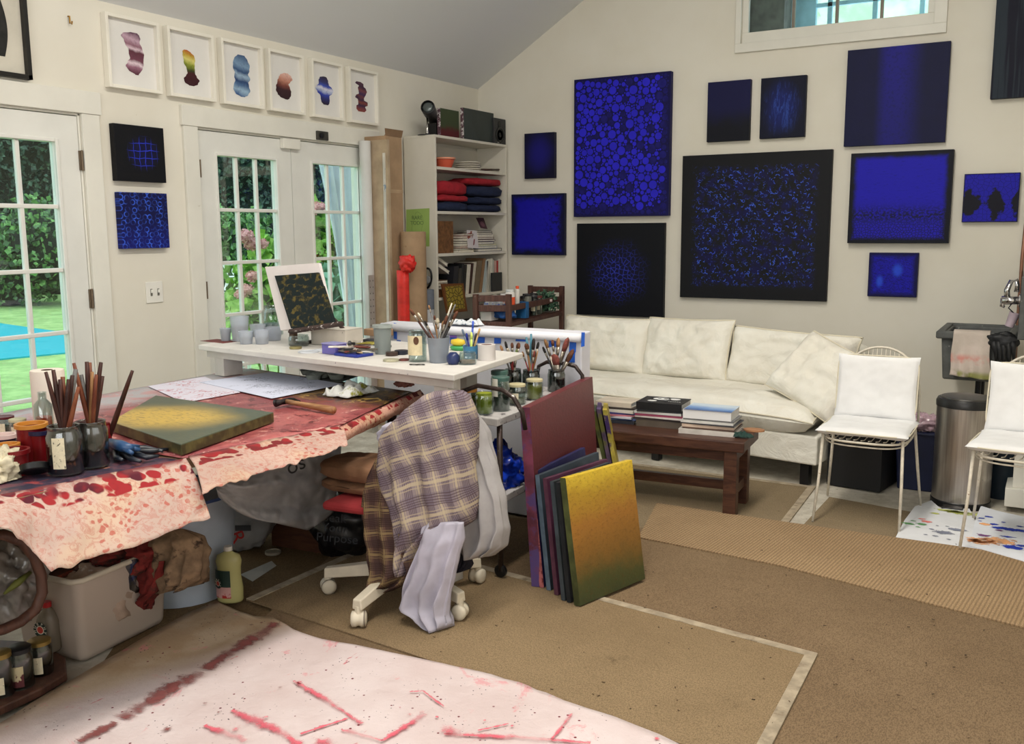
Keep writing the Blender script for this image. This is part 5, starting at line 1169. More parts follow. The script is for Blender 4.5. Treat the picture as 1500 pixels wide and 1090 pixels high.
c, r, h = fit(685, 535, 26, 514, ZP); jar('short_jar', 'short open glass jar with scraps of crayon at the front corner of riser', c, r, h, (.3, plain('crayon scraps', (140, 110, 90), .7, var=.5, vs=60)), None, M_GLASS, .9)
c, r, h = fit(690, 527, 24, 505, ZP); mugc = c
pot('pencil_mug', 'blue ribbed cup of pens and pencils behind the short scrap jar', c, r*.85, r, h, plain('blue mug', (70, 130, 170), .4, var=.15), None, None, .5, 'cup')
for i, (x, y, col, lab) in enumerate([(693, 470, (60, 90, 190), 'blue pen standing tallest in the pencil cup'), (691, 486, (200, 220, 110), 'lime green highlighter in the pencil cup'), (703, 481, (176, 146, 96), 'tan wooden pencil leaning right in the pencil cup'), (677, 482, (96, 110, 130), 'grey blue marker leaning left in the pencil cup'), (683, 488, (30, 40, 120), 'navy blue marker in the pencil cup'), (698, 488, (40, 38, 40), 'black pen in the pencil cup')]):
    n = Vector((_fw[0], _fw[1], 0)).normalized(); b = Pp(x, y, mugc, n); f = mugc+Vector((0, 0, .006))
    o = thing('pen', lab, 'pen', f); d = (b-f).normalized(); rr_ = .0045 if i != 1 else .006
    build('barrel', MB().tube([f, b-d*.03], rr_, 8), plain('pen %d' % i, col, .4), o, smooth=True); build('pen_cap', MB().tube([b-d*.031, b-d*.004, b], [rr_*1.1, rr_*1.05, rr_*.3], 8), plain('pen cap %d' % i, [min(255, int(v_*1.15)) for v_ in col], .35), o, smooth=True)
c, r, h = fit(713, 529, 26, 503, ZP)
tp = thing('tape_roll', 'wide roll of white masking tape standing on the riser', 'tape', c)
build('tape', MB().lathe([(r*.62, 0), (r, 0), (r, h), (r*.62, h), (r*.62, 0)], c, 30, cap=False), plain('masking tape', (206, 200, 196), .6, var=.03), tp, auto=True); build('core', MB().lathe([(r*.56, .001), (r*.61, .001), (r*.61, h*.99), (r*.56, h*.99), (r*.56, .001)], c, 30, cap=False), plain('tape core', (150, 120, 110), .8), tp, auto=True)
y_ = thing('yellow_duck_tool', 'yellow and green plastic sharpener behind the pens', 'sharpener', Pz(671, 512, ZP)); q = Pz(671, 513, ZP)
build('base', MB().lathe([(.022, 0), (.028, .012), (.024, .02), (.0001, .02)], q, 20, Matrix.Diagonal((1.5, 1, 1, 1))), plain('green plastic', (70, 160, 96), .4), y_, smooth=True)
build('body', MB().lathe([(.012, .02), (.024, .032), (.022, .048), (.0001, .055)], q, 20, Matrix.Diagonal((1.6, 1, 1, 1))), plain('yellow plastic', (226, 196, 60), .4), y_, smooth=True)

# ------------------------------------------------------------ white paper-covered panel behind riser and cart
Yp_ = 4.02; a = Py(560, 473, Yp_); b = Py(852, 489, Yp_); 
M_PNL = plain('white wrapping paper', (216, 216, 224), .6, var=.03, vs=5, bump=.1, bs=20)
pn = thing('wrapped_panel', 'long upright panel wrapped in white paper with blue tape behind the riser', 'panel', ((a.x+b.x)/2, Yp_+.05, .0))
build('panel_body', MB().hexa([(a.x, Yp_, .0175), (b.x, Yp_, .0175), (b.x, Yp_+.10, .0175), (a.x, Yp_+.10, .0175), (a.x, Yp_, a.z), (b.x, Yp_, b.z), (b.x, Yp_+.10, b.z+.004), (a.x, Yp_+.10, a.z+.004)]), M_PNL, pn, bevel=.006)
mb = MB(); mb.tube([(a.x, Yp_-.006, a.z-.02), ((a.x+b.x)/2, Yp_-.006, (a.z+b.z)/2-.022), (b.x, Yp_-.006, b.z-.02)], .022, 10); build('folded_top', mb, plain('white paper fold', (228, 228, 234), .6, var=.02), pn, smooth=True)
M_BT = plain('blue painters tape', (44, 98, 200), .5, var=.12, vs=20)
def tape(x, y, w_, h_, dy_=0.):
    c = Py(x, y, Yp_-.002-dy_); s_ = (c-Vector(EYEP)).length/F; R = random.Random(int(x)); W2 = w_*s_/2; H2 = h_*s_/2
    P = [(c.x-W2, c.y, c.z-H2*R.uniform(.8, 1.2)), (c.x+W2*R.uniform(.8, 1.1), c.y, c.z-H2), (c.x+W2, c.y, c.z+H2*R.uniform(.8, 1.1)), (c.x-W2*R.uniform(.7, 1.), c.y, c.z+H2)]
    build('tape_piece', MB().prism(P, (0, -.0012, 0)), M_BT, pn)
for q in [(579, 485, 6, 24), (664, 495, 12, 16), (705, 494, 14, 16), (729, 496, 12, 14), (763, 494, 18, 12), (810, 500, 14, 16), (839, 507, 12, 18), (838, 523, 10, 16), (584, 500, 8, 4)]: tape(*q)
tape(854, 497, 6, 20, .028)
build('violet_tape', MB().box(Py(664, 493, Yp_-.005), (.042, .001, .011)), plain('violet tape', (150, 110, 210), .5), pn)
# loose printed tissue on the panel
c = Py(680, 474, Yp_+.05); flatrag('printed_tissue', 'white tissue with grey print draped over the panel top edge', (c.x, c.y, a.z+.006), .10, .04, .03, 12, plain('printed tissue', (220, 224, 228), .8, var=.03, dirt=(96, 120, 140), dthr=(.56, .6), ds=60), 'tissue')
# ------------------------------------------------------------ bookcase in the corner
SX = -4.15; SY0, SY1 = 6.02, 7.10; SZT = 2.145
M_SH = plain('bookcase white', (216, 211, 198), .5, var=.03, vs=3)
bc = thing('bookcase', 'tall white bookcase in the corner between the doors and the blue paintings', 'bookcase', (XL+.16, (SY0+SY1)/2, 0))
build('side_panel', MB().bb((XL+.02, SY0, 0), (SX, SY0+.02, SZT)), M_SH, bc, bevel=.002); build('side_panel', MB().bb((XL+.02, SY1-.02, 0), (SX, SY1, SZT)), M_SH, bc, bevel=.002)
build('back_panel', MB().bb((XL+.02, SY0+.02, .02), (XL+.026, SY1-.02, SZT-.02)), M_SH, bc)
build('top', MB().bb((XL+.02, SY0, SZT), (SX, SY1, SZT+.02)), M_SH, bc, bevel=.002); SZT += .02
zs = [Px(*q, SX).z for q in ((636, 243), (636, 309), (638, 372), (640, 437), (640, 520))]
for z in zs: build('shelf', MB().bb((XL+.026, SY0+.02, z-.022), (SX-.004, SY1-.02, z)), M_SH, bc, bevel=.002)
build('kick_board', MB().bb((SX-.03, SY0+.02, 0), (SX-.01, SY1-.02, .08)), M_SH, bc)
def sy(x, X=SX-.03): return Px(x, 300, X).y     # y along the shelf for a pixel column near eye height
def shelf_canvas(x0, x1, ytop, z, X, m, me, label, th=.03):
    a = Px(x0, ytop, X); b = Px(x1, ytop, X); r = thing('canvas_painting', label, 'painting', (X-th/2, (a.y+b.y)/2, z))
    build('canvas', MB().bb((X-th, a.y, z), (X, b.y, a.z)), [m], r, bevel=.001)
    build('splattered_edge', MB().bb((X-th, a.y-.0015, z), (X, a.y, a.z)), me, r); return r
t = NT('green to maroon'); s = t.sep(t.coord('Generated')); o = t.coord(); mGM = t.done(t.mix(t.sm(t.math('ADD', s[2], t.math('MULTIPLY', t.noise(o, 20, 4), .3)), .35, .6), C(84, 32, 36), C(62, 72, 48)), .6, 0, .2)
mEDG = plain('edge splatter', (90, 60, 70), .6, var=.3, vs=30, dirt=(206, 200, 200), dthr=(.52, .58), ds=40)
shelf_canvas(645, 672, 158, SZT, -4.19, mGM, mEDG, 'small canvas green above maroon standing on top of the bookcase')
shelf_canvas(679, 723, 157.5, SZT, -4.19, plain('dark green grey paint', (50, 58, 56), .5, var=.15), mEDG, 'wide dark green canvas on top of the bookcase beside the speaker')
a = Px(724, 172, -4.17); b = Px(749, 174, -4.17)
sp = thing('loudspeaker', 'small black bookshelf loudspeaker at the corner end of the bookcase top', 'speaker', (-4.27, (a.y+b.y)/2, SZT))
build('cabinet', MB().bb((-4.37, a.y, SZT), (-4.172, min(b.y, YB-.02), a.z)), plain('speaker black', (44, 45, 46), .5, var=.05), sp, bevel=.004)
hy = (a.y+min(b.y, YB-.02))/2; hz = a.z-SZT; RY = Matrix.Rotation(PI/2, 4, 'Y')
build('woofer', MB().lathe([(.066, 0), (.066, .006), (.056, .007), (.05, .002), (.03, -.006), (.018, .002), (.0001, .006)], (-4.172, hy, SZT+hz*.36), 28, RY), plain('speaker cone', (26, 27, 28), .4), sp, smooth=True)
build('tweeter', MB().lathe([(.034, 0), (.032, .004), (.018, .002), (.0001, .007)], (-4.172, hy, SZT+hz*.76), 24, RY), plain('speaker cone', (26, 27, 28), .4), sp, smooth=True)
build('name_bar', MB().box((-4.170, hy-.01, SZT+.014), (.003, .07, .006)), plain('silver bar', (180, 180, 180), .4, .6), sp)
q = Px(637, 193, -4.28); box_thing('small_black_box', 'small black box between the desk lamp and the green canvas', (q.x, q.y, SZT), (.08, .085, Px(637, 181, -4.28).z-SZT), 0, plain('flat black', (26, 25, 25), .6), 'box')
# lamp / spotlight head
lc = Px(626, 203, -4.26); lm = thing('desk_lamp', 'small dark metal spotlight lamp on the bookcase top', 'lamp', (lc.x, lc.y, SZT))
M_GUN = plain('gunmetal', (74, 74, 76), .4, .6, var=.1)
build('base', MB().lathe([(.075, 0), (.075, .006), (.02, .012), (.0001, .012)], (lc.x, lc.y, SZT), 28), M_BLK, lm, auto=True)
hp = Px(627, 158, -4.22); hq = Px(636, 177, -4.30)
build('stem', MB().lathe([(.014, .01), (.016, .02), (.009, .05), (.007, .13)], (lc.x, lc.y, SZT), 14), plain('chrome', (190, 188, 184), .15, 1), lm, smooth=True)
mid = (hp+hq)/2; mb = MB(); mb.tube([Vector((lc.x, lc.y, SZT+.13)), Vector((lc.x, lc.y-.05, SZT+.17)), mid+Vector((0, -.055, 0))], .004, 6); mb.tube([Vector((lc.x, lc.y, SZT+.13)), Vector((lc.x, lc.y+.05, SZT+.17)), mid+Vector((0, .055, 0))], .004, 6)
build('yoke', mb, M_GUN, lm, smooth=True)
dd = (hp-hq); q_ = dd.to_track_quat('Z', 'Y').to_matrix().to_4x4(); L_ = dd.length
build('head', MB().lathe([(.03, -.02), (.044, 0), (.044, L_*.6), (.05, L_*.62), (.054, L_*1.05), (.05, L_*1.1)], hq, 24, q_, cap=False), M_GUN, lm, smooth=True, solid=.002)
build('lens', MB().lathe([(.050, L_*1.02), (.03, L_*1.08), (.0001, L_*1.1)], hq, 24, q_), plain('lamp lens', (96, 104, 104), .2, .3), lm, smooth=True)
# row 1
c = Px(651, 243, -4.27); c = Vector((-4.27, c.y, zs[0])); pot('bowl', 'orange bowl on the second shelf down of the bookcase', c, .055, .085, .082, plain('orange ceramic', (206, 92, 66), .4, var=.05), None, plain('bowl rim', (226, 150, 120), .4), .5, 'bowl', th=.005)
cy_ = Px(683, 240, -4.28).y
for k in range(4):
    tag(build('plate', MB().lathe([(.07, 0), (.105, .008), (.112, .012), (.108, .016), (.07, .004), (.0001, .004)], (-4.268, cy_, zs[0]+.0005+k*.017), 30), plain('white china', (222, 216, 204), .3, var=.02), auto=True), ['white plate, bottom of the stack beside the orange bowl', 'white plate, second from bottom of the stack', 'white plate, third from bottom of the stack', 'white plate on top of the stack beside the orange bowl'][k], 'plate', 'white plates on the bookcase')
a = Px(703, 246, -4.22); b = Px(734, 250, -4.22); pp = thing('wooden_mallet', 'dark wooden rod with a ball end beside the plates', 'mallet', (-4.22, a.y, zs[0]))
build('rod', MB().cyl((-4.22, a.y, zs[0]+.012), (-4.22, b.y, zs[0]+.03), .009), plain('dark pipe wood', (60, 36, 30), .4), pp, smooth=True)
crb = MB(); build('ball', crb.lathe([(.001, -.03), (.02, -.024), (.031, 0), (.02, .024), (.001, .03)], (-4.22, b.y+.02, zs[0]+.032), 20), plain('dark pipe wood', (60, 36, 30), .4), pp, smooth=True)
# folded sweaters
M_RED = plain('red knit', (156, 30, 42), .95, var=.15, vs=14, bump=.4, bs=160); M_NV = plain('navy knit', (28, 38, 66), .95, var=.15, vs=14, bump=.4, bs=160)
def folded(label, y0, y1, z0, z1, m, seed, x0=-4.43, x1=-4.15, cat='sweater', name='folded_sweater'):
    cx_, cy2, cz = (x0+x1)/2, (y0+y1)/2, (z0+z1)/2; mb = MB(); sx, sy_, sz = (x1-x0)/2, (y1-y0)/2, (z1-z0)/2
    def f(u, v_):
        th = u*2*PI; ph = (v_-.5)*PI; n_ = .5
        def pw(a, e): return math.copysign(abs(a)**e, a)
        d = Vector((pw(math.cos(ph), .4)*pw(math.cos(th), .45), pw(math.cos(ph), .4)*pw(math.sin(th), .45), pw(math.sin(ph), .6)))
        k = 1+.05*mnoise.noise(d*2.1+Vector((seed, 0, 0)))
        zz = cz+d.z*sz; zz = max(z0, zz+(.012*mnoise.noise(d*2.5+Vector((0, seed, 0))) if d.z > -.5 else 0))
        return Vector((cx_+d.x*sx*k, cy2+d.y*sy_*k, zz))
    mb.grid(f, 44, 20, closeu=True); return tag(build(name, mb, m, smooth=True), label, cat, 'folded knits on the bookcase')
z2 = zs[1]; top2 = zs[0]-.022
H_ = Px(640, 264, -4.17).z
ya, yb, yc, yd = sy(638), sy(686), sy(690), sy(743)
folded('folded navy knit at the bottom of the left sweater pile', ya+.02, yb, z2+.001, z2+.075, M_NV, 1)
folded('thin red folded knit in the middle of the left sweater pile', ya+.02, yb+.01, z2+.076, z2+.125, M_RED, 2)
folded('puffy red knit on top of the left sweater pile', ya+.02, yb-.01, z2+.126, z2+.235, M_RED, 3)
folded('navy knit at the bottom of the right sweater pile', yc, min(yd, 7.06), z2+.001, z2+.062, M_NV, 4)
folded('thick navy knit second from bottom of the right sweater pile', yc, 7.07, z2+.063, z2+.125, M_NV, 5)
folded('wide navy knit under the red one on the right pile', yc-.01, 7.075, z2+.126, z2+.215, M_NV, 6)
folded('red knit topping the right sweater pile', yc-.03, 7.06, z2+.216, min(top2-.008, z2+.275), M_RED, 7)
# row 3: brown canvas, navy book, stack of books, two cards
z3 = zs[2]
def upright(label, y0, y1, h, x0, x1, m, z, lean=0., name='book', cat='book', group=None, pages=True, mp=None):
    """book standing on the shelf: spine faces the room, lean shifts the top along y"""
    r = thing(name, label, cat, ((x0+x1)/2, (y0+y1)/2, z), group); t_ = min(.003, (y1-y0)*.2)
    def slab(ya, yb, xa, xb, za, zb_): return MB().hexa([(xa, ya+lean*(za-z)/h, za), (xb, ya+lean*(za-z)/h, za), (xb, yb+lean*(za-z)/h, za), (xa, yb+lean*(za-z)/h, za), (xa, ya+lean*(zb_-z)/h, zb_), (xb, ya+lean*(zb_-z)/h, zb_), (xb, yb+lean*(zb_-z)/h, zb_), (xa, yb+lean*(zb_-z)/h, zb_)])
    if not pages: build('board', slab(y0, y1, x0, x1, z, z+h), m, r, bevel=.001); return r
    mb = MB()
    for q in ((y0, y0+t_, x0, x1), (y1-t_, y1, x0, x1), (y0+t_, y1-t_, x1-t_, x1)): s2 = slab(*q, z, z+h); mb.add(s2.v, s2.f)
    build('cover', mb, m, r); s3 = slab(y0+t_, y1-t_, x0+.004, x1-t_, z+.003, z+h-.003); build('pages', s3, mp or plain('book pages', (222, 216, 200), .9, var=.06, vs=40), r); return r
upright('brown textured panel leaning on the third shelf of the bookcase', sy(640), sy(664), Px(650, 322, -4.2).z-z3-.01, -4.205, -4.185, plain('brown woven panel', (112, 76, 44), .8, var=.25, vs=30), z3, 0, 'canvas_painting', 'painting', pages=False)
upright('navy book standing behind the brown panel', sy(638), sy(641.5), .225, -4.40, -4.215, bcol(30, 32, 60), z3)
BK = [((196, 186, 160), .020), ((26, 26, 30), .014), ((150, 60, 40), .015), ((206, 200, 186), .020), ((60, 40, 36), .018), ((190, 184, 170), .022), ((120, 50, 40), .018), ((100, 40, 34), .016)]
zc_ = z3; y_a, y_b = sy(671), sy(694)
LBL = ['pale', 'black', 'rust', 'cream', 'umber', 'ivory', 'brick', 'maroon']; PLC = ['bottom', 'second up', 'third up', 'fourth up', 'fifth up', 'sixth up', 'seventh up', 'topmost']
for k, (col, hgt) in enumerate(BK):
    book('%s book lying %s in the left stack on the third shelf' % (LBL[k], PLC[k]), (-4.29, (y_a+y_b)/2+.01*(k % 3)+(.006*k), zc_+.0004), (.20 if k > 0 else .21, (y_b-y_a)*(1.0-.06*k), hgt), PI, bcol(*col), group='stacked books on the third shelf'); zc_ += hgt+.0008
zc_ = z3; y_a, y_b = sy(701), sy(735)
for k, (col, hgt, wd) in enumerate([((26, 28, 50), .024, 1.), ((150, 160, 170), .022, .8), ((206, 206, 150), .012, .76), ((30, 34, 70), .022, .66), ((60, 44, 60), .018, .72), ((92, 40, 36), .018, .66), ((226, 220, 206), .020, .62), ((70, 50, 40), .016, .6), ((44, 36, 40), .012, .58)]):
    nm_ = ['navy', 'grey blue', 'lime edged', 'royal navy', 'plum', 'brick red', 'white', 'umber', 'charcoal'][k]
    book('%s book lying %s in the right stack on the third shelf' % (nm_, (PLC[:7]+['second from top', 'topmost'])[k]), (-4.29, y_a+(y_b-y_a)*wd/2, zc_+.0004), (.21, (y_b-y_a)*wd, hgt), PI, bcol(*col), group='stacked books on the third shelf'); zc_ += hgt+.0008
# cards propped on the books
def card(label, px4, X, m, lean=.02, deco=None):
    P = [Px(x, y, X) for x, y in px4]; P[2].x -= lean; P[3].x -= lean
    r = thing('picture_card', label, 'card', tuple((P[0]+P[1])/2)); build('card', MB().prism(P, (.002, 0, 0)), m, r)
    if deco: 
        for nm, col, poly in deco:
            def mp(a, b): return P[0].lerp(P[1], a).lerp(P[3].lerp(P[2], a), b)+Vector((.0028, 0, 0))
            build(nm, MB().add([mp(a, b) for a, b in poly], [list(range(len(poly)))]), plain('card '+nm, col, .7), r)
card('white photo card of a dancer in front of the book stacks', [(685, 363), (701, 364), (703, 338), (688, 337)], -4.175, plain('photo white', (206, 200, 200), .5, var=.03), .03,
     [('figure', (150, 90, 74), [(.1, .5), (.3, .6), (.3, .75), (.45, .8), (.5, .95), (.35, .97), (.3, .85), (.05, .8), (0, .55)]), ('mark', (120, 30, 36), [(.5, .15), (.6, .2), (.7, .5), (.62, .52), (.55, .35)])])
card('small dark maroon framed picture on top of the right book stack', [(704, 334), (714, 336), (711, 319), (700, 319)], -4.24, plain('maroon card', (74, 44, 50), .5), .02, [('oval', (130, 90, 100), [(.5+.28*math.cos(i*PI/6), .42+.25*math.sin(i*PI/6)) for i in range(12)])])
# row 4: leaning books
z4 = zs[3]
spec = [(660, 667, .27, (30, 30, 36), .05, 'black'), (668, 672, .25, (60, 56, 50), .05, 'dark grey'), (672.5, 676, .29, (24, 26, 28), .04, 'black lettered'), (676.5, 680, .28, (30, 28, 26), .04, 'charcoal'), (681, 685, .28, (214, 206, 190), .05, 'cream'), (685.5, 688.5, .29, (60, 34, 30), .06, 'dark maroon'), (689, 692, .30, (196, 188, 172), .07, 'pale grey'), (693, 700, .31, (110, 96, 76), .08, 'drab olive'), (701, 704.5, .33, (140, 108, 76), .09, 'tan'), (705, 708, .31, (176, 190, 190), .07, 'pale green'), (708.5, 711, .30, (196, 200, 196), .05, 'silver'), (712, 714.5, .32, (206, 200, 186), .012, 'ivory'), (715, 717, .32, (200, 196, 180), .01, 'pale cream'), (717.5, 720.5, .325, (214, 210, 196), .008, 'white spined'), (721, 723, .31, (170, 170, 160), .006, 'grey'), (723.5, 726.5, .30, (190, 150, 140), .004, 'pinkish'), (727, 729, .30, (160, 40, 40), .004, 'red'), (729.5, 733, .315, (206, 200, 190), .002, 'chalk white')]
for x0_, x1_, h_, col, ln, nm_ in spec:
    y0_ = sy(x0_, -4.2); y1_ = sy(x1_, -4.2)-.002
    if y1_+ln > SY1-.024: continue
    upright('%s book standing on the fourth bookcase shelf' % nm_, y0_, y1_, min(h_, .335)*.86, -4.38, -4.2, bcol(*col), z4, ln*.8, group='upright books on the fourth shelf')
for k, (y_, z_, rr_, col, nm_) in enumerate([(650, .06, .45, (206, 196, 186), 'white and pink book tilted high at the left of the fourth shelf'), (652, .0, .3, (214, 206, 196), 'white book tilted beneath the pink one'), ]):
    yy = sy(y_); T = Matrix.Rotation(-.42, 4, 'X')
    book(nm_, (-4.29, yy+.005, z4+.205+z_), (.17, .155, .026), 0, bcol(*col), M=T)
for k in range(3):
    book(['dark book flat at the bottom left of the fourth shelf', 'cream book flat under the tilted pair', 'brown book flat on the cream one, fourth shelf'][k], (-4.29, sy(650), z4+.06+k*.024), (.18, .14, .022), 0, bcol(*[(40, 34, 34), (190, 180, 160), (110, 80, 60)][k]))
box_thing('wooden_box', 'brown wooden box at the left end of the fourth bookcase shelf', (-4.28, sy(650), z4), (.2, .15, .058), 0, wood('box wood', (120, 82, 50), (96, 64, 40), 8, 1), 'box')
P = Px(730, 398, -4.17); box_thing('black_folder', 'black folder leaning before the white books on the fourth shelf', (-4.165, P.y-.04, z4), (.012, .17, .16), 0, plain('folder black', (28, 30, 32), .5), 'folder')
# yellow patterned canvas hanging over the fourth shelf front
P = [Px(648, 416, -4.13), Px(679, 415, -4.13), Px(685, 456, -4.10), Px(656, 459, -4.10)]
t = NT('ochre cells'); uv = t.sep(t.coord('Generated')); d = t.vor(t.comb(uv[1], uv[2], 0.), 7, 'DISTANCE_TO_EDGE', dims='2D'); o = t.coord()
e_ = t.math('MINIMUM', t.math('MINIMUM', uv[1], t.math('SUBTRACT', 1., uv[1])), t.math('MINIMUM', uv[2], t.math('SUBTRACT', 1., uv[2])))
cc = t.mix(t.sm(d, .02, .14), C(60, 50, 24), C(150, 130, 50)); cc = t.mix(t.sm(e_, .06, .16), C(104, 62, 32), cc); mo = t.done(cc, .6, 0, .2)
tag(build('canvas_painting', MB().prism(P, (-.018, 0, 0)), mo, bevel=.001), 'ochre canvas of leaf-like cells tilted against the bookcase front', 'painting')
box_thing('dark_shelf_block', 'dark block filling the shelf space under the leaning books', (-4.29, 6.56, zs[4]), (.28, .98, .20), 0, plain('dark shelf fill', (30, 32, 40), .7), 'box')  # plain dark block filling the dark space below the fourth shelf
# green note on the bookcase side
a = Px(594, 307, -4.4); P = [Py(595, 361, SY0-.003), Py(629, 361, SY0-.003), Py(629, 305, SY0-.003), Py(595, 307, SY0-.003)]
nt = thing('paper_note', 'green paper note taped on the side of the bookcase', 'note', tuple((P[0]+P[1])/2)); build('sheet', MB().prism(P, (0, .001, 0)), plain('green paper', (150, 178, 96), .8, var=.03), nt)
M_PENC = plain('pencil grey', (96, 120, 70), .9)
cn = sum(P, Vector())/4
for s_, dz in (('RARE', .075), ('TODO', .035)): text_on(s_, cn+Vector((-.005, -.0008, dz)), facing(0, -1), .042, M_PENC, nt)
mb = MB(); mb.tube([cn+Vector((.07*math.cos(a)*(.7+.2*math.sin(2*a)), -.0010, .02+.10*math.sin(a))) for a in [i*2*PI/24 for i in range(24)]], .0007, 4, closed=True); build('drawn_outline', mb, M_PENC, nt)
# headphones hanging on the side
c = Py(625, 408, SY0-.03); hb = thing('headphones', 'black headphones hanging on the side of the bookcase', 'headphones', tuple(c))
mb = MB(); mb.tube([c+Vector((.045*math.cos(a)+.01*math.sin(a), 0, .078*math.sin(a))) for a in [i*2*PI/24 for i in range(24)]], .008, 8, closed=True); build('band', mb, M_BLK, hb, smooth=True)
build('ear_cup', MB().lathe([(.028, 0), (.03, .006), (.028, .028), (.0001, .03)], c+Vector((.012, .0, -.01)), 20, Matrix.Rotation(PI/2, 4, 'X') @ Matrix.Translation((0, 0, -.012))), plain('grey pad', (150, 150, 152), .6), hb, auto=True)
# grey and white cylinder below
c = Py(626, 455, 5.90); ty = Py(626, 424, 5.90).z
cs = thing('cylinder_speaker', 'tall grey and white cylinder standing before the bookcase side', 'cylinder', (c.x, 5.90, 0))
rr = 10*(c-Vector(EYEP)).length/F; zm = Py(626, 453, 5.90).z
build('white_body', MB().lathe([(rr, .005), (rr, zm), (.0001, zm)], (c.x, 5.90, 0), 26), plain('speaker white', (196, 198, 204), .5), cs, auto=True)
build('grey_sleeve', MB().lathe([(rr*1.02, zm), (rr*1.02, ty-.005), (rr*.96, ty), (.0001, ty)], (c.x, 5.90, 0), 26), plain('speaker grey', (106, 112, 124), .7), cs, auto=True)
# tall cartons, kraft roll, white roll, steel ruler
M_KR = plain('kraft card', (164, 136, 106), .85, var=.08, vs=8, dirt=(140, 112, 84), dthr=(.66, .72), ds=10)
a = Px(564, 190, -4.24); b = Px(588, 190, -4.24); tc = thing('tall_carton', 'tall narrow cardboard carton with open top flaps beside the double doors', 'carton', (-4.33, (a.y+b.y)/2, 0))
build('carton_body', MB().bb((XL+.03, a.y, 0), (-4.24, b.y, a.z-.04)), M_KR, tc, bevel=.003)
z_ = a.z-.04; mb = MB()
mb.hexa([(-4.24, a.y, z_), (-4.238, a.y, z_), (-4.238, b.y, z_), (-4.24, b.y, z_), (-4.235, a.y-.01, z_+.05), (-4.232, a.y-.01, z_+.05), (-4.232, b.y+.01, z_+.05), (-4.235, b.y+.01, z_+.05)])
build('front_flap', mb, plain('kraft flap', (134, 106, 80), .85), tc)
build('side_flap', MB().hexa([(-4.42, b.y, z_), (-4.25, b.y, z_), (-4.25, b.y+.002, z_), (-4.42, b.y+.002, z_), (-4.42, b.y+.05, z_+.05), (-4.27, b.y+.05, z_+.05), (-4.27, b.y+.052, z_+.05), (-4.42, b.y+.052, z_+.05)]), plain('kraft flap', (134, 106, 80), .85), tc)
build('tape_strip', MB().bb((-4.2395, a.y, 1.72), (-4.2385, b.y, 1.745)), plain('clear tape tan', (176, 150, 118), .4), tc)
a1 = Px(560, 300, -4.22); build('label_strip', MB().bb((-4.26, a.y-.012, .2), (-4.238, a.y-.001, 2.0)), plain('white edge strip', (206, 200, 190), .6, dirt=(120, 140, 160), dthr=(.62, .66), ds=8), tc)
a = Px(554, 205, -4.30); b = Px(560, 205, -4.30); box_thing('cardboard_sheet', 'thin tan cardboard sheet standing between the white roll and the tall carton', (-4.32, (a.y+b.y)/2-.012, 0), (.2, .028, a.z), 0, plain('tan sheet', (176, 156, 130), .85), 'cardboard')
c = Px(544, 300, -4.33); zt_ = Px(544, 206, -4.33).z
tag(build('paper_roll', MB().lathe([(.042, 0), (.042, zt_), (.034, zt_), (.034, zt_-.05), (.0001, zt_-.05)], (-4.39, c.y+.02, 0), 24), plain('white roll', (206, 206, 204), .7, var=.03), auto=True), 'tall white paper roll standing against the right door casing', 'paper roll')
a = Px(541, 480, -4.22); b = Px(550, 480, -4.22); zt_ = Px(545, 403, -4.22).z
rl = thing('steel_ruler', 'perforated steel bracket strip standing before the white roll', 'bracket', (-4.22, (a.y+b.y)/2, 0)); M_RUL = plain('galvanised strip', (176, 178, 172), .5, .4)
build('strip', MB().bb((-4.222, a.y+.004, 0), (-4.218, b.y-.002, zt_)), M_RUL, rl)
mb = MB()
for k in range(9):
    z_ = zt_-.04-k*.045
    for dy_ in (.25, .75): yy = a.y+.004+(b.y-a.y-.006)*dy_; mb.box((-4.2172, yy, z_), (.0012, .006, .009))
build('punched_holes', mb, plain('hole dark', (90, 90, 86), .7), rl); rl.children[-1]['kind'] = 'stuff'
c = Px(605, 337, -4.0); R0_ = 19*(c-Vector(EYEP)).length/F
kr = thing('kraft_roll', 'fat roll of brown kraft paper standing before the bookcase side', 'paper roll', (-4.02, 5.70, 0)); cz = Px(603, 342, -4.02)
kz = Py(605, 340, 5.70)
build('roll', MB().lathe([(R0_, 0), (R0_, kz.z), (R0_*.9, kz.z+.004), (R0_*.35, kz.z+.004), (R0_*.3, kz.z-.04), (.0001, kz.z-.04)], (kz.x, 5.70, 0), 32), M_KR, kr, auto=True)
c = Py(593, 430, 5.52); rb = thing('red_bag', 'red fabric bag tied at the top hanging before the kraft roll', 'bag', (c.x, 5.52, 0))
M_RB = plain('red nylon', (206, 44, 36), .5, var=.12, vs=14); mb = MB(); mb.grid(lambda u, v_: Vector((c.x+.045*math.cos(u*2*PI)*(1+.08*math.sin(5*u*2*PI)), 5.50+.035*math.sin(u*2*PI), .02+(Py(593, 396, 5.5).z-.02)*v_)), 24, 12, closeu=True)
build('long_sleeve', mb, M_RB, rb, smooth=True, solid=.003)
mb = MB(); crumple(mb, Py(597, 386, 5.5), .062, .05, .062, 31, .35, 2.4, 30, 20, flat=False); build('knotted_top', mb, M_RB, rb, smooth=True)

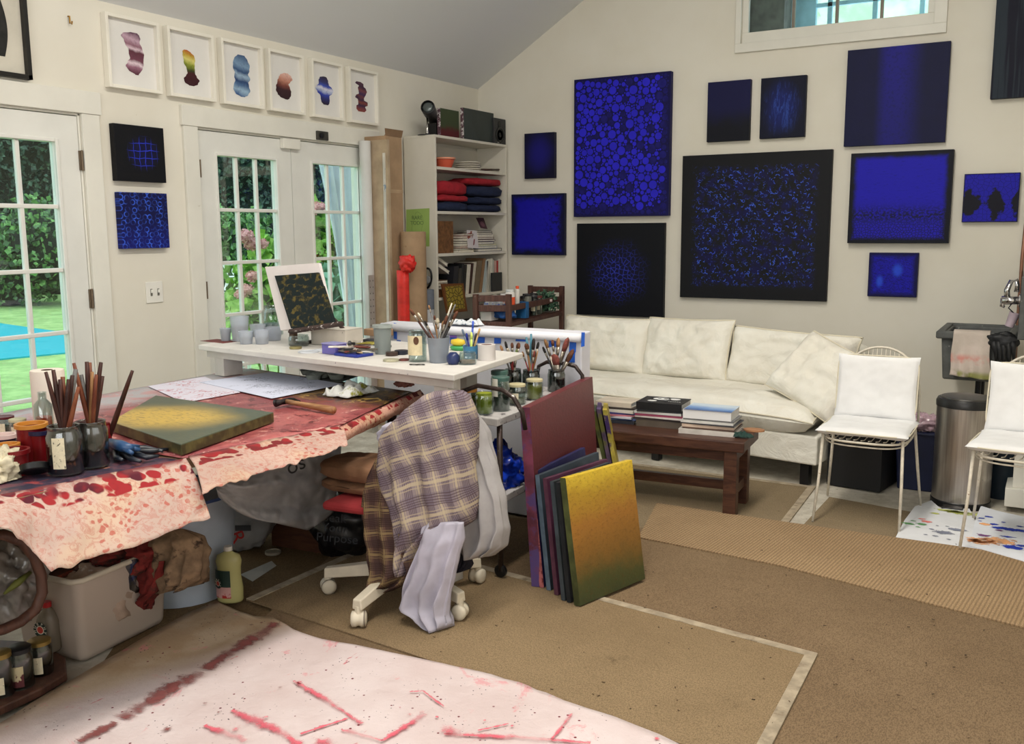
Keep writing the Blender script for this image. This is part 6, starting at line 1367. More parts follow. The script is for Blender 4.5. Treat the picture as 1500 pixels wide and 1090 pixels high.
# ------------------------------------------------------------ dark wooden trolley
M_TW = wood('trolley wood', (70, 44, 38), (92, 62, 52), 10, 2, .5, dirt=(134, 120, 112)); ZTR = 1.0
q = [Pz(697, 431, ZTR), Pz(745, 431, ZTR), Pz(823, 419, ZTR), Pz(777, 418, ZTR)]
if q[2].y > YB-.12: q[2].y = YB-.12
ctr = sum(q, Vector())/4; tw = thing('wooden_trolley', 'dark stained wooden trolley between the bookcase and the sofa', 'trolley', (ctr.x, ctr.y, 0))
for p in q: build('post', MB().box((p.x, p.y, (ZTR+.06)/2), (.036, .036, ZTR-.06), 0), M_TW, tw, bevel=.004)
def rail(p, r_, z, h, name='rail'):
    d = Vector((r_.x-p.x, r_.y-p.y, 0)); build(name, MB().box(((p.x+r_.x)/2, (p.y+r_.y)/2, z), (d.length-.034, .022, h), math.atan2(d.y, d.x)), M_TW, tw, bevel=.002)
for z, h in ((ZTR-.03, .045), (ZTR-.10, .045)): rail(q[0], q[1], z, h)
rail(q[3], q[2], ZTR-.03, .045); rail(q[3], q[2], ZTR-.10, .03)
rail(q[1], q[2], ZTR-.10, .04); rail(q[0], q[3], ZTR-.10, .04)
def trshelf(z): build('shelf', MB().prism([(p.x+(ctr.x-p.x)*.04, p.y+(ctr.y-p.y)*.02, z) for p in q], (0, 0, .016)), M_TW, tw)
ZLS = Py(720, 476, q[0].y).z; trshelf(ZTR-.125); trshelf(ZLS); trshelf(.2)
rail(q[0], q[1], ZLS-.005, .04); rail(q[1], q[2], ZLS-.005, .03)
zt1 = ZTR-.108; zt2 = ZLS+.017
for i, p in enumerate(q): build('caster', MB().lathe([(.018, -.012), (.03, -.008), (.03, .008), (.018, .012)], (p.x, p.y, .031), 16, Matrix.Rotation(PI/2, 4, 'X')), M_BLK, tw, auto=True)
def tp_(x, y, z): return Pz(x, y, z)
def tri(a, b, z):     # point on a trolley shelf: a across, b along
    p = q[0].lerp(q[1], a).lerp(q[3].lerp(q[2], a), b); return Vector((p.x, p.y, z))
def can(name, label, c, r, h, m, mtop=None, cat='bottle', neck=None, capm=None, tagm=None):
    o = thing(name, label, cat, c); k = neck or r*.9
    build('body', MB().lathe([(r*.96, 0), (r, .004), (r, h*.8), (k, h*.86), (k, h*.9), (.0001, h*.9)], c, 20), m, o, auto=True)
    build('cap', MB().lathe([(k+.002, h*.86), (k+.002, h*.99), (k, h), (.0001, h)], c, 20), capm or M_BLK, o, auto=True)
    if tagm: build('band', MB().lathe([(r+.0008, h*.2), (r+.0008, h*.6)], c, 20, cap=False), tagm, o, smooth=True)
    return o
M_WP = plain('white plastic', (226, 222, 216), .4, var=.03); M_OP = plain('orange red label', (222, 84, 44), .5)
can('plastic_bottle', 'white bottle with an orange label and white cap on the trolley top', tri(.86, .10, zt1+.001), .036, .135, M_WP, neck=.028, capm=plain('cap white grey', (214, 216, 214), .4), tagm=M_OP)
can('glue_bottle', 'slim white tube with an orange pointed cap beside the orange labelled bottle', tri(.80, .26, zt1+.001), .017, .15, M_WP, neck=.010, capm=M_OP)
can('plastic_bottle', 'small white bottle with a pink label behind the tubes on the trolley', tri(.55, .16, zt1+.001), .026, .10, M_WP, neck=.02, capm=M_WP, tagm=plain('pink label', (216, 160, 150), .5))
o = thing('tape_roll', 'white tape roll standing on edge on the trolley top', 'tape', tri(.22, .2, zt1+.001)); c = tri(.22, .2, zt1+.046)
build('tape', MB().lathe([(.030, -.012), (.045, -.012), (.045, .012), (.030, .012), (.030, -.012)], c, 26, Matrix.Rotation(PI/2, 4, 'X') @ Matrix.Rotation(.4, 4, 'Y'), cap=False), plain('tape white', (214, 208, 196), .6), o, auto=True)
flatrag('tube_pile', 'heap of white and blue squeezed tubes on the near end of the trolley', tri(.42, .08, zt1+.001), .075, .05, .06, 21, plain('blue print white', (220, 222, 226), .4, var=.04, dirt=(60, 100, 190), dthr=(.56, .6), ds=26), 'tubes')
for i, (a, b, r_, h_, col, lab) in enumerate([(.85, .42, .028, .075, (110, 110, 100), 'squat grey jar in the middle of the trolley top'), (.86, .52, .030, .08, (60, 58, 60), 'dark jar behind the squat grey one on the trolley'), (.5, .34, .025, .09, (150, 140, 110), 'khaki jar beside the glue tube on the trolley')]):
    can('small_jar', lab, tri(a, b, zt1+.001), r_, h_, plain('jar col %d' % i, col, .4, var=.15), cat='jar')
for i, (a, b, sx_, sy_, col, lab) in enumerate([(.7, .66, .14, .10, (112, 30, 40), 'dark red packet lying on the trolley top'), (.6, .82, .12, .12, (206, 204, 206), 'white sheet stack lying at the far end of the trolley'), (.86, .78, .07, .14, (190, 170, 168), 'pinkish packet lying beside the dark red one')]):
    box_thing('packet', lab, tri(a, b, zt1+.001), (sx_, sy_, .02), .3*i, plain('packet %d' % i, col, .6), 'packet')
o = thing('glove_box', 'white box with blue gloves spilling out on the trolley lower shelf', 'box', tri(.5, .08, zt2+.001)); c = tri(.22, .1, zt2+.045)
build('white_carton', MB().box((c.x, c.y, zt2+.046), (.09, .10, .088), 0), M_WP, o, bevel=.002)
mb = MB(); crumple(mb, tri(.66, .1, zt2+.052), .085, .06, .06, 5, .3, 2.2, 30, 20); build('blue_gloves', mb, plain('blue nitrile', (36, 84, 150), .5, var=.25, vs=20), o, smooth=True)
mb = MB(); crumple(mb, tri(.60, .12, zt2+.105), .06, .04, .022, 6, .3, 2.2, 24, 16); build('white_tissue', mb, M_WP, o, smooth=True)
box_thing('blue_box', 'upright blue carton with a small white panel on the trolley lower shelf', tri(.88, .30, zt2+.001), (.085, .05, .12), 0, plain('blue carton', (30, 90, 140), .5, var=.1, dirt=(200, 204, 206), dthr=(.66, .7), ds=14), 'box')
for i, (a, b, r_, h_) in enumerate([(.72, .42, .026, .15), (.9, .5, .026, .14), (.62, .52, .024, .16), (.85, .62, .03, .14)]):
    jar('glass_jar', ['tall narrow jar with a dark lid beside the blue carton', 'jar with a dark lid in the middle of the lower trolley shelf', 'tallest dark lidded jar at the back of the lower trolley shelf', 'jar with a dark red lid beside the green netting'][i], tri(a, b, zt2+.001), r_, h_, (.6, plain('grey powder', (120, 122, 116), .8, var=.2)), [M_BLK, M_BLK, M_BLK, plain('oxide lid', (96, 44, 40), .5)][i], M_GLASS, .95, tagm=(-110, -40, .25, .6, M_LAB))
c = tri(.75, .82, zt2+.07)
bush('green_netting', 'tangle of dark green netting on the far end of the lower trolley shelf', tuple(c), .10, .09, .09, 900, .028, [plain('net core', (40, 60, 50), .9), plain('green net', (62, 96, 76), .9, var=.3), plain('green net pale', (92, 126, 100), .9, var=.3)], 33, 0, 'netting', floor=zt2+.001)
cj = Py(802, 458, YB-.15)
# ------------------------------------------------------------ sofa
SA = Vector((-1.10, 5.275, 0)); sa = math.radians(-9); ux = Vector((math.cos(sa), math.sin(sa), 0)); uy = Vector((-ux.y, ux.x, 0)); SL_ = 2.10
def sp_(a, b, z): return SA-ux*a+uy*b+Vector((0, 0, z))       # a: from the right end, b: from the front
t = NT('cream linen'); o = t.coord(); c = t.mix(t.sm(t.noise(o, 3, 4, .6), .35, .65), C(224, 219, 206), C(232, 229, 218)); c = t.mix(t.math('MULTIPLY', t.sm(t.noise(o, 5, 4, .7), .6, .75), .5), c, C(216, 206, 184))
t.bump(t.math('ADD', t.math('MULTIPLY', t.noise(o, 5, 4, .55, dist=1.2), 1.), t.math('MULTIPLY', t.noise(o, 200, 2), .05)), .55, .035); M_LIN = t.done(c, .85, 0, .15)
M_PIPE = plain('cream piping', (214, 206, 184), .8, var=.04)
sofa = thing('sofa', 'long cream slipcovered sofa under the blue paintings', 'sofa', sp_(SL_/2, .45, .007))
def sbox(name, a0, a1, b0, b1, z0, z1, m, bev=.02):
    P = [sp_(a1, b0, z0), sp_(a0, b0, z0), sp_(a0, b1, z0), sp_(a1, b1, z0)]; Q = [p+Vector((0, 0, z1-z0)) for p in P]
    return build(name, MB().hexa(P+Q), m, sofa, bevel=bev, seg=3, smooth=False)
sbox('base', 0, SL_, 0, .92, .135, .30, M_LIN, .012); sbox('back_rest', .02, SL_, .70, .92, .30, .73, M_LIN, .05)
for a in (.08, SL_/2, SL_-.08):
    for b in (.06, .86): p = sp_(a, b, 0); build('leg', MB().box((p.x, p.y, .0715), (.05, .05, .127), sa), M_BLK, sofa)
def softslab(name, c, w_, d, h, M, mat, parent, seed=0, wr=.012, piping=True, pw=4., sag=0.):
    """cushion centred on c; local x width, y depth/height, z thickness"""
    T = Matrix.Translation(c) @ M
    def prof(u, v_, s):
        x = u; y = v_; e = max(0, (1-abs(x)**pw)*(1-abs(y)**pw)); th = e**.42
        pin = 1-.035*(1-abs(x)**2)*0-.05*(abs(y)**3)*(1-abs(x)**2)
        pin2 = 1-.05*(abs(x)**3)*(1-abs(y)**2)
        q = wr*mnoise.noise((x*3+seed, y*3, s))*th+wr*.7*mnoise.noise((x*8+seed, y*5, s+4))*th
        return Vector((x*w_/2*pin2, y*d/2*pin-sag*(1-x*x)*(y > 0)*abs(y), s*(h/2*th)+q))
    mb = MB()
    for s in (1, -1): mb.grid(lambda a, b: T @ prof(a*2-1, b*2-1, s), 34, 28, flip=(s < 0))
    o = build(name, mb, mat, parent, smooth=True)
    if piping:
        path = []
        for k in range(64):
            f = k/64*4; i = int(f); g = (f-i)*2-1; u, v_ = [(g, -1), (1, g), (-g, 1), (-1, -g)][i]; path.append(T @ prof(u*.997, v_*.997, 1)*1)
        build('piping', MB().tube(path, .0045, 6, closed=True), M_PIPE, o)
        ORG[o.name] = ORG[parent.name]
    return o
def build_sub(*a): pass
Rz = Matrix.Rotation(sa, 4, 'Z')
softslab('seat_cushion', sp_(SL_/2+.0, .37, .375), SL_-.02, .82, .20, Rz, M_LIN, sofa, 3, .016, pw=8)
def backc(name, x, y0_, Yv, w_, h_, tilt, yaw, roll, th, seed, pw=4., sag=.0, base=None):
    """upright cushion whose lower edge is at base, leaning back"""
    M = Matrix.Rotation(sa+yaw, 4, 'Z') @ Matrix.Rotation(math.radians(90)-tilt, 4, 'X') @ Matrix.Rotation(roll, 4, 'Z')
    c = Vector(base)+M.to_3x3() @ Vector((0, h_/2, 0))
    return softslab(name, c, w_, h_, th, M, M_LIN, sofa, seed, .02, pw=pw, sag=sag)
def onseat(px_, b, z=.45):    # point on the seat below pixel column px_, b metres behind the front
    # solve for a so that the point projects onto the pixel column
    best = None
    for k in range(240):
        a = k*.01; p = sp_(a, b, z); v = np.array(p)-EYEP; x = 750+F*(v@_r)/(v@_fw)
        if best is None or abs(x-px_) < best[0]: best = (abs(x-px_), p)
    return best[1]
backc('back_cushion', 0, 0, 0, .64, .42, .30, 0, .02, .17, 5, base=onseat(1000, .50), pw=6)
backc('back_cushion', 0, 0, 0, .84, .385, .28, 0, -.03, .17, 9, base=onseat(1150, .54, .44), pw=9)
backc('back_cushion', 0, 0, 0, .72, .40, .32, .05, .0, .17, 14, base=onseat(880, .46), pw=5)
backc('loose_cushion', 0, 0, 0, .56, .44, .68, -.20, -.36, .15, 23, base=onseat(1166, .15, .44), pw=5)

# ------------------------------------------------------------ low bench with books
BZ = .40
f0 = Pz(905, 632, BZ); f1 = Pz(1090, 649, BZ); f2 = Pz(1117, 632, BZ)
bdir = (f1-f0).normalized(); bn = Vector((-bdir.y, bdir.x, 0)); BD = .36
f0 = f1-bdir*1.35
P = [f0, f1, f1+bn*BD, f0+bn*BD]
M_BW = wood('bench wood', (60, 36, 28), (84, 54, 40), 9, 0, .42)
bench = thing('low_bench', 'low dark wooden bench in front of the sofa', 'bench', tuple((P[0]+P[2])/2)[:2]+(.007,))
build('bench_top', MB().prism([(p.x, p.y, BZ-.055) for p in P], (0, 0, .055)), M_BW, bench, bevel=.006)
ba = math.atan2(bdir.y, bdir.x)
def bp(a, b, z): p = P[0]+bdir*a+bn*b; return (p.x, p.y, z)
for a in (.07, 1.35-.07):
    for b in (.05, BD-.05): build('leg', MB().box(bp(a, b, (.007+BZ-.055)/2), (.065, .065, BZ-.055-.007), ba), M_BW, bench, bevel=.003)
    build('end_stretcher', MB().box(bp(a, BD/2, .13), (.04, BD-.17, .05), ba), M_BW, bench, bevel=.002)
    build('end_rail', MB().box(bp(a, BD/2, BZ-.085), (.045, BD-.17, .05), ba), M_BW, bench, bevel=.002)
build('long_stretcher', MB().box(bp(.675, BD/2, .13), (1.17, .035, .05), ba), M_BW, bench, bevel=.002)
build('apron', MB().box(bp(.675, .06, BZ-.085), (1.15, .025, .055), ba), M_BW, bench, bevel=.002)
PG = plain('book pages', (222, 216, 200), .9, var=.06, vs=40); PW = plain('white pages', (226, 226, 224), .8, var=.05, vs=60)
def stack(px_, L, specs, where, rot=0.):
    c = Pz(px_[0], px_[1], BZ); z = BZ+.0006; R = random.Random(int(px_[0]))
    out = []
    for k, (col, hgt, l, d, dr_, nm_) in enumerate(specs):
        pos = ('at the bottom', 'second up', 'third up', 'fourth up', 'fifth up', 'sixth up', 'seventh up', 'eighth up')[k] if k < len(specs)-1 else 'on top'
        b = book('%s %s of the %s stack on the low bench' % (nm_, pos, where), (c.x+R.uniform(-.008, .008), c.y+R.uniform(-.008, .008), z), (l, d, hgt), ba+dr_+rot, bcol(*col), PW, group='books on the low bench'); z += hgt+.0008
        out.append((b, Vector((c.x, c.y, z)), l, d, ba+dr_+rot))
    return out
s1 = stack((905, 615), .2, [((50, 52, 60), .018, .25, .19, .0, 'dark book'), ((90, 110, 160), .010, .26, .19, .15, 'blue magazine'), ((206, 206, 214), .010, .25, .19, -.06, 'white magazine'), ((180, 110, 120), .008, .25, .19, .2, 'pink edged magazine'), ((60, 60, 110), .008, .25, .18, .12, 'violet magazine'), ((214, 208, 196), .016, .24, .17, -.08, 'cream book'), ((60, 54, 50), .010, .24, .17, .02, 'thin dark book'), ((206, 194, 176), .026, .21, .16, -.04, 'beige book')], 'left')
s2 = stack((972, 622), .2, [((96, 86, 76), .036, .26, .18, .0, 'taupe book'), ((70, 60, 60), .012, .27, .19, .02, 'dark magazine'), ((214, 206, 200), .008, .27, .19, -.04, 'white magazine'), ((150, 70, 96), .012, .26, .19, .03, 'magenta lettered book'), ((206, 204, 200), .012, .26, .18, .0, 'pale book'), ((40, 40, 44), .006, .26, .18, .05, 'thin black magazine'), ((26, 26, 28), .042, .25, .19, .0, 'thick black and white book')], 'middle')
s3 = stack((1042, 632), .2, [((206, 200, 192), .024, .29, .21, .04, 'pale grey book'), ((90, 70, 60), .008, .27, .20, .0, 'brown magazine'), ((214, 190, 170), .016, .27, .20, .02, 'peach edged book'), ((60, 60, 64), .006, .28, .20, -.04, 'thin dark magazine'), ((214, 212, 206), .012, .27, .20, .03, 'white book'), ((120, 120, 120), .008, .26, .19, -.02, 'grey magazine'), ((84, 130, 196), .046, .25, .20, .0, 'thick blue book')], 'right')
b, c, l, d, a = s2[-1]; T = Matrix.Translation(c) @ Matrix.Rotation(a, 4, 'Z')
def oval(mb, x, y, rx, ry, z=.0004, n=20, seed=0):
    R = random.Random(seed); mb.add([T @ Vector((x+rx*math.cos(2*PI*i/n)*(1+.12*mnoise.noise((i*.9, seed, 0))), y+ry*math.sin(2*PI*i/n)*(1+.12*mnoise.noise((i*.9, seed, 4))), z)) for i in range(n)], [list(range(n))])
mb = MB(); oval(mb, -.055, -.035, .026, .02); oval(mb, -.02, .035, .05, .034, seed=2); oval(mb, .045, .045, .035, .026, seed=3)
build('cover_shapes', mb, plain('cover white', (226, 226, 224), .5, var=.02), b)
mb = MB(); oval(mb, .0, .04, .012, .014, .0008); oval(mb, -.035, .04, .01, .008, .0008, seed=5); build('cover_holes', mb, plain('cover black', (26, 26, 28), .5), b)
mb = MB(); [mb.add([T @ Vector(q) for q in ((.03+.012*k, -.03, .0006), (.038+.012*k, -.03, .0006), (.038+.012*k, -.022, .0006), (.03+.012*k, -.022, .0006))], [(0, 1, 2, 3)]) for k in range(6)]; build('cover_title', mb, plain('cover white', (226, 226, 224), .5), b)
b, c, l, d, a = s3[-1]
t = NT('sea cover'); g = t.sep(t.coord('Generated')); o = t.coord(); q = t.noise(t.map(o, (2, 7, 1)), 7, 4, .6); cc = t.mix(t.sm(t.math('ADD', g[1], t.math('MULTIPLY', q, .4)), .5, 1.), C(96, 146, 206), C(200, 216, 230)); cc = t.mix(t.sm(t.math('ADD', g[1], t.math('MULTIPLY', q, .3)), .5, .3), cc, C(50, 96, 160)); b.children[0].data.materials.clear(); b.children[0].data.materials.append(t.done(cc, .35)) if False else None
T = Matrix.Translation(c) @ Matrix.Rotation(a, 4, 'Z'); mb = MB(); build('cover_picture', mb.add([T @ Vector(q_) for q_ in ((-l/2+.001, -d/2+.001, .0005), (l/2-.001, -d/2+.001, .0005), (l/2-.001, d/2-.001, .0005), (-l/2+.001, d/2-.001, .0005))], [(0, 1, 2, 3)]), t.done(cc, .3), b)
c = Pz(1088, 641, BZ+.001); p2 = Pz(1100, 636, BZ+.001)
flatrag('glasses_pouch', 'dark green soft pouch at the right end of the low bench', c, .05, .025, .03, 6, plain('green felt', (40, 66, 60), .9, var=.15), 'pouch')
tag(build('coaster', MB().lathe([(.05, 0), (.05, .008), (.0001, .009)], Pz(1103, 632, BZ+.0006)+Vector((0, .02, 0)), 28, Matrix.Diagonal((1.1, .8, 1, 1))), plain('tan leather', (168, 120, 84), .6), auto=True), 'round tan coaster beside the green pouch on the low bench', 'coaster')
# magazines on the sofa-side floor stack seen above the red canvas edge
c = onseat(872, .12, .47)

# ------------------------------------------------------------ white wire chairs
M_WIRE = plain('chipped white wire', (214, 206, 190), .45, var=.1, vs=30, dirt=(140, 110, 84), dthr=(.66, .72), ds=50)
M_CW = plain('chair cushion white', (226, 226, 226), .75, var=.03, vs=6, bump=.25, bs=9)
def wire_chair(label):
    r = thing('wire_chair', label, 'chair', (0, 0, 0), 'white wire chairs'); zs_ = .435
    for sx in (-1, 1):
        build('leg', MB().tube([(sx*.185, -.17, zs_), (sx*.192, -.19, .22), (sx*.20, -.255, .002)], [.0075, .0075, .0065], 8), M_WIRE, r, smooth=True)
        build('leg', MB().tube([(sx*.195, .16, zs_+.02), (sx*.215, .21, .22), (sx*.235, .26, .002)], [.0075, .0075, .0065], 8), M_WIRE, r, smooth=True)
    def loop(n, fx): return [fx(i/n) for i in range(n)]
    seat = loop(40, lambda f: Vector((.205*math.copysign(abs(math.cos(f*2*PI))**.6, math.cos(f*2*PI)), .20*math.copysign(abs(math.sin(f*2*PI))**.6, math.sin(f*2*PI)), zs_-.012+.012*math.sin(f*2*PI))))
    mb = MB(); mb.tube(seat, .006, 8, closed=True); mb.tube([p*1+Vector((-p.x*.06, -p.y*.06, -.022)) for p in seat], .004, 6, closed=True)
    for k in range(-5, 6): x = k*.034; yy = .2*(1-(abs(x)/.21)**3.3)**(1/3.3); mb.tube([(x, -yy, zs_-.012), (x, -yy*.5, zs_-.03), (x, yy*.5, zs_-.03), (x, yy, zs_)], .0025, 5)
    build('seat_frame', mb, M_WIRE, r, smooth=True)
    # back hoop with its vertical wires
    mb = MB(); path = []
    for k in range(25):
        f = k/24; a = PI*f; path.append(Vector((.20*math.cos(a) if abs(math.cos(a)) < .999 else .20*math.cos(a), .195+.10*(.55+.45*math.sin(a)), zs_+.02+.37*math.sin(a)**.55)))
    mb.tube(path, .0065, 8)
    for k in range(-8, 9):
        x = k*.0215; s_ = math.sqrt(max(0, 1-(x/.20)**2)); mb.tube([(x, .20, zs_+.0), (x, .225, zs_+.1), (x, .195+.10*(.55+.45*s_), zs_+.02+.37*s_**.55)], .0022, 5)
    build('back_frame', mb, M_WIRE, r, smooth=True)
    def flat(name, c, w_, d, h, M, seed):
        o = softslab(name, Vector(c), w_, d, h, M, M_CW, r, seed, .004, piping=False, pw=9); T = Matrix.Translation(c) @ M
        path = []
        for k in range(56):
            a = 2*PI*k/56; x = math.copysign(abs(math.cos(a))**.28, math.cos(a)); y = math.copysign(abs(math.sin(a))**.28, math.sin(a)); path.append(T @ Vector((x*w_*.492, y*d*.492, 0)))
        build('cushion_piping', MB().tube(path, .0035, 6, closed=True), M_PIPE, o); return o
    flat('seat_cushion', (0, -.01, zs_+.022), .43, .42, .042, Matrix.Identity(4), 41)
    flat('back_cushion', (0, .182, zs_+.195), .40, .33, .035, Matrix.Rotation(math.radians(80), 4, 'X'), 47)
    return r
ch = wire_chair('white wire chair with a white padded seat, nearer the sofa'); ch.location = (-.775, 4.905, .0065); ch.rotation_euler = (0, 0, .0)
ch2 = dup(ch, (-.075, 4.735, .0305), -.10, 'white padded wire chair cut by the right frame edge'); 

# ------------------------------------------------------------ things along the back wall at the right
a = Pz(1205, 705); b = Pz(1280, 722); d = (b-a); d.normalize(); n = Vector((-d.y, d.x, 0)); L_ = (Pz(1297, 716)-a).length*.93
a = SA+ux*.014+uy*.13; d = ux; n = uy; L_ = .30
tag(build('black_cabinet', MB().prism([tuple(a+Vector((0, 0, .0075))), tuple(a+d*L_+Vector((0, 0, .0075))), tuple(a+d*L_+n*.34+Vector((0, 0, .0075))), tuple(a+n*.34+Vector((0, 0, .0075)))], (0, 0, .445)), plain('matte black', (20, 20, 22), .6), bevel=.004), 'low black cabinet between the sofa and the left white chair', 'cabinet')
# steel pedal bin
TC = Vector((-.372, 5.375, 0)); R_t = .142
tb = thing('pedal_bin', 'tall brushed steel pedal bin with a black lid rim under the sink', 'bin', tuple(TC))
t = NT('brushed steel'); o = t.coord(); q = t.noise(t.map(o, (40, 40, 1.2)), 3, 4, .6); sm_ = t.noise(o, 9, 4, .6)
M_SS = t.done(t.mix(t.sm(q, .35, .7), C(186, 180, 174), C(166, 158, 152)), t.lr(sm_, .3, .7, .27, .33), .92)
zt_ = Py(1400, 585, TC.y).z
build('body', MB().lathe([(R_t, .03), (R_t, zt_-.03), (R_t-.004, zt_-.03)], TC, 40), M_SS, tb, auto=True)
build('base_ring', MB().lathe([(R_t+.004, .0), (R_t+.004, .03), (R_t, .034)], TC, 40), M_BLK, tb, auto=True)
build('lid_rim', MB().lathe([(R_t+.003, zt_-.03), (R_t+.004, zt_-.004), (R_t-.004, zt_+.012), (R_t-.02, zt_+.014)], TC, 40, cap=False), plain('dark rim', (50, 50, 50), .35, .4), tb, auto=True)
build('lid', MB().lathe([(R_t-.016, zt_+.006), (R_t-.02, zt_+.02), (.06, zt_+.03), (.0001, zt_+.032)], TC, 40), plain('lid steel', (96, 94, 90), .35, .8), tb, auto=True)
build('pedal', MB().box((TC.x-.02, TC.y-R_t-.035, .02), (.10, .07, .014), 0), M_BLK, tb, bevel=.004)
# navy bin with crumpled wrap
BX = Vector((-.612, 5.62, .0)); nb = thing('waste_bin', 'navy plastic waste bin filled with clear pink wrap behind the left white chair', 'bin', tuple(BX)); hb_ = Py(1352, 634, 5.55).z
mb = MB(); w0, w1 = .095, .115
mb.hexa([BX+Vector(q) for q in ((-w0, -w0, 0), (w0, -w0, 0), (w0, w0, 0), (-w0, w0, 0), (-w1, -w1, hb_), (w1, -w1, hb_), (w1, w1, hb_), (-w1, w1, hb_))])
build('bin_body', mb, plain('navy plastic', (26, 34, 66), .45), nb, bevel=.008); build('bin_rim', MB().box(BX+Vector((0, 0, hb_)), (w1*2+.014, w1*2+.014, .016), 0), plain('navy plastic', (26, 34, 66), .45), nb, bevel=.004)
mb = MB(); crumple(mb, BX+Vector((0, 0, hb_+.035)), .10, .10, .055, 61, .5, 2.6, 44, 26); build('crumpled_wrap', mb, plain('pinkish wrap', (190, 160, 172), .2, var=.2, vs=30, spec=.8), nb, smooth=True)
# utility sink
M_SINK = plain('grey stone sink', (92, 94, 92), .6, var=.2, vs=8, dirt=(150, 150, 144), dthr=(.62, .7), ds=30, bump=.15, bs=40)
SKY0, SKY1 = 6.42, 6.98; skx = Py(1378, 500, SKY0).x; skz1 = Py(1372, 487, SKY0).z; skz0 = Py(1380, 556, SKY0).z
sk = thing('utility_sink', 'deep grey stone utility sink mounted on the back wall', 'sink', (-.4, 6.7, 0))
SX1 = Py(1490, 498, 6.2).x-.034
mb = MB(); t_ = .022; xL = skx; tp = .015
def ring(z, ins): return [(xL+ins, SKY0+ins, z), (SX1-ins, SKY0+ins, z), (SX1-ins, SKY1-ins, z), (xL+ins, SKY1-ins, z)]
vs = ring(skz0, .02)+ring(skz1, 0)+ring(skz1, .03)+ring(skz0+.04, .05)
mb.add(vs, [(3, 2, 1, 0)]+[(k*4+i, k*4+(i+1) % 4, (k+1)*4+(i+1) % 4, (k+1)*4+i) for k in range(3) for i in range(4)]+[(12, 13, 14, 15)])
build('basin', mb, M_SINK, sk, bevel=.012)
mb = MB(); e = .028; z0, z1 = skz1-.035, skz1+.012
for q in (((xL-e, SKY0-e, z0), (SX1+e, SKY0+.018, z1)), ((xL-e, SKY1-.018, z0), (SX1+e, SKY1+e, z1)), ((xL-e, SKY0, z0), (xL+.018, SKY1, z1)), ((SX1-.018, SKY0, z0), (SX1+e, SKY1, z1))): mb.bb(*q)
build('rim', mb, M_SINK, sk, bevel=.010, seg=3)
for x in (xL+.22, SX1-.08):
    for y in (SKY0+.12, SKY1-.1): build('leg', MB().cyl((x, y, 0), (x, y, skz0), .018), M_BLK, sk)
build('wall_bracket', MB().bb((xL+.1, SKY1+e, skz1-.2), (SX1-.1, YB-.001, skz1-.1)), M_SINK, sk)
# towel over the rim
a = Py(1397, 488, SKY0-.04); b = Py(1451, 486, SKY0-.04); bl = Py(1390, 549, SKY0-.07); br = Py(1449, 557, SKY0-.06)
t = NT('terry towel'); uv = t.sep(t.coord('UV')); o = t.coord(); cc = t.mix(t.sm(t.noise(o, 8, 4), .35, .65), C(214, 200, 190), C(196, 184, 172)); cc = t.mix(t.math('MULTIPLY', t.math('MULTIPLY', t.sm(uv[1], .55, .66), t.sm(uv[1], .78, .72)), t.sm(t.noise(o, 14, 3), .35, .6)), cc, C(216, 150, 140))
cc = t.mix(t.math('MULTIPLY', t.sm(uv[1], .84, .95), t.sm(t.noise(o, 12, 4), .42, .58)), cc, C(150, 150, 96)); t.bump(t.noise(o, 240, 3), .5, .004); M_TOW = t.done(cc, .95, 0, .1)
def tw_(u, v_):
    if v_ < .18:
        k = v_/.18; y = SKY0+.045-(.085)*k; z = skz1+.016+.006*math.sin(k*PI)
        p = a.lerp(b, u); return Vector((p.x, y, z))
    k = (v_-.18)/.82; p = Vector((a.x+(b.x-a.x)*u, SKY0-.044, skz1+.012)).lerp(bl.lerp(br, u), k); p.y += .016*math.sin(u*13+1)*k-.012*k; p.x += .006*math.sin(v_*9)*k; return p
tag(build('towel', MB().grid(tw_, 34, 34), M_TOW, smooth=True, solid=.006), 'pinkish stained towel hanging over the rim of the grey sink', 'towel')
g = thing('black_gloves', 'black rubber gloves draped over the sink rim beside the towel', 'gloves', Py(1470, 500, SKY0-.05))
for k, (x, dz) in enumerate([(1459, 530), (1465, 536), (1471, 537), (1478, 535), (1485, 530)]):
    p0 = Py(1456+k*7, 500, SKY0-.045); p1 = Py(x, dz-12, SKY0-.052); p2 = Py(x, dz, SKY0-.046)
    build('glove_finger', MB().tube([p0, p0.lerp(p1, .5), p1, p2], [.022, .018, .012, .006], 8), plain('black rubber', (30, 31, 33), .5, var=.2, vs=30), g, smooth=True)
p0 = Py(1470, 494, SKY0-.04); mb = MB(); crumple(mb, p0+Vector((0, -.004, -.02)), .085, .022, .05, 71, .25, 2, 30, 20, flat=False); build('glove_cuffs', mb, plain('black rubber', (30, 31, 33), .5, var=.2, vs=30), g, smooth=True)
# splashback block with tap
pb0 = Py(1490, 498, 6.2); pb1 = Py(1498, 405, 6.2)
spk = thing('splashback', 'grey stone splashback slab beside the sink at the right frame edge', 'splashback', (pb0.x+.12, 6.6, pb0.z))
build('slab', MB().bb((pb0.x, 6.2, pb0.z), (pb0.x+.05, 7.13, pb1.z)), M_SINK, spk, bevel=.006)
M_CHR = plain('chrome plate', (206, 204, 204), .12, 1, var=.05)
tx = pb0.x; ty_ = 6.28; tz = Py(1480, 440, ty_).z
tap = thing('tap', 'chrome tap jutting left from the splashback over the sink', 'tap', (tx, ty_, tz))
build('body', MB().cyl((tx, ty_, tz), (tx-.10, ty_, tz), .022, .026, 16), M_CHR, tap, smooth=True)
build('flange', MB().lathe([(.04, 0), (.038, .008), (.02, .012)], (tx, ty_, tz), 22, Matrix.Rotation(-PI/2, 4, 'Y')), M_CHR, tap, auto=True)
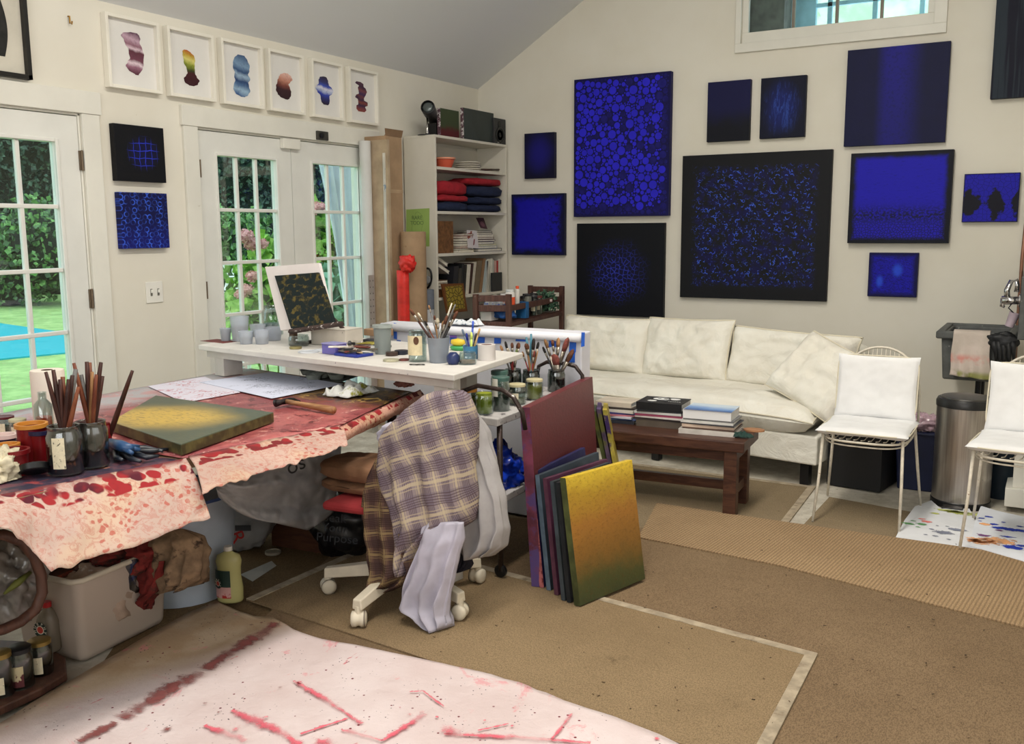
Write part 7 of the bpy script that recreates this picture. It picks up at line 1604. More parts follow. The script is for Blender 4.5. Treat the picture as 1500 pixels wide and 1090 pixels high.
build('spout', MB().tube([(tx-.07, ty_, tz-.01), (tx-.075, ty_, tz+.06), (tx-.055, ty_, tz+.115), (tx-.03, ty_, tz+.12), (tx-.022, ty_, tz+.09), (tx-.024, ty_, tz+.05)], [.018, .016, .014, .013, .013, .015], 12), M_CHR, tap, smooth=True)
build('handle', MB().tube([(tx-.09, ty_, tz+.01), (tx-.095, ty_, tz-.035), (tx-.08, ty_, tz-.04)], [.016, .013, .008], 10), M_CHR, tap, smooth=True)
mg = thing('hanging_cup', 'small mauve enamel cup hanging by its handle under the chrome tap', 'cup', (tx-.05, ty_, tz-.14))
T = Matrix.Rotation(.3, 4, 'Y'); build('cup_body', MB().lathe([(.024, 0), (.030, .085), (.027, .085), (.021, .004), (.0001, .004)], (tx-.05, ty_, tz-.155), 22, T), plain('mauve enamel', (176, 160, 170), .4), mg, auto=True)
build('hook', MB().tube([(tx-.045, ty_, tz-.02), (tx-.06, ty_, tz-.045), (tx-.035, ty_, tz-.07), (tx-.03, ty_, tz-.09)], .004, 6), M_BLK, mg, smooth=True)
p0 = Py(1497, 380, 7.1); p1 = Py(1490, 480, 7.1)
tag(build('supply_pipe', MB().tube([(p0.x+.01, 7.115, 1.6), (p0.x, 7.115, p0.z), (p1.x, 7.115, p1.z), (p1.x, 7.115, .5)], .011, 8), plain('copper pipe', (150, 110, 90), .4, .6), smooth=True), 'thin copper coloured pipe running down the wall beside the splashback', 'pipe')
# white pedestal at the right edge and dark bucket beside it
a = Pz(1470, 750); pd = thing('pedestal', 'white boxy pedestal with a stepped plinth at the right frame edge', 'pedestal', (a.x+.2, a.y+.2, 0)); zq = Py(1475, 715, a.y).z
build('plinth', MB().bb((a.x, a.y, .0305), (a.x+.5, a.y+.4, zq+.0)), M_TRIM, pd, bevel=.003); build('column', MB().bb((a.x+.03, a.y+.03, zq), (a.x+.47, a.y+.37, .42)), M_TRIM, pd, bevel=.003)
c = Vector((-.20, 5.62, 0)); tag(build('bucket', MB().lathe([(.07, 0.), (.09, .26), (.085, .26), (.066, .006), (.0001, .006)], c, 26), plain('dark teal bucket', (34, 48, 60), .5), auto=True), 'dark bucket standing between the steel bin and the white pedestal', 'bucket')
# ------------------------------------------------------------ canvases leaning against the cart
def brushed(name, st, vertical=True, streak=.5, sc=26, rot=0.):
    t = NT(name); g = t.sep(t.coord('Generated')); o = t.coord(); q = t.noise(o, 7, 5, .7)
    f = t.math('ADD', g[2] if vertical else g[1], t.math('MULTIPLY_ADD', q, .3, -.15)); c = t.ramp(f, [(p, C(k)) for p, k in st])
    s_ = t.noise(t.map(o, (1, 1, 1.8), (.3, 0, 0)), sc, 4, .7); c = t.mix(t.math('MULTIPLY', t.sm(s_, .5, .66), streak), c, C([x*.55 for x in st[len(st)//2][1]])); t.bump(s_, .35, .003); return t.done(c, .42, 0, .35)
ZS = .0235
def lean(label, nb, nt, ft, th, m, side=None, ln=None):
    """near bottom, near top and far top pixels of the right-hand face"""
    B = Pz(nb[0], nb[1], ZS); d0 = (Pz(942, 848, ZS)-Pz(850, 890, ZS)).normalized(); T_ = Pp(nt[0], nt[1], B, d0)
    L = ln or (Pz(ft[0], ft[1], T_.z)-T_).length
    if not ln: d0 = (Pz(ft[0], ft[1], T_.z)-T_).normalized()
    up = T_-B; nl = up.cross(d0).normalized()
    if nl.x > 0: nl = -nl
    o_ = nl*th; lift = Vector((0, 0, max(0, -o_.z)))
    P = [B, B+d0*L, B+d0*L+o_, B+o_, T_, T_+d0*L, T_+d0*L+o_, T_+o_]; P = [p+lift for p in P]
    r = thing('leaning_canvas', label, 'painting', tuple((P[0]+P[2])/2)[:2]+(ZS,)); 
    build('painted_canvas', MB().hexa(P), m, r, bevel=.002)
    if side:
        s_ = -d0*.0008; build('near_edge', MB().hexa([p+s_ for p in (P[0], P[0]+d0*.0006, P[3]+d0*.0006, P[3], P[4], P[4]+d0*.0006, P[7]+d0*.0006, P[7])]), side, r)
    return r, P
M_YC = brushed('yellow to green canvas', [(0, (58, 66, 38)), (.16, (74, 76, 40)), (.34, (128, 92, 40)), (.62, (158, 108, 44)), (.84, (176, 140, 42)), (1, (216, 184, 56))], streak=.35, sc=60)
M_MR = brushed('maroon canvas', [(0, (74, 30, 34)), (.5, (86, 34, 38)), (1, (104, 42, 46))], streak=.3, sc=50)
lean('tall maroon canvas at the back of the leaning stack', (793, 861), (776, 598), (868, 553), .042, M_MR, plain('maroon violet edge', (110, 50, 70), .6, var=.3, vs=10, dirt=(80, 60, 110), dthr=(.5, .6)))
for lab, nb, nt, ft, th, m, sd in [
    ('navy canvas with a red spotted edge, first in front of the tall maroon one', (797, 862), (781, 693), (857, 656), .02, plain('deep navy paint', (34, 34, 78), .5, var=.2), plain('red speckled edge', (150, 84, 84), .6, var=.3, vs=14, dirt=(90, 24, 30), dthr=(.5, .58), ds=24)),
    ('slate blue canvas behind the plum one in the leaning stack', (807, 866), (790, 697), (877, 663), .020, plain('slate paint', (56, 66, 76), .5, var=.2), plain('slate edge', (84, 100, 116), .6, var=.2, vs=14)),
    ('plum canvas in the middle of the leaning stack', (818, 873), (801, 702), (890, 673), .020, plain('plum paint', (84, 44, 66), .5, var=.2), plain('plum edge', (86, 48, 66), .6, var=.2, vs=14)),
    ('charcoal green canvas second behind the yellow one', (828, 881), (811, 706), (893, 678), .018, plain('charcoal green paint', (52, 58, 60), .5, var=.2), plain('charcoal green edge', (60, 68, 74), .6, var=.2, vs=14)),
    ('black edged canvas right behind the yellow one', (836, 884), (819, 708), (900, 681), .018, plain('dark grey paint', (46, 46, 50), .5, var=.2), plain('black canvas edge', (26, 30, 34), .6, var=.2, vs=14))]:
    lean(lab, nb, nt, ft, th, m, sd, None)
lean('yellow canvas turning ochre and green downward, front of the leaning stack', (850, 890), (828.5, 702), (926, 675), .030, M_YC, plain('olive edge', (74, 80, 44), .6, var=.3, vs=10, dirt=(170, 150, 50), dthr=(.62, .72)))
# pair of narrow-seen canvases behind, beside the bench
for k, (nb, nt, L, col, ecol, lab) in enumerate([((892, 700), (873, 603), .30, (70, 80, 50), (96, 104, 60), 'mossy canvas seen edge on behind the maroon canvas by the bench'), ((900, 704), (880, 600), .32, (90, 70, 110), (104, 84, 110), 'violet edged canvas beside the mossy one by the bench'), ((908, 706), (889, 601), .32, (180, 160, 60), (176, 160, 70), 'yellow and green edged canvas nearest the bench')]):
    B = Pz(nb[0]-30, nb[1]+40, .0245); d0 = Vector((.24, .97, 0)); B = Pz(903+7*k, 742+3*k, .0245); d0 = Vector((B.x, B.y, 0)).normalized(); L = .2; T_ = Pp(nt[0], nt[1], B, (0, 1, 0))
    o_ = Vector((-.024, 0, 0)); P = [B, B+d0*L, B+d0*L+o_, B+o_, T_, T_+d0*L, T_+d0*L+o_, T_+o_]; r = thing('leaning_canvas', lab, 'painting', tuple(B)); build('painted_canvas', MB().hexa(P), plain('side canvas %d' % k, col, .5, var=.3, vs=9, dirt=(60, 50, 80), dthr=(.56, .66), ds=7), r, bevel=.002)
    build('near_edge', MB().hexa([p+Vector((0, -.0008, 0)) for p in (P[0], P[0]+d0*.0006, P[3]+d0*.0006, P[3], P[4], P[4]+d0*.0006, P[7]+d0*.0006, P[7])]), plain('side edge %d' % k, ecol, .6, var=.3, vs=7, dirt=(60, 40, 90) if k == 2 else (110, 110, 50), dthr=(.5, .56), ds=5), r)

# ------------------------------------------------------------ metal cart with jars
CZ = .70; c0, c1_, c2_, c3_ = Vector((-2.16, 3.20, 0)), Vector((-1.905, 3.17, 0)), Vector((-1.94, 3.95, 0)), Vector((-2.17, 3.97, 0))
M_CART = plain('spattered cart shelf', (186, 182, 180), .6, var=.1, vs=10, dirt=(70, 64, 66), dthr=(.55, .62), ds=22); M_CTUBE = plain('spattered dark tube', (58, 46, 42), .4, .4, var=.3, vs=20, dirt=(170, 166, 160), dthr=(.62, .68), ds=40)
cart = thing('metal_cart', 'rolling metal cart crowded with jars of brushes beside the riser', 'cart', tuple((c0+c2_)/2)[:2]+(.0235,))
for z in (CZ-.03, .34): build('shelf', MB().prism([(p.x, p.y, z) for p in (c0, c1_, c2_, c3_)], (0, 0, .03)), M_CART, cart, bevel=.003)
for p in (c0, c1_, c2_, c3_):
    q = p.lerp((c0+c2_)/2, .10); build('leg', MB().cyl((q.x, q.y, .055), (q.x, q.y, CZ-.03), .012), M_CTUBE, cart, smooth=True)
    build('caster', MB().lathe([(.016, -.01), (.027, -.007), (.027, .007), (.016, .01)], (q.x, q.y, .052), 16, Matrix.Rotation(PI/2, 4, 'X')), M_BLK, cart, auto=True)
a = Py(676, 574, 3.15); b = Py(700, 565, 3.15); c = Py(735, 571, 3.13); d = Py(752, 582, 3.12); e = Py(765, 604, 3.12)
build('handle', MB().tube([Vector((a.x-.02, 3.18, CZ-.01)), Vector((a.x-.012, 3.17, a.z-.03)), a, b, c, d, e, Vector((e.x+.002, 3.14, CZ-.02))], .0095, 10), M_CTUBE, cart, smooth=True)
a = Py(830, 533, 3.975); b = Py(843, 537, 3.975); c = Py(853, 550, 3.975)
build('handle', MB().tube([Vector((c3_.x, c3_.y, CZ-.01)), Vector((c3_.x+.02, c3_.y, a.z-.02)), Vector((c3_.x+.07, c3_.y-.01, a.z+.004)), a, b, c, Vector((c.x+.008, 3.975, CZ-.1))], .0095, 10), M_CTUBE, cart, smooth=True)
def jy(xc, w_, ytop, Y, z=CZ+.001):
    p = Py(xc, 580, Y); c = Vector((p.x, Y, z)); dep = (c-Vector(EYEP)).dot(Vector(_fw)); r = w_/2*dep/F; return c, r, Py(xc, ytop+w_*.1, Y).z-z
M_YG = plain('yellow green paint', (160, 170, 40), .4, var=.12, vs=16); M_OY = plain('ochre green paint', (140, 130, 36), .4, var=.15); M_GL = plain('green lid', (60, 92, 84), .4); M_CRL = plain('cream lid b', (200, 190, 150), .4)
for xc, w_, yt, Y, liq, lid, lab, tg in [
    (687, 24, 568, 3.25, (.7, M_OY), M_ORT, 'jar of ochre green paint with an orange rim under the cart handle', None),
    (709, 27, 572, 3.245, (.97, M_YG), None, 'jar brimful of yellow green paint at the front of the cart', None),
    (734, 26, 550, 3.34, (.45, plain('dark green grit', (44, 58, 50), .5)), M_GL, 'green lidded jar with a white price tag on the cart', (-130, -80, .45, .98, plain('price tag', (214, 210, 200), .6, dirt=(100, 100, 100), dthr=(.6, .64), ds=70))),
    (757, 27, 560, 3.50, (.3, plain('cream sludge', (190, 180, 150), .6)), M_CRL, 'white lidded clear jar beside the tall maroon canvas corner', (-100, -50, .3, .6, M_LAB)),
    (732, 26, 541, 3.47, (.4, plain('grey sludge', (120, 120, 110), .6)), M_GL, 'second green lidded jar standing behind the price tagged one', None),
    (783, 25, 553, 3.64, (.75, plain('mustard powder', (176, 164, 70), .6)), M_CRL, 'cream lidded jar of mustard powder behind the maroon canvas edge', None)]:
    c, r, h = jy(xc, w_, yt, Y); jar('paint_jar', lab, c, r, h, liq, lid, M_GLASS, .9, tagm=tg)
BJ = []
for xc, w_, yt, Y, lab in [(752, 25, 538, 3.74, 'leftmost jar of brushes at the back of the cart'), (778, 26, 539, 3.78, 'middle jar of brushes at the back of the cart'), (815, 26, 539, 3.87, 'rightmost jar of brushes at the back of the cart, in front of the end handle')]:
    c, r, h = jy(xc, w_, yt, Y); BJ.append((c, r)); jar('brush_jar', lab, c, r, h, (.25, plain('grey rinse', (110, 110, 100), .3)), None, M_GLASSD, .92)
for j, L in enumerate([[(733, 506, 5, 0, .005, .02, 1.4), (740, 500, 4, 2, .005, .026, 1.3), (744, 510, 6, 3, .005, .03, 1.4), (750, 502, 3, 1, .004, .02, 1.3), (757, 512, 6, 5, .006, .034, 2.4), (760, 502, 4, 1, .006, .022, 1.7), (747, 516, 3, 2, .004, .022, 1.3)],
                       [(771, 503, 2, 1, .006, .022, 1.8), (782, 496, 5, 2, .007, .040, 2.0), (789, 501, 4, 2, .005, .026, 1.3), (788, 514, 2, None, .004, .02, 1), (765, 515, 3, 0, .004, .02, 1.3), (776, 512, 3, 3, .004, .022, 1.4), (783, 514, 3, 4, .004, .024, 1.3)],
                       [(798, 497, 6, 0, .006, .034, 1.5), (809, 498, 6, 1, .006, .022, 1.9), (818, 495, 6, 0, .005, .034, 1.5), (812, 519, 2, 4, .007, .040, 2.6), (795, 508, 4, 2, .005, .024, 1.4), (803, 512, 1, 0, .005, .024, 1.4), (832, 495, 4, 4, .009, .050, 2.6), (840, 512, 4, 1, .009, .050, 2.4)]]):
    for i, (x, y, hm, tm, rr, tip, wd_) in enumerate(L):
        bpx('brush standing bristles up in the %s brush jar on the cart' % ['left', 'middle', 'right'][j], BJ[j][0], BJ[j][1], x, y, 0, BR_H[hm], None if tm is None else BR_T[tm], rr, Yoff=.015*((i % 3)-1), group='brushes in the cart jars', tip=tip*1.15, wide=wd_*1.15)
M_TEAL = plain('teal handle', (70, 130, 150), .4)
for k, (x, y) in enumerate(((771, 494), (778, 489))): bpx('teal handled tool standing in the middle brush jar on the cart', BJ[1][0], BJ[1][1], x, y, 0, M_TEAL, None, .007, Yoff=.02)
# things on the lower cart shelf: blue bag
c = Vector((-2.02, 3.36, .371)); rag('plastic_bag', 'crumpled bright blue plastic bag on the lower shelf of the cart', c, .09, .12, .11, 44, plain('blue film', (24, 62, 190), .25, var=.3, vs=12, spec=.7), 'bag', .4, 2.4)

# ------------------------------------------------------------ office chair hung with shirts
M_OC = plain('office chair ivory', (214, 204, 184), .45, var=.06, vs=10, dirt=(150, 60, 60), dthr=(.72, .76), ds=20)
OC = Vector((-2.142, 2.85, .0235)); oc = thing('office_chair', 'ivory five star office chair buried under hanging shirts', 'chair', tuple(OC))
ZT2 = OC.z
for k in range(5):
    a = math.radians(-86+72*k); d = Vector((math.cos(a), math.sin(a), 0)); s_ = Vector((-d.y, d.x, 0)); p0 = OC+d*.03; p1 = OC+d*.31
    def arm(f, z0, z1, w_): p = OC+d*f; return [p+s_*w_+Vector((0, 0, z0)), p-s_*w_+Vector((0, 0, z0)), p-s_*w_*.8+Vector((0, 0, z1)), p+s_*w_*.8+Vector((0, 0, z1))]
    A0, A1 = arm(.02, .10, .155, .03), arm(.325, .066, .105, .022)
    g_ = MB().hexa([A0[0], A0[1], A1[1], A1[0], A0[3], A0[2], A1[2], A1[3]]); lg = build('base_arm', g_, M_OC, oc, bevel=.005)
    w0 = OC+d*.315+Vector((0, 0, .030)); cs_ = build('caster', MB().lathe([(.0001, -.030), (.018, -.029), (.029, -.024), (.030, -.010), (.026, -.004), (.026, .004), (.030, .010), (.029, .024), (.018, .029), (.0001, .030)], w0, 24, Matrix.Rotation(a+.5, 4, 'Z') @ Matrix.Rotation(PI/2, 4, 'X')), M_OC, oc, smooth=True)
    build('caster_ring', MB().lathe([(.031, -.0255), (.0315, -.0205)], w0, 24, Matrix.Rotation(a+.5, 4, 'Z') @ Matrix.Rotation(PI/2, 4, 'X'), cap=False), plain('caster tyre', (120, 108, 96), .6), cs_)
    build('caster_stem', MB().cyl(w0+Vector((0, 0, .02)), w0+Vector((0, 0, .05)), .014), M_OC, cs_)
build('hub', MB().lathe([(.04, .085), (.05, .10), (.05, .15), (.03, .17), (.026, .385)], OC, 24), M_OC, oc, auto=True)
M_SEAT = plain('red seat fabric', (150, 44, 48), .8, var=.1)
build('seat', MB().box((OC.x-.06, OC.y, .405), (.42, .34, .036), .1), M_SEAT, oc, bevel=.018, seg=3)
RB = Matrix.Rotation(.55, 4, 'Z'); bcx = Vector((-1.955, 2.79, 0)); 
build('back_rest', MB().box((bcx.x, bcx.y, .69), (.05, .22, .28), M=RB), plain('dark chair back', (46, 38, 40), .8), oc, bevel=.025, seg=3); build('back_bar', MB().tube([(OC.x+.05, OC.y, .38), (bcx.x+.06, bcx.y-.02, .50), (bcx.x+.05, bcx.y-.02, .62)], .016, 8), M_BLK, oc, smooth=True)
M_BRN = plain('brown blanket', (136, 100, 74), .95, var=.1, vs=9, bump=.35, bs=120)
a = Py(503, 700, 2.95)
folded('brown folded blanket under the upper one on the office chair seat', 2.77, 3.03, .424, .470, M_BRN, 8, a.x, a.x+.36, 'blanket', 'folded_blanket')['group'] = 'folded blankets on the chair'
folded('thicker brown folded blanket on top of the pair on the office chair seat', 2.77, 3.03, .471, .545, M_BRN, 12, a.x-.005, a.x+.36, 'blanket', 'folded_blanket')['group'] = 'folded blankets on the chair'
def plaid(name, base, cream, dark, rust, ang=.0, k=1.):
    t = NT(name); v = t.map(t.coord('Object'), rot=(0, ang, 0)); s = t.sep(v); o = t.coord()
    wv = t.noise(o, 3.5, 3); X = t.math('MULTIPLY', t.math('ADD', t.math('ADD', s[0], t.math('MULTIPLY', s[1], .6)), t.math('MULTIPLY', wv, .10)), 11*k); Z = t.math('MULTIPLY', t.math('ADD', s[2], t.math('MULTIPLY', wv, .08)), 9*k)
    def band(x, c_, w_): f = t.math('ABSOLUTE', t.math('SUBTRACT', t.math('FRACT', t.math('ADD', x, 50.)), c_)); return t.sm(f, w_, w_*.75)
    c = C(base); m = c
    for x in (X, Z):
        m = t.mix(t.math('MULTIPLY', band(x, .75, .22), .5), m, C(dark))
        for q in (.56, .64, .72, .80, .88): m = t.mix(t.math('MULTIPLY', band(x, q, .016), .65), m, C(rust))
        m = t.mix(t.math('MULTIPLY', band(x, .25, .06), .75), m, C(cream))
        for q in (.12, .38): m = t.mix(t.math('MULTIPLY', band(x, q, .02), .5), m, C(cream))
    t.bump(t.noise(o, 300, 2), .2, .002); return t.done(m, .9, 0, .1)
M_PL = plaid('lilac plaid', (144, 130, 130), (190, 174, 146), (108, 98, 112), (78, 56, 58), .35); M_PB = plaid('brown plaid', (92, 70, 60), (136, 116, 82), (64, 50, 50), (50, 32, 32), .1, 1.3)
def drape(name, label, rows, Yc, m, hd=.06, folds=5, amp=.18, seed=0, cat='shirt', Ys=None, nz=44, n=64, parent=None):
    rows = sorted(rows, key=lambda q: q[2]); mb = MB()
    def at(v_):
        y = rows[0][2]+(rows[-1][2]-rows[0][2])*v_
        for i in range(len(rows)-1):
            if rows[i][2] <= y <= rows[i+1][2]+1e-6:
                g = (y-rows[i][2])/(rows[i+1][2]-rows[i][2]); g = g*g*(3-2*g)*.4+g*.6; L = rows[i][0]*(1-g)+rows[i+1][0]*g; R = rows[i][1]*(1-g)+rows[i+1][1]*g; return L, R, y
        return rows[-1]
    def f(u, v_):
        L, R, y = at(v_); yc = Yc if Ys is None else Yc+(Ys-Yc)*v_
        a = Py(L, y, yc); b = Py(R, y, yc); th = u*2*PI; c = (a+b)/2; hx = (b-a)/2
        env = min(1, v_*5+.12)**.5
        k = 1+amp*(.4+v_)*mnoise.noise((math.cos(th)*folds*.6+seed, math.sin(th)*folds*.6, v_*2.2))
        fold = .016*(.25+v_)*math.sin(folds*2*th+3*mnoise.noise((v_*2, seed, 1))+seed)+.012*mnoise.noise((u*14, v_*6, seed))
        cs = math.copysign(abs(math.cos(th))**.85, math.cos(th)); dd_ = math.sin(th)*(hd*env*k)+fold*(1 if math.sin(th) < 0 else -1)*min(1, abs(math.sin(th))*3)
        return c+hx*cs+Vector((dd_*.35, dd_, .012*mnoise.noise((u*9, v_*4, seed+3))*(v_ > .9)))
    mb.grid(f, n, nz, closeu=True, flip=False)
    N = n; mb.f.append(list(range(N))[::-1]); mb.m.append(0); mb.f.append([nz*N+i for i in range(N)]); mb.m.append(0)
    o = build(name, mb, m, parent, smooth=True); return tag(o, label, cat) if parent is None else o
M_LAV = plain('lavender cotton', (178, 174, 188), .9, var=.07, vs=8); M_GRY = plain('grey stained linen', (160, 156, 156), .9, var=.08, vs=9, dirt=(130, 50, 54), dthr=(.70, .74), ds=9)
drape('draped_shirt', 'long plaid flannel shirt of lilac, brown and cream draped over the office chair back', [(638, 672, 573), (622, 682, 580), (600, 688, 600), (569, 689, 640), (567, 689, 680), (574, 689, 715), (586, 689, 745), (594, 686, 764), (600, 662, 780), (606, 638, 800), (613, 629, 820), (619, 625, 834)], 2.76, M_PL, .105, 5, .22, 3)
drape('draped_shirt', 'darker brown plaid shirt hanging low on the left side of the office chair', [(552, 585, 672), (546, 590, 700), (540, 592, 725), (542, 602, 760), (545, 612, 800), (548, 619, 834), (550, 604, 850), (556, 580, 862)], 2.74, M_PB, .06, 4, .2, 9, Ys=2.70)
drape('draped_shirt', 'grey white shirt with red stains hanging on the right side of the office chair', [(683, 692, 600), (684, 708, 640), (680, 722, 690), (679, 733, 735), (676, 738, 775), (682, 733, 800), (692, 714, 815)], 2.86, M_GRY, .05, 4, .2, 14)
drape('draped_cloth', 'pale lavender cloth trailing to the floor under the plaid shirt', [(622, 678, 765), (620, 676, 790), (612, 668, 815), (602, 662, 845), (594, 656, 870), (592, 652, 890), (612, 651, 902), (626, 654, 914), (640, 652, 920)], 2.69, M_LAV, .035, 4, .25, 21, 'cloth', Ys=2.66)
drape('draped_cloth', 'small lavender sleeve poking out left of the plaid shirt shoulder', [(572, 590, 618), (562, 590, 632), (568, 590, 646)], 2.80, M_LAV, .04, 3, .2, 5, 'cloth', nz=14, n=30)
drape('draped_cloth', 'dark navy cloth tip hanging between the lavender and grey cloths', [(664, 690, 778), (665, 688, 805), (668, 682, 828), (673, 679, 836)], 2.90, plain('dark navy cotton', (30, 30, 44), .9), .03, 3, .2, 7, 'cloth', nz=18, n=30)

# ------------------------------------------------------------ under the table
M_BAG = plain('white plastic bag', (158, 156, 156), .35, var=.12, vs=7, spec=.6); 
def blob(name, label, c, rx, ry, rz, seed, m, cat, amp=.3, freq=2.4, zmin=.0065):
    mb = MB(); crumple(mb, c, rx, ry, rz, seed, amp, freq, 56, 36, flat=False)
    for i, p in enumerate(mb.v):
        if p.z < zmin: p.z = zmin
    return mb
# big wrinkled bag sheet hanging under the table
hr = thing('hanging_bag', 'large wrinkled white plastic bag hanging under the middle of the table', 'bag', (-2.75, 2.6, .3))
def hb2(u, v_):
    x0, x1 = 312+8*v_, 500-12*v_**2; yt_ = 694-60*u; yb2 = 800-60*abs(u-.45)*1.8-(60*u if u > .6 else 0)*.2
    yb2 = 728+46*math.sin(min(1, u*1.5)*PI/2)-110*max(0, u-.78)+4*math.sin(u*9); px_ = x0+(x1-x0)*u; py_ = yt_+(yb2-yt_)*v_; X = -2.52-.12*math.sin(v_*PI)*.5-.15*u+.05*mnoise.noise((u*5, v_*4, 1))+.03*mnoise.noise((u*14, v_*9, 4)); X = -2.56-.10*u+.055*mnoise.noise((u*4, v_*3.4, 1))+.028*abs(mnoise.noise((u*11, v_*8, 4)))
    return Px(px_, py_, X)
build('bag_front', MB().grid(hb2, 56, 34), M_BAG, hr, smooth=True, solid=.002)
p = Px(425, 680, -2.50); text_on('os', p+Vector((.03, 0, 0)), facing(.93, -.35, .25), .085, M_BLK, hr, 'printed_letters')
c = Pz(350, 800, .12); SBc = Pz(350, 806, .0065)+Vector((-.03, .06, 0)); mb = blob('', '', SBc+Vector((0, 0, .17)), .17, .15, .185, 91, M_BAG, '', .14, 1.7)
sb = thing('shopping_bag', 'rounded white shopping bag with red and black print under the table edge', 'bag', tuple(SBc)); build('bag_body', mb, plain('white film', (176, 176, 180), .3, var=.1, vs=8, spec=.6), sb, smooth=True)
q = Pp(362, 770, SBc, (_fw[0], _fw[1], 0))-Vector((_fw[0], _fw[1], 0))*.165; text_on('R', q, facing(-_fw[0], -_fw[1], -1.2), .09, plain('red print', (190, 50, 50), .5), sb, 'printed_letter')
q = Pp(371, 757, SBc, (_fw[0], _fw[1], 0))-Vector((_fw[0], _fw[1], 0))*.17; build('black_panel', MB().box(q, (.07, .002, .025), -YAW), plain('dark print', (70, 70, 76), .5), sb)
q = Pz(440, 815, .01); box_thing('wooden_crate', 'reddish brown wooden box on the floor behind the bags', Pz(446, 812, .0065)+Vector((-.08, .18, 0)), (.30, .30, .25), .1, wood('crate wood', (92, 56, 38), (74, 42, 30), 8, 0), 'box')
mb = blob('', '', Vector((Pz(505, 815, .02).x-.04, Pz(505, 815, .02).y+.08, .155)), .165, .16, .165, 77, None, '', .16, 1.8)
bb_ = thing('black_bag', 'full black plastic bag with a faint script print beside the office chair', 'bag', (Pz(505, 815, .02).x-.04, Pz(505, 815, .02).y+.08, .0065)); build('bag_body', mb, plain('black film', (22, 22, 25), .35, var=.3, vs=14, spec=.5), bb_, smooth=True)
cb = Vector((Pz(505, 815, .02).x-.04, Pz(505, 815, .02).y+.08, 0))
mb = MB(); crumple(mb, cb+Vector((.04, -.06, .29)), .05, .04, .035, 81, .5, 2.6, 24, 16, flat=False); build('knot', mb, plain('black film shine', (60, 58, 50), .15, var=.5, vs=20, spec=1.), bb_, smooth=True)
for k, w_ in enumerate(('Speak', 'Your', 'Purpose')):
    pq = Pp(487+k*4, 757+k*15, cb+Vector((0, -.165, 0)), (_fw[0], _fw[1], 0)); text_on(w_, pq-Vector((_fw[0], _fw[1], 0))*.02, facing(-_fw[0], -_fw[1], -.1), .055, plain('faint print', (64, 66, 72), .6), bb_, 'printed_letters')
c = Pz(400, 811, .0065); tag(build('jar_lid', MB().lathe([(.034, 0), (.036, .002), (.036, .012), (.032, .013), (.031, .008), (.0001, .008)], c, 26), plain('white steel lid', (170, 164, 150), .4, .3), auto=True), 'pale jar lid lying on the floor under the table', 'lid')
sheet([(352, 842), (398, 822), (405, 829), (370, 852)], .0065, plain('floor paper', (180, 176, 168), .8), 'pale paper scrap on the floor under the white bags')
# pale blue tub
TBc = Vector((-2.98, 2.37, .0065)); tbb = pot('plastic_tub', 'big pale blue tub on the floor behind the cleaner bottle', TBc+Vector((-.02, .12, 0)), .19, .235, .42, plain('pale blue tub', (176, 186, 200), .4, var=.06), None, plain('tub dark rim', (60, 80, 130), .5), .5, 'tub')
# cleaner bottle
c, r, h = fit(339, 888, 50, 797, .0245); c = Pz(338, 880, .0245); r = .048
bo = thing('cleaner_bottle', 'large bottle of pale yellow cleaner with a white cap on the cloth edge', 'bottle', tuple(c)); hh = Pp(340, 800, c, (_fw[0], _fw[1], 0)).z-.0245
M_YP = translucent('pale yellow plastic', (196, 190, 130), .78, .25)
S_ = Matrix.Rotation(.5, 4, 'Z') @ Matrix.Diagonal((1.1, .72, 1, 1))
build('body', MB().lathe([(.042, 0), (.046, .008), (.047, hh*.25), (.041, hh*.48), (.042, hh*.62), (.046, hh*.74), (.040, hh*.84), (.016, hh*.90), (.014, hh*.94)], c, 28, S_), M_YP, bo, smooth=True)
build('cap', MB().lathe([(.017, hh*.925), (.018, hh*.94), (.016, hh), (.0001, hh)], c, 20), plain('cap white', (226, 220, 210), .4), bo, auto=True)
vs = []; T = Matrix.Translation(c) @ S_
lbm = MB(); N_ = 9; rr = .0485
for i in range(N_+1):
    a = math.radians(-170+95*i/N_)
    for z in (.10, .30, .60): vs.append(T @ Vector((rr*math.cos(a), rr*math.sin(a), hh*z)))
fs = [(3*i, 3*i+3, 3*i+4, 3*i+1) for i in range(N_)]; build('red_label_band', MB().add(vs, fs), plain('red white label', (196, 150, 146), .5, dirt=(160, 40, 40), dthr=(.5, .56), ds=14), bo)
build('green_label', MB().add(vs, [(3*i+1, 3*i+4, 3*i+5, 3*i+2) for i in range(N_)]), plain('deep green label', (36, 56, 50), .5), bo)
def emblem(c, nrm, R1, parent, word, up=0.):
    F_ = facing(nrm[0], nrm[1]); T = Matrix.Translation(c) @ F_
    def disc(name, r0, r1, m, z): build(name, MB().lathe([(r0, 0), (r1, 0)] if r0 > 0 else [(r1, 0), (.0001, 0)], (0, 0, 0), 28, T @ Matrix.Translation((0, 0, z)), cap=False), m, parent)
    disc('emblem_ring', R1*.55, R1, plain('emblem green black', (28, 46, 42), .5), 0); disc('emblem_white', R1*.42, R1*.56, plain('emblem white', (214, 206, 190), .5), .0003); disc('emblem_centre', 0, R1*.44, plain('emblem red', (186, 62, 50), .5), .0005)
    for i, chh in enumerate(word):
        a = math.radians(200-220*i/(len(word)-1)); p = T @ Vector((R1*.77*math.cos(a), R1*.77*math.sin(a), .0008)); text_on(chh, p, F_ @ Matrix.Rotation(a-PI/2, 4, 'Z'), R1*.52, plain('emblem white', (214, 206, 190), .5), parent, 'emblem_letter')
emblem(c+Vector((-.012, -.048, hh*.38)), (-.12, -.99), .020, bo, 'MURPHY')

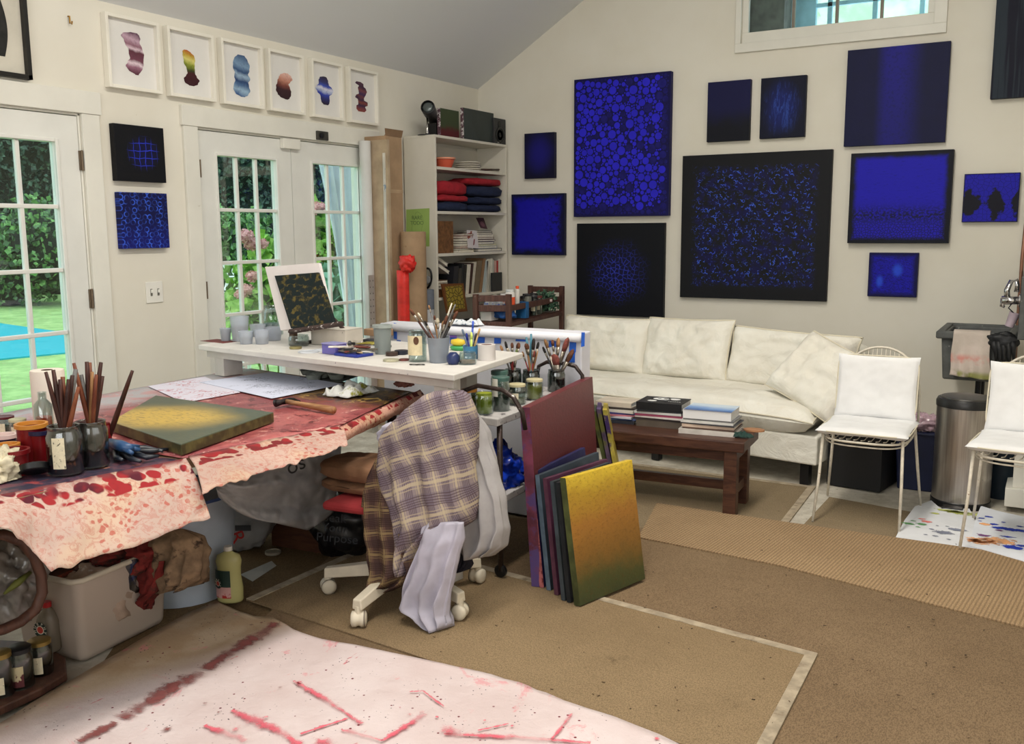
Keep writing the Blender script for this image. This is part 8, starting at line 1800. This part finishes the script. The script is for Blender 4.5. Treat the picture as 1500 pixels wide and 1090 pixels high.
# ------------------------------------------------------------ plastic bin heaped with rags
K = Pz(122, 975, .006); E2 = Pz(244, 913, .006); bd = (E2-K).normalized(); bnn = Vector((-bd.y, bd.x, 0)); BL_ = (E2-K).length; BW_ = .30
zt_b = Pp(120, 852, K, (_fw[0], _fw[1], 0)).z
pb = thing('storage_bin', 'milky plastic storage bin heaped with paint rags under the near table end', 'bin', tuple(K+bd*BL_/2+bnn*BW_/2))
M_MILK = translucent('milky plastic', (186, 172, 160), .82, .3)
def bq(a, b, z): return K+bd*a+bnn*b+Vector((0, 0, z))
fl = .02; vs = [bq(0, 0, 0), bq(BL_, 0, 0), bq(BL_, BW_, 0), bq(0, BW_, 0), bq(-fl, -fl, zt_b), bq(BL_+fl, -fl, zt_b), bq(BL_+fl, BW_+fl, zt_b), bq(-fl, BW_+fl, zt_b)]
mb = MB().add(vs, [(3, 2, 1, 0), (0, 1, 5, 4), (1, 2, 6, 5), (2, 3, 7, 6), (3, 0, 4, 7)]); build('bin_wall', mb, M_MILK, pb, bevel=.03, seg=4, smooth=True)
rim = [bq(-fl-.006, -fl-.006, zt_b), bq(BL_+fl+.006, -fl-.006, zt_b), bq(BL_+fl+.006, BW_+fl+.006, zt_b), bq(-fl-.006, BW_+fl+.006, zt_b)]
pth = []
for i in range(4):
    a, b = rim[i], rim[(i+1) % 4]
    for k in range(8): pth.append(a.lerp(b, .06+.88*k/7))
build('rim', MB().tube(pth, .010, 8, closed=True), plain('bin rim white', (196, 186, 168), .5, var=.1), pb, smooth=True)
mb = MB(); crumple(mb, bq(BL_*.5, BW_*.5, zt_b*.48), BL_*.44, BW_*.42, zt_b*.42, 14, .12, 2.2, 40, 24, flat=False); build('contents', mb, plain('rag bulk', (170, 148, 132), .9, var=.2, vs=8, dirt=(206, 200, 190), dthr=(.55, .62)), pb, smooth=True)
M_RR = plain('red rag', (120, 36, 32), .9, var=.35, vs=9, dirt=(60, 36, 28), dthr=(.5, .62), ds=10); M_BGR = plain('dirty beige rag', (132, 108, 84), .95, var=.3, vs=12, dirt=(60, 44, 34), dthr=(.55, .66), ds=14); M_BR2 = plain('brown rag', (70, 44, 34), .95, var=.3, vs=12, dirt=(140, 60, 40), dthr=(.56, .66), ds=10)
def rg(lab, px_, py_, off, rx, ry, rz, seed, m, amp=.45):
    base = bq(BL_*.7, off, 0); p = Pp(px_, py_, base, (_fw[0], _fw[1], 0)); mb = MB(); crumple(mb, p, rx, ry, rz, seed, amp, 1.9, 56, 34, flat=False); return tag(build('paint_rag', mb, m, smooth=True), lab, 'rag')
rg('bright red paint rag bunched at the middle of the storage bin', 218, 812, .06, .085, .085, .065, 3, M_RR)
drape('paint_rag', 'dirty beige rag bulging over the right end of the storage bin', [(234, 262, 776), (232, 282, 790), (236, 290, 812), (242, 291, 835), (250, 284, 850), (256, 272, 862)], float(bq(BL_*.9, .06, 0).y), M_BGR, .06, 5, .45, 9, 'rag', nz=40, n=60)
rg('brown rag spread over the left half of the storage bin', 130, 826, .18, .12, .14, .030, 15, M_BR2, .3)
rg('dark red rag low behind the bright red one on the bin', 175, 808, .18, .09, .10, .045, 19, M_RR, .4)
drape('paint_rag', 'stiff red rag strip dripping down the front of the storage bin', [(192, 240, 822), (190, 238, 838), (196, 234, 852), (200, 232, 866), (203, 216, 880), (204, 210, 894)], float(bq(BL_*.7, -.03, 0).y), M_RR, .022, 5, .35, 4, 'rag', nz=26, n=40)
drape('paint_rag', 'grey rag strip hanging left of the red one with a blue tip', [(178, 196, 820), (179, 192, 842), (172, 192, 862), (173, 190, 872)], float(bq(BL_*.55, -.03, 0).y), plain('grey rag', (84, 78, 72), .9, dirt=(36, 46, 84), dthr=(.5, .6), ds=8), .018, 4, .3, 6, 'rag', nz=20, n=30)
# bentwood chair arm with clear plastic bag, jars on the dark board at the lower left
M_BENT = wood('bentwood', (66, 42, 34), (86, 56, 44), 7, 2, .5)
BXp = K.x+.10
path = [Px(x, y, BXp) for x, y in ((-70, 800), (-30, 786), (5, 783), (32, 793), (50, 815), (60, 842), (62, 868), (52, 893), (30, 911), (5, 922), (-30, 930), (-70, 934))]
bcx_ = thing('bentwood_chair', 'dark bentwood chair arm curving in from the left frame edge', 'chair', (path[0].x, path[0].y, 0)); build('arm', MB().tube(path, .0165, 12), M_BENT, bcx_, smooth=True)
bcx_c = path[0]; build('leg', MB().tube([path[0], (path[0].x-.02, path[0].y-.02, .0)], .017, 10), M_BENT, bcx_, smooth=True); build('leg', MB().tube([path[-1], (path[-1].x+.0, path[-1].y-.12, .0)], .017, 10), M_BENT, bcx_, smooth=True)
p = Px(12, 850, BXp-.16); mb = MB(); crumple(mb, p, .09, .11, .13, 29, .4, 2.2, 50, 32, flat=False); cbg = thing('clear_bag', 'clear crumpled plastic bag with leafy scraps behind the bentwood arm', 'bag', tuple(p-Vector((0, 0, .13))))
build('film', mb, plain('smoky film', (112, 106, 100), .25, var=.25, vs=9, spec=.7), cbg, smooth=True)
q = Px(32, 852, BXp-.06); build('green_scrap', MB().tube([q+Vector((0, -.06, -.02)), q+Vector((.01, -.02, .005)), q+Vector((0, .03, .02))], [.004, .012, .006], 6), plain('leaf scrap', (92, 96, 40), .7), cbg, smooth=True)
BDZ = .05
bd_ = thing('dark_board', 'dark wooden board holding empty jars at the lower left corner', 'board', tuple(Pz(30, 1000, .0)))
P = [Pz(-120, 1070, BDZ), Pz(-10, 1040, BDZ), Pz(60, 1008, BDZ), Pz(98, 985, BDZ), Pz(96, 962, BDZ), Pz(60, 940, BDZ), Pz(-120, 930, BDZ)]
build('board', MB().prism([(p.x, p.y, BDZ-.03) for p in P], (0, 0, .03)), M_BENT, bd_, bevel=.006); build('block_foot', MB().box(((P[3].x+P[5].x)/2-.1, (P[3].y+P[5].y)/2-.1, .0102), (.1, .2, .0195), 0), M_BENT, bd_)
def lowjar(lab, xc, yb, w_, yt, lid, liq=None, tg=None, **k):
    c, r, h = fit(xc, yb, w_, yt, BDZ+.0005); return jar('empty_jar', lab, c, r, h, liq, lid, M_GLASSD, .86, tagm=tg, **k)
M_GOLD = plain('gold jar lid', (150, 126, 70), .35, .7); M_PRT = plain('printed jar label', (190, 176, 140), .6, dirt=(84, 36, 40), dthr=(.5, .54), ds=22)
lowjar('empty jar with a gold lid, rightmost of the jars on the dark board', 61, 992, 34, 932, M_GOLD, tg=(-70, -25, .1, .6, M_LAB))
lowjar('empty jar with a black lid and a cream and maroon label on the dark board', 32, 1012, 36, 942, M_BLK, (.55, plain('pale powder', (150, 140, 130), .7)), (-80, -20, .1, .62, M_PRT))
lowjar('gold lidded jar cut by the left frame edge on the dark board', 4, 1024, 34, 950, M_GOLD, tg=(-60, -20, .1, .5, M_LAB))
c, r, h = fit(73, 968, 34, 880, BDZ+.0005); c = Pz(74, 952, BDZ+.0005)
mo = thing('oil_soap_bottle', 'clear bottle with a red cap and a round black and red emblem beside the bin', 'bottle', tuple(c)); hh = Pp(74, 881, c, (_fw[0], _fw[1], 0)).z-BDZ; rr = .036
build('body', MB().lathe([(rr*.9, 0), (rr, .006), (rr, hh*.62), (rr*.75, hh*.76), (rr*.36, hh*.87), (rr*.34, hh*.9)], c, 26), translucent('clear grey bottle', (150, 140, 126), .5, .15), mo, smooth=True)
build('cap', MB().lathe([(rr*.40, hh*.89), (rr*.42, hh*.995), (.0001, hh)], c, 20), plain('red cap', (170, 34, 38), .4), mo, auto=True)
nv_ = Vector((.25, -.97, 0)).normalized(); emblem(c+nv_*(rr+.0015)+Vector((0, 0, hh*.50)), nv_, .027, mo, 'MURPHY')
build('red_label_band', MB().box(c+nv_*(rr+.0005)+Vector((0, 0, hh*.26)), (.052, .002, .014), math.atan2(nv_.y, nv_.x)+PI/2), plain('red band', (186, 60, 56), .5), mo); build('white_label_band', MB().box(c+nv_*(rr+.0003)+Vector((0, 0, hh*.15)), (.052, .002, .022), math.atan2(nv_.y, nv_.x)+PI/2), plain('white band', (190, 186, 176), .5), mo)

mb = MB(); R = random.Random(77)
for k in range(150):
    x, y = R.uniform(420, 1500), R.uniform(740, 1085); p = Pz(x, y, .0245)
    if p.x > -1.9 and not (1000 < x < 1300 and y < 1) and (y-740)*1.9+650 > 0:
        if x < 1000 and y > 940+(x-600)*.35: continue
        a = R.uniform(0, 6.3); l = R.choice((.005, .007, .010)); mb.box(p, (l, l*R.uniform(.25, .6), .0015), a)
tag(build('floor_debris', mb, plain('dry leaf bits', (84, 66, 46), .9, var=.5, vs=3)), 'tiny dry leaf bits and chips scattered over the sisal rugs', 'debris', kind='stuff')

# ------------------------------------------------------------ tell look-alike labels apart by their order in the picture
def topx(o):
    best = None
    for ch in [o]+list(o.children):
        if ch.type != 'MESH': continue
        for v in ch.data.vertices:
            p = np.array(ORG[o.name])+np.array(v.co); q = p-EYEP; y = -(q@_u)/(q@_fw)
            if best is None or y < best[0]: best = (y, (q@_r)/(q@_fw))
    return best[1]
by = {}
for o in list(COL.objects):
    if o.parent is None and o.get('label') and o.get('group'): by.setdefault(o['label'], []).append(o)
ORD = ['leftmost', 'second from left', 'third from left', 'fourth from left', 'fifth from left', 'sixth from left', 'seventh from left', 'eighth from left', 'ninth from left', 'tenth from left', 'eleventh from left', 'twelfth from left', 'thirteenth from left']
for lab, os_ in by.items():
    if len(os_) > 1:
        os_.sort(key=topx)
        for k, o in enumerate(os_): o['label'] = lab+', '+(ORD[k] if k < len(os_)-1 or k == 0 else 'rightmost')
